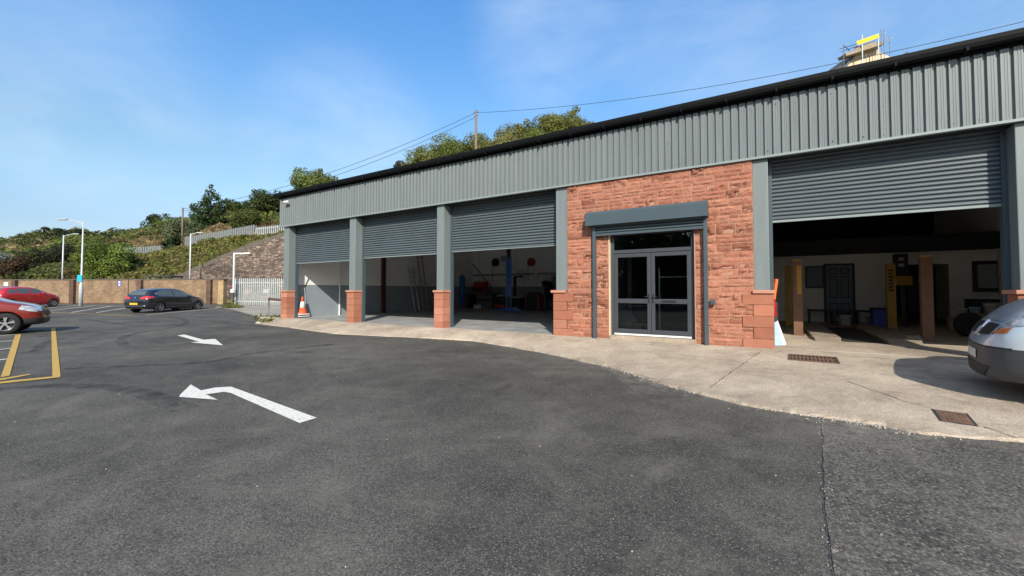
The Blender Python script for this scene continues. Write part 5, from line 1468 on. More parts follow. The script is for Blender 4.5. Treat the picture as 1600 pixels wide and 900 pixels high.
# grate and manhole in the apron
def conf(x, y, off): return apron_z(x, y) + off
t = thing('drain_grate', 'rusty slotted iron drain grate in the apron before the right bay', 'drain', (0.63, 9.15, conf(0.63, 9.15, 0.004)))
mb = MB(); t.rotation_euler = (math.atan((apron_z(.63, 9.4) - apron_z(.63, 8.9)) / .5), 0, R(-2)); L_, W_ = 0.72, 0.56; tz = 0.0
mb.bb(-L_ / 2, L_ / 2, -W_ / 2, -W_ / 2 + .025, 0.002, 0.014); mb.bb(-L_ / 2, L_ / 2, W_ / 2 - .025, W_ / 2, -0.0, 0.016); mb.bb(-L_ / 2, -L_ / 2 + .025, -W_ / 2 + .025, W_ / 2 - .025, 0.001, 0.015); mb.bb(L_ / 2 - .025, L_ / 2, -W_ / 2 + .025, W_ / 2 - .025, 0.001, 0.015)
mb.bb(-L_ / 2 + .025, L_ / 2 - .025, -0.012, 0.012, 0.001, 0.015)
x = -L_ / 2 + 0.06
while x < L_ / 2 - .05:
    for s in (-1, 1): mb.bb(x - .014, x + .014, s * W_ / 4 - .105, s * W_ / 4 + .105, 0.002, 0.013)
    x += 0.056
mb.build('grate_bars', M['rust'], t)
mb = MB(); mb.bb(-L_ / 2 + .01, L_ / 2 - .01, -W_ / 2 + .01, W_ / 2 - .01, -0.03, 0.0015); mb.build('drain_pit', M['pit'], t)
def manhole():
    c = (1.645, 6.3); t = thing('manhole_cover', 'square rusty iron manhole cover near the apron edge', 'manhole cover', (c[0], c[1], conf(c[0], c[1], 0)))
    sl = (apron_z(c[0], c[1] + .2) - apron_z(c[0], c[1] - .2)) / .4; t.rotation_euler = (math.atan(sl), 0, R(-6))
    mb = MB(); mb.bevbox((0, 0, 0.003), (0.235, 0.40, 0.012), 0.003)
    for i in range(6):
        for j in range(9): mb.box((-0.09 + i * 0.036, -0.165 + j * 0.041, 0.0095), (0.02, 0.02, 0.003), rz=0.78)
    mb.build('cover_plate', M['rust'], t)
    mb = MB(); mb.bb(-.14, -.119, -.22, .22, -.02, .006); mb.bb(.119, .14, -.22, .22, -.02, .006); mb.bb(-.119, .119, -.22, -.202, -.02, .0055); mb.bb(-.119, .119, .202, .22, -.02, .0055); mb.build('cover_frame', M['dark'], t)
    for s in (-1, 1):
        mb = MB(); mb.lathe([(0.012, 0), (0.012, 0.0122)], (s * 0.06, s * 0.12, 0.0), 8); mb.build('lifting_key_hole', M['black'], t)
manhole()

# ================================================================== VEHICLES
def loft_body(st, levels=2):
    """st: rows (x, half width, z bottom, z belt, z top, roof half width)"""
    bm = bmesh.new(); rings = []
    for (x, hw, zb, zl, zt, rw) in st:
        gh = zt - zl
        half = [(0, zb), (hw * 0.8, zb), (hw * 0.965, zb + 0.05), (hw, zb + 0.5 * (zl - zb)), (hw * 0.99, zl - 0.06)]
        if gh > 0.18:
            half += [(hw * 0.95, zl + 0.01), (hw * 0.95 + (rw - hw * 0.95) * 0.5, zl + gh * 0.45), (rw, zt - 0.085), (rw * 0.86, zt - 0.02), (0, zt)]
        else:
            half += [(hw * 0.955, zl), (hw * 0.9, zl + gh * 0.45), (rw, zl + gh * 0.75), (rw * 0.75, zt - 0.008), (0, zt)]
        ring = [bm.verts.new((x, y, z)) for y, z in half]
        ring += [bm.verts.new((x, -y, z)) for y, z in half[-2:0:-1]]
        rings.append(ring)
    n = len(rings[0])
    for a, b in zip(rings[:-1], rings[1:]):
        for k in range(n): bm.faces.new((a[k], a[(k + 1) % n], b[(k + 1) % n], b[k]))
    for r, flip in ((rings[0], False), (rings[-1], True)):
        m = n // 2
        # strip cap keeps quads
        for k in range(m):
            i0, i1 = k, k + 1; j0, j1 = (n - k) % n, n - k - 1
            vs = [r[i0], r[i1], r[j1], r[j0]] if j0 != i0 else [r[i0], r[i1], r[j1]]
            if j1 == i1: vs = [r[i0], r[i1], r[j0]]
            try: bm.faces.new(vs)
            except ValueError: pass
    bmesh.ops.recalc_face_normals(bm, faces=bm.faces)
    me = bpy.data.meshes.new('body'); bm.to_mesh(me); bm.free()
    o = bpy.data.objects.new('body', me); C.objects.link(o)
    sm = o.modifiers.new('s', 'SUBSURF'); sm.levels = sm.render_levels = levels
    return o
def bake(o):
    dg = bpy.context.evaluated_depsgraph_get(); ev = o.evaluated_get(dg)
    me = bpy.data.meshes.new_from_object(ev); o.modifiers.clear(); o.data = me; return o

def car(name, label, cat, loc, rz, sp, group=None):
    t = thing(name, label, cat, loc, rz, group)
    body = bake(loft_body(sp['st']))
    arch = sp['arch']
    cut = MB()
    for x, r in arch:
        for s in (-1, 1): cut.lathe([(r, -0.16), (r, 0.16)], (x, s * (sp['hw'] - 0.11), sp['wr'] * 0.98), 32, 'y')
    co = cut.build('cutter', M['black'])
    bo = body.modifiers.new('b', 'BOOLEAN'); bo.operation = 'DIFFERENCE'; bo.solver = 'EXACT'; bo.object = co
    bake(body); bpy.data.objects.remove(co)
    body.data.materials.clear(); body.data.materials.append(M[sp['paint']]); body.data.materials.append(M['black'])
    # dark bumpers / sills: cut the shell cleanly and hand the pieces to their own mesh
    bm = bmesh.new(); bm.from_mesh(body.data)
    for f in bm.faces: f.material_index = 0; f.smooth = True
    for f in bm.faces:
        c = f.calc_center_median()
        for x, r in arch:
            if abs(math.hypot(c.x - x, c.z - sp['wr'] * 0.98)) < r - 0.003 and abs(c.y) > sp['hw'] - 0.3: f.material_index = 1; f.smooth = False
            elif abs(math.hypot(c.x - x, c.z - sp['wr'] * 0.98) - r) < 0.004 and abs(f.normal.y) < 0.3: f.material_index = 1; f.smooth = False
    low = sp.get('low')
    if low:
        for co_, no_ in low['planes']:
            bmesh.ops.bisect_plane(bm, geom=bm.verts[:] + bm.edges[:] + bm.faces[:], plane_co=co_, plane_no=no_, dist=1e-5)
        sel = [f for f in bm.faces if low['test'](f.calc_center_median()) and f.material_index == 0]
        b2 = bmesh.new(); vm = {}
        for f in sel:
            vs = []
            for v in f.verts:
                if v not in vm: vm[v] = b2.verts.new(v.co)
                vs.append(vm[v])
            nf = b2.faces.new(vs); nf.smooth = True
        bmesh.ops.delete(bm, geom=sel, context='FACES')
        me = bpy.data.meshes.new('bumper'); b2.to_mesh(me); b2.free(); me.materials.append(M[low['mat']])
        ob = bpy.data.objects.new('bumper', me); C.objects.link(ob); ob.parent = t
        full = [bm, me]
    bm.to_mesh(body.data)
    # surface for projecting glass, lamps, plates
    bt = bmesh.new(); bt.from_mesh(body.data)
    if low: bt.from_mesh(me)
    bvh = BVHTree.FromBMesh(bt)
    bm.free()
    body.parent = t
    def proj(poly, axis, sgn, m, nm, off=0.004, step=0.06, parent=None, keep=None):
        vs, fs = cdt(poly, step); P = []; ok = []
        for p in vs:
            if axis == 'y': o_, d_ = Vector((p.x, 4 * sgn, p.y)), Vector((0, -sgn, 0))
            else: o_, d_ = Vector((6 * sgn, p.x, p.y)), Vector((-sgn, 0, 0))
            h = bvh.ray_cast(o_, d_)
            if h[0] is None: P.append(Vector((0, 0, 0))); ok.append(False)
            else:
                nn = h[1] if h[1].dot(d_) < 0 else -h[1]
                P.append(h[0] + nn * off - d_ * off * 0.5); ok.append(True)
        mb = MB(); mb.sm = True
        fs = [f for f in fs if all(ok[i] for i in f)]
        par = list(range(len(P)))                 # keep the one connected patch
        def root(i):
            while par[i] != i: i = par[i]
            return i
        for f in fs:
            for i in f[1:]: par[root(i)] = root(f[0])
        cnt = {}
        for f in fs: cnt[root(f[0])] = cnt.get(root(f[0]), 0) + 1
        best = max(cnt, key=cnt.get) if cnt else None
        fs = [f for f in fs if root(f[0]) == best]; used = sorted({i for f in fs for i in f}); rm = {i: k for k, i in enumerate(used)}
        mb.add([P[i] for i in used], [tuple(rm[i] for i in f) for f in fs])
        o = mb.build(nm, M[m] if isinstance(m, str) else m, parent or t); return o
    def tube_on(pts, axis, sgn, r, m, nm, parent=None, closed=False):
        P = []
        if closed: pts = pts + [pts[0]]
        for a, b in zip(pts[:-1], pts[1:]):
            k = max(1, int((Vector(b) - Vector(a)).length / 0.08))
            for i in range(k + (1 if (a, b) == (pts[-2], pts[-1]) else 0)):
                q = Vector(a).lerp(Vector(b), i / k)
                o_, d_ = (Vector((q.x, 4 * sgn, q.y)), Vector((0, -sgn, 0))) if axis == 'y' else (Vector((6 * sgn, q.x, q.y)), Vector((-sgn, 0, 0)))
                h = bvh.ray_cast(o_, d_)
                if h[0] is not None: P.append(h[0])
        if len(P) < 2: return None
        mb = MB(); mb.sm = True; mb.tube(P, r, 5); return mb.build(nm, M[m], parent or t)
    for s in (-1, 1):
        for poly in sp['side_glass']: proj(poly, 'y', s, 'carglass', 'side_window')
        for poly in sp.get('side_trim', []): tube_on(poly, 'y', s, 0.017, 'chrome', 'window_trim', closed=True)
        for ln in sp.get('seams', []): tube_on(ln, 'y', s, 0.005, 'black', 'door_seam')
        for (x, z) in sp.get('handles', []):
            h = bvh.ray_cast(Vector((x, 4 * s, z)), Vector((0, -s, 0)))
            if h[0] is not None:
                mb = MB(); mb.bevbox((x, h[0].y + s * 0.012, z), (0.17, 0.03, 0.032), 0.01); mb.build('door_handle', M[sp['paint']], t)
        mx, mz = sp['mirror']; h = bvh.ray_cast(Vector((mx, 4 * s, mz)), Vector((0, -s, 0)))
        if h[0] is not None:
            mb = MB(); mb.sm = True; mb.bevbox((mx, h[0].y + s * 0.11, mz + 0.05), (0.11, 0.2, 0.14), 0.045); mb.box((mx, h[0].y + s * 0.02, mz), (0.05, 0.08, 0.04)); mb.build('wing_mirror', M[sp.get('mirror_paint', sp['paint'])], t)
        for poly in sp.get('headlamps', []): proj([(y * s, z) for y, z in poly], 'x', 1, 'lamp', 'headlamp', step=0.04)
        for poly in sp.get('side_lamps', []): proj(poly, 'y', s, 'lamp', 'headlamp', step=0.04)
        for poly in sp.get('indicators_x', []): proj([(y * s, z) for y, z in poly], 'x', 1, 'indicator', 'indicator_lamp', step=0.04, off=0.006)
        for poly in sp.get('indicators', []): proj(poly, 'y', s, 'indicator', 'indicator_lamp', step=0.04)
        for poly in sp.get('tails', []): proj([(y * s, z) for y, z in poly], 'x', -1, 'tail', 'tail_lamp', step=0.04)
        for poly in sp.get('side_tails', []): proj(poly, 'y', s, 'tail', 'tail_lamp', step=0.04)
    for poly in sp.get('windscreen', []): proj(poly, 'x', 1, 'carglass', 'windscreen')
    for poly in sp.get('rear_glass', []): proj(poly, 'x', -1, 'carglass', 'rear_window')
    for poly, m, nm, ax in sp.get('extras', []): proj(poly, 'x', ax, m, nm, step=0.05, off=0.006)
    for (pts, ax, r, m, nm) in sp.get('tubes', []): tube_on(pts, 'x', ax, r, m, nm)
    # wheels: each a rim with tyre
    wr = sp['wr']; ww = 0.2
    for x, r in arch:
        for s in (-1, 1):
            w = thing('wheel', None, None); w.parent = t; w.location = (x, s * (sp['hw'] - 0.115), wr)
            mb = MB(); mb.sm = True; mb.lathe([(wr * 0.62, -ww / 2), (wr * 0.9, -ww / 2), (wr, -ww * 0.34), (wr, ww * 0.34), (wr * 0.9, ww / 2), (wr * 0.66, ww / 2), (wr * 0.62, ww / 2 - 0.02)], (0, 0, 0), 36, 'y', caps=False); mb.build('tyre', M['rubber'], w)
            mb = MB(); f = s * (ww / 2 - 0.012)
            mb.lathe([(wr * 0.665, f), (wr * 0.665, f - s * 0.05), (wr * 0.6, f - s * 0.05), (wr * 0.6, f - s * 0.008), (wr * 0.64, f)], (0, 0, 0), 32, 'y', caps=False)
            ns = sp['spokes']
            for i in range(ns):
                a = 2 * math.pi * i / ns + 0.3; wdt = sp.get('spoke_w', 0.5) * 2 * math.pi / ns
                for (da, rr0, rr1) in ((wdt * 0.5, wr * 0.12, wr * 0.63),):
                    p = [(rr0 * math.cos(a - 0.5 * wdt), rr0 * math.sin(a - 0.5 * wdt)), (rr1 * math.cos(a - da * 0.7), rr1 * math.sin(a - da * 0.7)), (rr1 * math.cos(a + da * 0.7), rr1 * math.sin(a + da * 0.7)), (rr0 * math.cos(a + 0.5 * wdt), rr0 * math.sin(a + 0.5 * wdt))]
                    mb.prism(p, lambda q0, q1, tt: (q0, tt, q1), f - s * 0.045, f - s * 0.008)
            mb.lathe([(0, f - s * 0.001), (wr * 0.16, f - s * 0.001), (wr * 0.18, f - s * 0.04)], (0, 0, 0), 16, 'y')
            mb.build('rim', M['alloy'], w)
            mb = MB(); mb.lathe([(0, f - s * 0.055), (wr * 0.63, f - s * 0.055)], (0, 0, 0), 20, 'y'); mb.build('brake_disc', M['dark'], w)
    return t

def heading(az):      # azimuth in the camera's frame, degrees clockwise from its axis
    v = FW * math.cos(R(az)) + RT * math.sin(R(az)); return math.atan2(v.y, v.x)

HATCH = dict(paint='carblack', hw=0.9, wr=0.325, spokes=10, spoke_w=0.42, arch=((-1.33, 0.375), (1.355, 0.375)), mirror=(0.62, 0.95),
    st=[(-2.20, .52, .42, .66, .72, .45), (-2.13, .72, .33, .80, .88, .62), (-2.04, .83, .26, .92, 1.05, .70), (-1.86, .88, .22, .97, 1.30, .64), (-1.60, .90, .2, .985, 1.455, .60), (-1.0, .905, .19, .97, 1.495, .60),
        (-.3, .905, .18, .945, 1.515, .61), (.2, .905, .18, .93, 1.48, .61), (.62, .905, .18, .93, 1.33, .62), (1.05, .90, .19, .92, 1.06, .66), (1.4, .885, .2, .88, .97, .68), (1.75, .85, .21, .80, .88, .64), (2.02, .75, .22, .68, .76, .54), (2.17, .58, .27, .56, .62, .42), (2.21, .42, .33, .5, .55, .32)],
    side_glass=[[(-1.52, 1.16), (-1.30, 1.04), (-.42, 1.0), (-.42, 1.375), (-.9, 1.38), (-1.25, 1.30)], [(-.36, 1.0), (.88, .985), (.55, 1.2), (.18, 1.34), (-.36, 1.38)]],
    side_trim=[[(-1.57, 1.16), (-1.32, 1.015), (-.4, .975), (.98, .965), (.56, 1.23), (.18, 1.37), (-.38, 1.405), (-.9, 1.405), (-1.27, 1.325)]],
    seams=[[(-.39, .97), (-.42, .6), (-.4, .32)], [(.8, .9), (.86, .6), (.78, .34)], [(-1.2, .95), (-1.05, .75), (-.92, .55)], [(-1.9, .72), (-1, .72), (.9, .68)]], handles=[(-.28, .82), (-1.02, .84)],
    rear_glass=[[(-.52, 1.08), (.52, 1.08), (.44, 1.34), (-.44, 1.34)]], windscreen=[[(-.62, 1.08), (.62, 1.08), (.52, 1.38), (-.52, 1.38)]],
    tails=[[(.34, .83), (.8, .86), (.82, 1.0), (.66, 1.02), (.36, .95)]], side_tails=[[(-2.08, .86), (-1.78, .9), (-1.7, 1.0), (-2.0, 1.0)]], headlamps=[[(.45, .62), (.74, .68), (.78, .8), (.6, .78)]], side_lamps=[[(1.72, .72), (2.0, .66), (1.9, .78)]],
    extras=[([(-.26, .50), (.26, .50), (.26, .615), (-.26, .615)], 'plateyel', 'number_plate', -1), ([(-.055, .90), (0, .87), (.055, .90), (.055, .95), (0, .98), (-.055, .95)], 'chrome', 'badge', -1), ([(-.6, .30), (.6, .30), (.55, .4), (-.55, .4)], 'plasticblack', 'diffuser', -1)],
    tubes=[([(-.72, .43), (-.3, .42), (.3, .42), (.72, .43)], -1, 0.022, 'chrome', 'bumper_trim')])
SUPERMINI = dict(paint='carred', hw=0.83, wr=0.295, spokes=6, spoke_w=0.5, arch=((-1.19, 0.335), (1.18, 0.335)), mirror=(0.5, 0.98),
    st=[(-1.82, .52, .42, .66, .74, .45), (-1.77, .70, .32, .82, .92, .6), (-1.68, .78, .25, .93, 1.12, .6), (-1.5, .815, .22, .98, 1.34, .57), (-1.25, .825, .2, .985, 1.455, .56), (-.7, .83, .19, .97, 1.50, .57),
        (-.1, .83, .18, .95, 1.49, .57), (.3, .83, .18, .94, 1.42, .58), (.75, .83, .18, .94, 1.19, .60), (1.05, .82, .19, .92, 1.04, .62), (1.35, .80, .2, .86, .95, .62), (1.6, .74, .21, .76, .84, .55), (1.75, .6, .24, .6, .68, .45), (1.81, .42, .31, .5, .56, .32)],
    side_glass=[[(-1.42, 1.1), (-1.32, 1.04), (-.95, 1.03), (-.95, 1.33), (-1.28, 1.28)], [(-.88, 1.03), (-.16, 1.02), (-.16, 1.36), (-.88, 1.36)], [(-.08, 1.02), (.86, 1.0), (.45, 1.24), (.1, 1.36), (-.08, 1.365)]],
    seams=[[(-.12, 1.0), (-.13, .6), (-.1, .32)], [(.72, .95), (.78, .6), (.72, .34)], [(-.92, 1.0), (-.9, .7)]], handles=[(0.0, .86), (-.72, .88)],
    rear_glass=[[(-.5, 1.02), (.5, 1.02), (.42, 1.34), (-.42, 1.34)]], windscreen=[[(-.58, 1.06), (.58, 1.06), (.48, 1.36), (-.48, 1.36)]],
    tails=[[(.5, .82), (.72, .84), (.7, 1.15), (.56, 1.1)]], headlamps=[[(.4, .62), (.66, .7), (.68, .84), (.5, .78)]], side_lamps=[[(1.3, .78), (1.62, .7), (1.55, .82), (1.38, .86)]],
    extras=[([(-.26, .56), (.26, .56), (.26, .67), (-.26, .67)], 'plateyel', 'number_plate', -1)])
CROSS = dict(paint='carrust', hw=0.89, wr=0.345, spokes=5, spoke_w=0.5, arch=((-1.30, 0.40), (1.33, 0.40)), mirror=(0.6, 1.06), mirror_paint='carrust',
    st=[(-2.14, .52, .5, .74, .80, .45), (-2.08, .72, .4, .92, 1.0, .62), (-1.98, .84, .32, 1.02, 1.16, .68), (-1.75, .88, .27, 1.08, 1.38, .62), (-1.45, .89, .25, 1.09, 1.53, .59), (-.9, .895, .24, 1.07, 1.605, .6),
        (-.2, .895, .23, 1.05, 1.61, .6), (.25, .895, .23, 1.04, 1.56, .6), (.7, .895, .23, 1.03, 1.36, .62), (1.08, .89, .24, 1.02, 1.15, .66), (1.4, .88, .25, .97, 1.06, .69), (1.75, .85, .26, .90, .99, .66), (1.98, .76, .27, .80, .88, .55), (2.11, .6, .3, .66, .74, .44), (2.16, .42, .36, .58, .64, .32)],
    side_glass=[[(-1.5, 1.2), (-1.3, 1.13), (-.4, 1.1), (-.4, 1.45), (-1.15, 1.43)], [(-.33, 1.1), (.92, 1.08), (.55, 1.3), (.15, 1.45), (-.33, 1.46)]],
    seams=[[(-.36, 1.07), (-.38, .7), (-.36, .4)], [(.82, 1.0), (.9, .7), (.84, .42)]], handles=[(-.22, .92), (-1.0, .94)],
    rear_glass=[[(-.5, 1.15), (.5, 1.15), (.44, 1.42), (-.44, 1.42)]], windscreen=[[(-.62, 1.2), (.62, 1.2), (.52, 1.48), (-.52, 1.48)]],
    tails=[[(.5, .95), (.8, .98), (.78, 1.12), (.56, 1.1)]], headlamps=[[(.4, .72), (.72, .74), (.79, .92), (.52, .86)]], side_lamps=[[(1.6, .80), (1.98, .70), (2.06, .78), (1.86, .88), (1.66, .93)]],
    extras=[([(-.5, .6), (.5, .6), (.42, .74), (-.42, .74)], 'plasticblack', 'grille', 1), ([(-.26, .62), (.26, .62), (.26, .73), (-.26, .73)], 'plateyel', 'number_plate', -1)],
    low=dict(planes=[((0, 0, .5), (0, 0, 1)), ((1.66, 0, 0), (1, 0, 0)), ((-1.66, 0, 0), (1, 0, 0)), ((0, 0, .40), (0, 0, 1))], test=lambda c: (c.z < .5 and abs(c.x) > 1.66) or c.z < .40, mat='plasticblack'))
VAN = dict(paint='vansilver', hw=0.95, wr=0.325, spokes=6, spoke_w=0.6, arch=((-1.66, 0.38), (1.44, 0.39)), mirror=(1.1, 1.2), mirror_paint='plasticblack',
    st=[(-2.40, .86, .4, 1.0, 1.86, .72), (-2.36, .93, .3, 1.05, 1.94, .78), (-2.1, .95, .24, 1.08, 1.97, .8), (-.6, .95, .22, 1.10, 1.975, .8), (.3, .95, .22, 1.10, 1.96, .79), (.75, .95, .22, 1.10, 1.88, .76), (1.1, .95, .22, 1.10, 1.62, .76), (1.42, .95, .22, 1.14, 1.40, .80),
        (1.65, .945, .22, 1.12, 1.31, .80), (1.88, .935, .22, 1.04, 1.205, .78), (2.06, .88, .22, .94, 1.09, .72), (2.22, .78, .22, .82, .94, .60), (2.33, .63, .235, .69, .77, .47), (2.385, .45, .27, .58, .64, .33)],
    side_glass=[[(.05, 1.18), (1.2, 1.14), (.95, 1.5), (.62, 1.72), (.05, 1.74)]], seams=[[(-.02, 1.75), (-.05, .8), (-.02, .35)], [(1.05, 1.05), (1.08, .7), (1.02, .36)]], handles=[(.12, 1.0)],
    headlamps=[[(.62, .862), (.78, .89), (.90, .92), (.925, 1.08), (.85, 1.10), (.70, 1.0)]], indicators_x=[[(.585, .785), (.755, .805), (.77, .872), (.63, .85)]],
    windscreen=[[(-.72, 1.32), (.72, 1.32), (.62, 1.78), (-.62, 1.78)]], rear_glass=[],
    extras=[([(.08, .75), (.54, .77), (.58, .90), (.12, .90)], 'black', 'grille', 1), ([(-.08, .75), (-.54, .77), (-.58, .90), (-.12, .90)], 'black', 'grille', 1),
            ([(-.26, .455), (.26, .455), (.26, .565), (-.26, .565)], 'plateyel2', 'number_plate', 1), ([(-.5, .27), (.5, .27), (.62, .40), (-.62, .40)], 'black', 'lower_grille', 1)],
    tubes=[([(-.8, .633), (-.3, .633), (.3, .633), (.8, .633)], 1, 0.009, 'black', 'bumper_seam')] + [([(q * .06, .93), (q * .35, .935), (q * .56, .93), (q * .66, 1.0), (q * .82, 1.13), (q * .85, 1.26)], 1, 0.004, 'black', 'bonnet_seam') for q in (-1, 1)]
        + [([(q * .6, .78), (q * .62, .862), (q * .70, 1.0), (q * .85, 1.10)], 1, 0.006, 'black', 'lamp_surround') for q in (-1, 1)],
    low=dict(planes=[((0, 0, .63), (0, 0, 1)), ((1.0, 0, 0), (1, 0, 0))], test=lambda c: (c.z < .63 and c.x > 1.0) , mat='vanbumper'))
def place(spec, label, name, cat, px, py, wx_, wy_, az, on=None, group=None):
    """wheel contact (wx_, wy_ in the car's own metres) stands on photo point px, py"""
    p = on_g(px, py) if on is None else on
    a = heading(az); q = Matrix.Rotation(a, 2) @ Vector((wx_, wy_))
    loc = Vector((p.x - q.x, p.y - q.y, 0)); loc.z = g(p)
    return car(name, label, cat, loc, a, spec, group)
place(HATCH, 'black five door hatchback parked tail out before the brick wall', 'parked_car', 'car', 250, 488.4, -1.33, -0.85, 6)
place(SUPERMINI, 'bright red small hatchback parked nose to the brick wall at the left edge', 'parked_car', 'car', 83, 479.6, 1.18, -0.78, 6)
place(CROSS, 'copper red crossover with silver wheels cut off by the left edge', 'parked_car', 'car', 7, 522.8, 1.33, -0.85, 50)
WHITE = dict(SUPERMINI); WHITE['paint'] = 'carwhite'; WHITE['low'] = None
place(WHITE, 'white car at the far left edge, mostly hidden behind the bright red hatchback', 'parked_car', 'car', 38, 477.5, 1.18, -0.78, 8)
van_p = Vector((2.22 + 2.385, 7.5, 0))
vz = apron_z(4.0, 7.5)
van = car('parked_van', 'pale silver blue van with dark grey bumper nosing in from the right edge', 'van', (van_p.x, van_p.y, vz - 0.0), math.pi, VAN)
van.rotation_euler = (0, 0, R(180 - 9))
# diamond badge, bonnet vent, plate letters, lamps on the van's nose
mb = MB(); mb.sm = False
dia = [(0, .93), (.055, .835), (0, .74), (-.055, .835)]; di = [(0, .885), (.025, .835), (0, .785), (-.025, .835)]
for a_, b_, c_, d_ in ((0, 1, 1, 0), (1, 2, 2, 1), (2, 3, 3, 2), (3, 0, 0, 3)):
    pa, pb, qb, qa = dia[a_], dia[b_], di[c_], di[d_]
    xo = lambda z: 2.325 - (z - .74) * 0.72
    mb.prism([pa, pb, qb, qa], lambda y, z, tt: (xo(z) + tt, y, z), 0.0, 0.05)
mb.build('badge', M['chrome'], van)

# ================================================================== THINGS INSIDE THE BAYS
def fl(px, py, z=FZ): p = at_z(px, py, z); return Vector((p.x, p.y, z))
# traffic cone on a stack of base plates
b = Vector((-17.5, 10.72, FZ))
t = thing('traffic_cone', 'orange and white traffic cone on stacked bases in the first bay', 'traffic cone', b)
for i, (m, s) in enumerate((('black', .46), ('white', .45), ('black', .46), ('white', .44))):
    mb = MB(); mb.bevbox((0, 0, 0.02 + i * 0.042), (s, s, 0.04), 0.012); mb.build('base_plate', M[m], t)
mb = MB(); mb.sm = True
mb.lathe([(0.2, 0.17), (0.205, 0.20), (0.165, 0.235), (0.118, 0.42)], n=24); mb.build('lower_cone', M['coneorange'], t)
mb = MB(); mb.sm = True; mb.lathe([(0.1185, 0.42), (0.066, 0.70)], n=24); mb.build('white_band', M['coneband'], t)
mb = MB(); mb.sm = True; mb.lathe([(0.066, 0.70), (0.032, 0.9), (0.024, 0.91)], n=24); mb.build('cone_tip', M['coneorange'], t)
# hanging cable and conduit on the end wall
mb = MB(); mb.sm = True
c0 = at_x(482.5, 434, -17.77); c1 = at_x(475.5, 449, -17.77); c2 = at_x(477, 462, -17.77); c3 = at_x(477.5, 478, -17.77)
mb.tube([c0, c1], 0.012, 6); o = mb.build('wall_cable', M['black']); tag(o, 'thin black cable slanting down the sunlit end wall above the cone', 'cable')
mb = MB(); mb.tube([c1, c2, c3], 0.016, 8); o = mb.build('wall_conduit', M['galv']); tag(o, 'short grey conduit on the end wall beside the cone', 'conduit')
def ladder(label, y0, y1, xf, xt, zt):
    t = thing('ladder', label, 'ladder', (xf, (y0 + y1) / 2, FZ), 0, 'ladders leaning on the end wall')
    for y in (y0, y1):
        mb = MB(); mb.beam((0, y - (y0 + y1) / 2, 0), (xt - xf, y - (y0 + y1) / 2 + 0.04, zt), 0.035, 0.08); mb.build('stile', M['timber'] if zt > 3 else M['galv'], t)
    n = int(zt / 0.27)
    for i in range(1, n):
        f = i / n; mb = MB(); mb.tube([((xt - xf) * f, y0 - (y0 + y1) / 2 + .04 * f, zt * f), ((xt - xf) * f, y1 - (y0 + y1) / 2 + .04 * f, zt * f)], 0.016, 6); mb.build('rung', M['galv'], t)
ladder('shorter metal ladder, left one of the two leaning in the second bay', 17.18, 17.53, -17.1, -17.72, 2.5)
ladder('longer timber stiled ladder, right one of the two leaning in the second bay', 17.8, 18.2, -17.05, -17.74, 3.7)
# gas bottles on a dark trolley
b = at_y(675, 470, 22.6); b.z = FZ
t = thing('gas_trolley', 'dark gas bottle trolley standing behind the third pier', 'trolley', b)
for s, hgt in ((-.16, 1.45), (.16, 1.6)):
    mb = MB(); mb.sm = True; mb.lathe([(0.12, .08), (0.12, hgt - .3), (0.05, hgt - .12), (0.04, hgt), (0, hgt)], (s, 0, 0), 14); mb.build('gas_bottle', M['black'] if s < 0 else M['dark'], t)
mb = MB(); mb.box((0, .16, .9), (.6, .03, 1.6)); mb.box((0, 0, .05), (.62, .35, .05)); mb.build('frame', M['signblue'], t)
# air receiver
b = at_y(721.5, 470, 22.2); b.z = FZ; zt_ = at_y(721, 430, 22.2).z - FZ
t = thing('air_tank', 'upright blue compressed air tank at the back of the third bay', 'tank', b)
mb = MB(); mb.sm = True; mb.lathe([(0.0, .18), (0.15, .2), (.23, .3), (.235, zt_ - .2), (.17, zt_ - .05), (0.04, zt_), (0, zt_)], n=22); mb.build('vessel', M['blue'], t)
for k in range(3):
    mb = MB(); a = k * 2.09; mb.beam((.18 * math.cos(a), .18 * math.sin(a), .26), (.25 * math.cos(a), .25 * math.sin(a), 0), .05, .02); mb.build('leg', M['blue'], t)
mb = MB(); mb.tube([(0, 0, zt_), (0, 0, zt_ + .08), (0.2, 0, zt_ + .1)], .02, 6); mb.build('valve', M['dark'], t)
# workbench with a red tool chest and white bottles
xa, xb = at_y(733, 470, 22.4).x, at_y(777, 470, 22.4).x
t = thing('workbench', 'long dark workbench against the back wall of the third bay', 'bench', ((xa + xb) / 2, 22.5, FZ)); hw_ = (xb - xa) / 2
mb = MB(); mb.bevbox((0, 0, .95), (2 * hw_, .75, .1), .01); mb.build('bench_top', M['dark'], t)
for s in (-1, 1):
    mb = MB(); mb.bb(s * hw_ - s * .3, s * hw_, -.3, .3, 0, .899); mb.build('cupboard', M['black'], t)
mb = MB(); mb.bb(-hw_ + .31, hw_ - .31, -.25, .25, .55, .6); mb.build('shelf', M['black'], t)
a, b2 = at_y(741, 440, 22.4), at_y(759, 462, 22.4)
t = thing('tool_chest', 'dark red tool chest standing on the long workbench', 'tool chest', ((a.x + b2.x) / 2, 22.45, FZ + 1.0)); w_ = abs(b2.x - a.x); h_ = a.z - FZ - 1.0
mb = MB(); mb.prism([(-.25, 0), (.25, 0), (.25, h_), (-.05, h_), (-.25, h_ * .55)], lambda p, q, s: (s, p, q), -w_ / 2, w_ / 2); mb.build('chest_body', M['red'], t)
for i in range(2):
    mb = MB(); mb.bb(-w_ / 2 + .05, w_ / 2 - .05, -.262, -.251, .05 + i * h_ * .22, .03 + (i + 1) * h_ * .22); mb.build('drawer', M['black'], t)
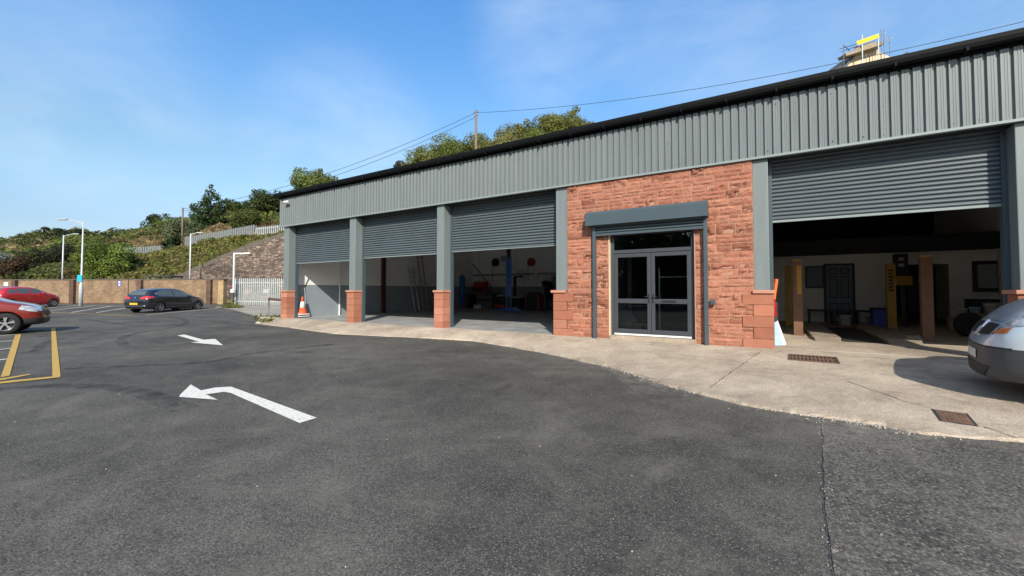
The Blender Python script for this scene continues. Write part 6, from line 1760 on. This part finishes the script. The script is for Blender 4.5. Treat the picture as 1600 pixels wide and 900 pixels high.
for i in range(4):
    p = at_y(741.5 + i * 2.9, 474.5, 21.9)
    mb = MB(); mb.sm = True; mb.lathe([(0, 0), (.05, 0), (.055, .02), (.055, .2 - .03 * (i % 2)), (.02, .25), (.02, .29), (0, .29)], n=10); o = mb.build('white_bottle', M['white']); o.location = (p.x, 21.9, FZ + 0.0)
    tag(o, 'one of four small white bottles on the floor before the long workbench', 'bottle', 'small white bottles before the workbench')
# lift column
b = fl(795, 488.4); zt_ = 2.95
t = thing('lift_column', 'tall blue vehicle lift column standing in the third bay', 'vehicle lift', b, 0.5)
mb = MB(); mb.bb(-.15, .15, -.02, .12, .02, zt_); mb.bb(-.15, -.11, -.17, -.02, .02, zt_); mb.bb(.11, .15, -.17, -.02, .02, zt_); mb.build('column', M['blue'], t)
mb = MB(); mb.bevbox((0, 0, .012), (.5, .5, .024), .005); mb.build('base_plate', M['blue'], t)
mb = MB(); mb.bb(-.1, .1, -.12, .05, zt_ + .002, zt_ + .6); mb.build('extension', M['black'], t)
mb = MB(); mb.bb(-.105, .105, -.2, -.03, .3, .85); mb.build('carriage', M['black'], t)
for sx in (-1, 1):
    mb = MB(); mb.beam((sx * .1, -.24, .2), (sx * .7, -.75, .17), .1, .09); mb.build('lift_arm', M['blue'], t)
mb = MB(); mb.bevbox((.32, .05, .18), (.22, .2, .2), .03); mb.build('motor', M['plasticgrey'], t)
# red trolley left of the column, tyre changer and balancer right of it
def at_floor_y(px, Yv): p = at_y(px, 470, Yv); p.z = FZ; return p
b = at_floor_y(783, 21.3); t = thing('tool_trolley', 'low dark red tool trolley left of the blue lift column', 'trolley', b)
mb = MB(); mb.bevbox((0, 0, .22), (.75, .5, .2), .03); mb.build('lower_tray', M['red'], t)
for i in range(3):
    mb = MB(); mb.bevbox((0, 0, .42 + i * .17), (.68, .45, .13), .02); mb.build('drawer', M['black'], t)
mb = MB(); mb.bb(-.3, .3, -.01, .01, .82, .95); mb.build('handle', M['chrome'], t)
b = at_floor_y(808, 22.2); t = thing('tyre_changer', 'black tyre changing machine right of the blue lift column', 'tyre machine', b)
mb = MB(); mb.bevbox((0, 0, .35), (.8, .75, .7), .05); mb.build('body', M['black'], t)
mb = MB(); mb.sm = True; mb.lathe([(.3, .71), (.3, .78), (.1, .82), (0, .82)], (0, -.05, 0), 20); mb.build('turntable', M['galv'], t)
mb = MB(); mb.bb(-.4, -.28, .2, .35, .7, 2.0); mb.bb(-.4, .25, .22, .33, 2.001, 2.1); mb.build('mast', M['black'], t)
mb = MB(); mb.sm = True; mb.tube([(.2, .2, 2.1), (.1, -.1, 2.35), (.45, -.1, 2.45), (.6, 0, 2.1), (.55, 0, 1.5)], .018, 6); mb.build('air_hose', M['black'], t)
b = at_floor_y(835, 22.0); t = thing('wheel_balancer', 'red and black wheel balancing machine at the back right of the third bay', 'wheel balancer', b)
mb = MB(); mb.bevbox((0, 0, .46), (.75, .6, .9), .04); mb.build('cabinet', M['black'], t)
for s in (-.42, .42): mb = MB(); mb.bevbox((s, -.02, .48), (.1, .6, .94), .02); mb.build('side_panel', M['red'], t)
mb = MB(); mb.bevbox((0, 0, 1.0), (.7, .5, .14), .05); mb.build('weight_tray', M['dark'], t)
b = at_floor_y(853.5, 22.2); t = thing('wheel_hood', 'tall curved black wheel guard beside the red wheel balancer', 'guard', b)
mb = MB(); mb.sm = True
arc = [(.42 * math.cos(a_), 1.15 + .62 * math.sin(a_)) for a_ in [R(-70 + i * 16) for i in range(13)]]
mb.prism(arc + [(0.1 * math.cos(a_) - .1, 1.15 + .3 * math.sin(a_)) for a_ in [R(110 - i * 36) for i in range(5)]], lambda p, q, s: (p, s, q), -.2, .2); mb.build('hood', M['black'], t)
mb = MB(); mb.bb(-.06, .06, -.06, .06, 0, .8); mb.build('stand', M['dark'], t)
b = at_floor_y(868, 22.8); t = thing('tool_rack', 'narrow rack of small tools beside the fourth pier', 'rack', b)
mb = MB(); mb.bb(-.35, .35, .1, .14, .2, 2.2); mb.build('back_board', M['plasticgrey'], t)
for i in range(4): mb = MB(); mb.bb(-.35, .35, -.15, .098, .3 + i * .5, .34 + i * .5); mb.build('shelf', M['galv'], t)
for i in range(9):
    mb = MB(); x = rnd.uniform(-.28, .28); z = .342 + (i % 4) * .5; h_ = rnd.uniform(.1, .28); mb.bevbox((x, -.03, z + h_ / 2), (.1, .1, h_), .01)
    o = mb.build('tool_tub', M[('black', 'dark', 'galv', 'red')[i % 4]], t)
# reels, gauge, wall box on the back wall
def reel(label, px, py, m):
    p = at_y(px, py, YBK - .14); t = thing('hose_reel', label, 'hose reel', p)
    mb = MB(); mb.sm = True; mb.lathe([(0, -.12), (.24, -.12), (.27, -.08), (.27, .08), (.24, .12), (0, .12)], n=20, axis='y'); mb.build('drum', M[m], t)
    mb = MB(); mb.bb(-.05, .05, .05, .139, -.1, .1); mb.build('bracket', M['dark'], t)
    mb = MB(); mb.sm = True; mb.tube([(-.22, -.02, -.1), (-.23, -.02, -.6), (-.22, -.02, -1.25)], .018, 6); mb.build('hose', M['black'], t)
reel('black hose reel on the back wall left of the blue lift column', 774, 410, 'black')
reel('red hose reel on the back wall right of the blue lift column', 830, 409.5, 'red')
p = at_y(787, 404, YBK - .05); t = thing('wall_gauge', 'round pale gauge on the back wall just left of the blue lift column', 'gauge', p)
mb = MB(); mb.sm = True; mb.lathe([(0, -.04), (.2, -.04), (.22, -.03), (.22, .04), (0, .04)], n=20, axis='y'); mb.build('dial', M['plasticgrey'], t)
mb = MB(); mb.bb(-.16, .16, -.03, .03, -.42, -.36); mb.build('bracket', M['galv'], t)
p = at_y(837, 432, YBK - .1); t = thing('wall_box', 'small white box on the back wall above the wheel balancer', 'box', p)
mb = MB(); mb.bevbox((0, 0, 0), (.3, .16, .4), .02); mb.build('box_body', M['white'], t)
p = at_y(724.5, 421, YBK - .2); t = thing('wall_speaker', 'small black box on the trunking above the blue air tank', 'speaker', p)
mb = MB(); mb.bevbox((0, 0, 0.05), (.3, .14, .2), .02); mb.build('case', M['black'], t)

# right bay: four post lift ------------------------------------------------
PX0, PX1, PY0, PY1 = 0.62, 3.1, 13.35, 16.7
t = thing('four_post_lift', 'brown and yellow four post vehicle lift with flat ramps in the right bay', 'vehicle lift', ((PX0 + PX1) / 2, 15, FZ))
for (x, y, yl) in ((PX0, PY0, 1), (PX1, PY0, 0), (PX0 - .1, PY1, 2), (PX1, PY1, 2)):
    mb = MB(); mb.bb(x - .1, x + .1, y - .08, y - .05, FZ, 2.2); mb.bb(x - .1, x - .07, y - .05, y + .1, FZ, 2.2); mb.bb(x + .07, x + .1, y - .05, y + .1, FZ, 2.2); mb.bb(x - .13, x + .13, y - .12, y + .13, FZ, FZ + .015)
    o = wpart2 = mb.build('lift_post', M['yellow'] if yl == 2 else M['liftbrown'], t, world=True)
    mb = MB(); mb.bb(x - .095, x + .095, y - .085, y + .1, 2.205, 2.24); mb.build('post_cap', M['yellow'], o, world=True)
    if yl == 1: mb = MB(); mb.bb(x - .02, x + .085, y - .09, y - .081, 1.33, 2.08); mb.build('yellow_panel', M['yellow'], o, world=True)
    if yl == 2 and x > 2:
        for i in range(7): mb = MB(); mb.bb(x - .06, x + .05 - .02 * (i % 2), y - .087, y - .081, 1.4 + i * .1, 1.455 + i * .1); mb.build('dark_mark', M['black'], o, world=True)
def ramp(pts):
    P = [fl(*q, FZ + .08) for q in pts]; x0, x1 = (P[0].x + P[3].x) / 2, (P[1].x + P[2].x) / 2; yn, yf = min(P[2].y, P[3].y), 17.4
    mb = MB(); mb.bb(x0, x1, yn, yf, FZ + .03, FZ + .085); mb.prism([(yn - .3, FZ + .006), (yn - .003, FZ + .006), (yn - .003, FZ + .085)], lambda a_, b_, s: (s, a_, b_), x0 + .02, x1 - .02)
    mb.build('runway', M['ramp'], t, world=True); return x0, x1, yn
r0 = ramp([(1256, 506.7), (1286, 506.7), (1306.7, 526.7), (1266, 525.7)]); r1 = ramp([(1343, 510), (1380, 511.7), (1426.7, 529.3), (1381.7, 530)])
mb = MB(); mb.bb(PX0 - .05, PX1 + .05, PY1 - .12, PY1 - .02, FZ + .02, FZ + .055); mb.build('cross_beam', M['liftbrown'], t, world=True)
mb = MB(); mb.prism([(PY0 - .6, FZ), (PY0 - .25, FZ), (PY0 - .25, FZ + .14)], lambda a_, b_, s: (s, a_, b_), PX1 - .42, PX1 - .18); mb.build('wheel_stop', M['ramp'], t, world=True)
mb = MB(); mb.add([(r0[1] + .02, r0[2] - .1, FZ + .008), (r1[0] - .02, r0[2] - .1, FZ + .008), (r1[0] - .02, 17.6, FZ + .008), (r0[1] + .02, 17.6, FZ + .008)], [(0, 1, 2, 3)])
tag(mb.build('inspection_pit', M['pit']), 'dark oily pit floor between the two lift runways', 'pit', kind='structure')
# things along the white wall
def onwall(px, py, off=.03): return at_y(px, py, YP - off)
a, b2 = onwall(1258, 416), onwall(1288, 450)
t = thing('notice_board', 'grey framed board on the white wall left of the panelled door', 'board', ((a.x + b2.x) / 2, YP, (a.z + b2.z) / 2)); w_, h_ = b2.x - a.x, a.z - b2.z
mb = MB(); mb.bb(-w_ / 2, w_ / 2, -.04, -.002, -h_ / 2, h_ / 2); mb.build('frame', M['dark'], t)
mb = MB(); mb.bb(-w_ / 2 + .05, w_ / 2 - .05, -.048, -.041, -h_ / 2 + .05, h_ / 2 - .05); mb.build('board_face', M['doorblue'], t)
xa, xb = at_y(1262, 490, 18.6).x, at_y(1375, 490, 18.6).x
t = thing('low_bench', 'long low steel bench in front of the panelled door', 'bench', ((xa + xb) / 2, 18.6, FZ)); hw_ = (xb - xa) / 2
mb = MB(); mb.bb(-hw_, hw_, -.25, .25, .44, .5); mb.build('bench_top', M['dark'], t)
for s in (-hw_ + .04, -.3, .4, hw_ - .04): mb = MB(); mb.bb(s - .025, s + .025, -.22, .22, 0, .439); mb.build('leg', M['dark'], t)
def bucket(label, px, Yv, m, r, h):
    p = at_y(px, 490, Yv); t = thing('bucket', label, 'bucket', (p.x, Yv, FZ))
    mb = MB(); mb.sm = True; mb.lathe([(r * .82, 0), (r, h), (r * 1.05, h), (r * 1.05, h - .02)], n=18, ); mb.build('bucket_body', M[m], t)
    mb = MB(); mb.sm = True; mb.tube([(-r, 0, h - .03), (-r * .7, -r * .7, h - .12), (0, -r * 1.02, h - .16), (r * .7, -r * .7, h - .12), (r, 0, h - .03)], .006, 5); mb.build('handle', M['galv'], t)
bucket('white plastic bucket standing before the low steel bench', 1320.5, 18.1, 'white', .16, .34)
bucket('beige paint tin beside the white bucket', 1312, 18.15, 'cardboard', .12, .3)
bucket('pale bucket under the right end of the low steel bench', 1362, 18.3, 'plasticgrey', .15, .28)
p = at_y(1379, 490, 18.0); t = thing('dark_crate', 'dark blue crate between the low bench and the yellow lift post', 'crate', (p.x, 18, FZ))
mb = MB(); mb.bevbox((0, 0, .28), (.55, .5, .56), .03); mb.build('crate_body', M['signblue'], t); mb = MB(); mb.bevbox((0, 0, .585), (.58, .53, .05), .02); mb.build('lid', M['black'], t)
p = at_y(1411, 440, 18.4); t = thing('lift_console', 'yellow control box with a black panel hanging in the dark doorway', 'control box', (p.x, 18.4, FZ))
za, zb2 = at_y(1411, 431, 18.4).z - FZ, at_y(1411, 446, 18.4).z - FZ
mb = MB(); mb.bevbox((0, 0, (za + zb2) / 2), (.42, .25, za - zb2), .03); mb.build('yellow_box', M['yellow'], t)
mb = MB(); mb.bevbox((-.05, 0.02, za + .38), (.36, .2, .7), .02); mb.build('panel', M['black'], t)
for k in range(2): mb = MB(); mb.bb(-.12, .02, -.09, -.081, za + .3 + k * .2, za + .4 + k * .2); mb.build('label_plate', M['plasticgrey'], t)
mb = MB(); mb.bb(-.05, .05, .0, .1, 0, zb2); mb.build('stand', M['dark'], t)
p = at_y(1424, 462, 18.6); t = thing('hanging_jacket', 'dark work jacket hanging in the doorway beside the yellow control box', 'jacket', (p.x, 18.6, at_y(1424, 432, 18.6).z))
mb = MB(); mb.sm = True; mb.lathe([(0.03, 0), (.14, -.08), (.19, -.3), (.2, -.8), (.16, -1.15), (.1, -1.3)], n=14); mb.build('jacket_body', M['black'], t)
for s in (-1, 1): mb = MB(); mb.sm = True; mb.tube([(s * .13, 0, -.1), (s * .24, 0, -.45), (s * .22, -.03, -.85)], .07, 8, .05); mb.build('sleeve', M['black'], t)
# stored stuff at the right
spec = [(1500, 17.6, .5, .4, .35, 'cardboard', 'flattened brown carton at the bottom of the heap behind the van'), (1522, 17.4, .6, .45, .4, 'plasticgrey', 'grey storage box low in the heap behind the van'), (1546, 17.2, .55, .45, .5, 'cardboard', 'tall brown carton in the heap behind the van'),
        (1506, 17.9, .5, .4, .3, 'timber', 'pale wooden crate at the back of the heap behind the van'), (1535, 17.9, .6, .4, .9, 'dark', 'dark cabinet at the back of the heap behind the van'), (1565, 17.5, .7, .5, .8, 'plasticgrey', 'grey cabinet nearest the right column')]
for px, Yv, w_, d_, h_, m, lb in spec:
    p = at_y(px, 500, Yv); t = thing('storage_box', lb, 'box', (p.x, Yv, FZ), rnd.uniform(-.2, .2))
    mb = MB(); mb.bevbox((0, 0, h_ / 2), (w_, d_, h_), .02); mb.build('box_body', M[m], t); mb = MB(); mb.bevbox((0, 0, h_ + .015), (w_ + .03, d_ + .03, .03), .01); mb.build('lid', M[m], t)
for i, (px, Yv, m, lb) in enumerate(((1504, 17.7, 'white', 'white tub standing on the brown carton behind the van'), (1524, 17.5, 'lightblue', 'pale blue tub on the grey storage box behind the van'), (1548, 17.3, 'white', 'white tub on the tall brown carton behind the van'))):
    p = at_y(px, 500, Yv); h0 = (.38, .43, .53)[i]; t = thing('plastic_tub', lb, 'tub', (p.x, Yv, FZ + h0)); mb = MB(); mb.sm = True; mb.lathe([(.1, 0), (.12, .24), (.128, .24), (.128, .27), (0, .27)], n=16); mb.build('tub_body', M[m], t)
p = at_y(1514, 508, 15.2); t = thing('spare_tyre', 'black tyre leaning by the heap behind the van', 'tyre', (p.x, 15.2, FZ + .31), .4)
mb = MB(); mb.sm = True; mb.lathe([(.2, -.09), (.27, -.1), (.31, -.06), (.31, .06), (.27, .1), (.2, .09)], n=28, axis='y'); mb.build('tread', M['rubber'], t)
# orange stand, red cloth, leaning panel by the right stone pier
p = at_y(1212, 470, 11.6); t = thing('ramp_stand', 'orange stand with a dark printed strip leaning inside the right bay by the stone pier', 'stand', (p.x + .02, 11.6, FZ))
mb = MB(); mb.beam((0.0, 0, 1.45), (-.1, -.03, .72), .13, .05); mb.build('orange_beam', M['orange'], t)
mb = MB(); mb.beam((-.2, .02, 1.25), (-.08, .02, 1.43), .07, .05); mb.build('strut', M['orange'], t)
mb = MB(); mb.beam((.02, -.035, 1.3), (-.055, -.057, .95), .045, .006); mb.build('dark_strip', M['black'], t)
mb = MB(); mb.bb(-.135, -.045, -.07, -.058, .78, .86); mb.build('white_label', M['white'], t)
mb = MB(); mb.bb(-.14, .02, .05, .35, 0, .9); mb.build('base_block', M['dark'], t)
p = at_y(1207, 475, 11.3); t = thing('red_cloth', 'crumpled red cloth under the orange stand', 'cloth', (p.x, 11.3, FZ + .72))
mb = MB(); mb.sm = True; mb.lathe([(0, .28), (.05, .26), (.09, .12), (.07, 0.02), (.1, -.12), (.03, -.16), (0, -.16)], n=9); mb.build('folds', M['red'], t); mb = MB(); mb.bb(-.02, .02, -.02, .02, -.72, -.1); mb.build('peg', M['dark'], t)
p0 = Vector((.1, 10.62, FZ))
t = thing('leaning_panel', 'pale blue and white board leaning on the right stone pier', 'board', p0)
mb = MB(); mb.prism([(-.04, 0.0), (.13, 0.01), (.0, .5), (-.04, .5)], lambda a_, b_, q_: (a_, q_ + b_ * .12, b_), 0, .02); mb.build('board', M['lightblue'], t)
mb = MB(); mb.prism([(.132, 0.01), (.18, 0.03), (.03, .54), (.002, .5)], lambda a_, b_, q_: (a_, q_ + b_ * .12, b_), -.004, .024); mb.build('white_edge', M['white'], t)
# seen through the glazed door
p = at_y(978, 500, 11.3); t = thing('grey_bin_lid', 'pale grey curved plastic lid behind the left glass leaf', 'lid', (p.x, 11.3, .3))
mb = MB(); mb.sm = True; mb.prism([(-.28, 0.02), (.34, 0.1), (.3, .32), (.12, .56), (-.1, .68), (-.28, .7)], lambda a_, b_, s: (a_, s, b_), 0, .04); mb.build('lid_shell', M['plasticgrey'], t); mb = MB(); mb.bb(-.3, -.1, .05, .4, 0, .66); mb.build('support', M['dark'], t)
p = at_y(995, 505, 11.25); t = thing('olive_box', 'small olive cardboard box on the floor behind the left glass leaf', 'box', (p.x, 11.25, .3), .3)
mb = MB(); mb.bevbox((0, 0, .13), (.22, .2, .26), .01); mb.build('carton', M['cardboard'], t)
p = at_y(1007, 490, 12.4); t = thing('red_crate', 'dull red crate farther in behind the left glass leaf', 'crate', (p.x, 12.4, .3))
mb = MB(); mb.bevbox((0, 0, .35), (.5, .4, .7), .02); mb.build('crate_body', M['stanchion'], t)
p = at_y(1031, 515, 11.0); t = thing('white_stand', 'thin white stand just inside the right glass leaf', 'stand', (p.x, 11.0, .3))
mb = MB(); mb.tube([(0, 0, .1), (0, 0, 1.7)], .018, 8); mb.bb(-.01, .9, -.01, .01, 1.45, 1.475); mb.build('stand_pole', M['white'], t); mb = MB(); mb.bevbox((0, 0, .05), (.14, .14, .1), .02); mb.build('foot', M['white'], t)
p = at_y(984, 430, 12.0); t = thing('timber_post', 'bare timber post standing behind the left glass leaf', 'post', (p.x, 12, .3))
mb = MB(); mb.bevbox((0, 0, 1.15), (.12, .1, 2.3), .01); mb.build('post_timber', M['timber'], t)
# unseen hedge added behind the viewer to hide the bright horizon in the glass
hg = []
for i in range(90): hg.append((-45 + i * .75 + rnd.uniform(-.3, .3), -26 + rnd.uniform(-.5, .5), rnd.uniform(.6, 4.2)))
P_, N_, cid_ = clump_points(hg, [rnd.uniform(1.0, 1.7) for _ in hg], 40)
t = thing('hedge', 'unseen hedge added to darken the reflection in the entrance door glass', 'hedge', (-12, -26, 0))
leaf_mesh('foliage', P_, .5 * (0.6 + .8 * nr.rand(len(P_))), leaf_cols((.035, .055, .02), cid_, len(P_)), M['leaf'], t, (-12, -26, 0), N_)
mb = MB(); mb.bb(-33, 22, -.5, .5, -.1, 3.0); mb.build('stems', M['trunk'], t)
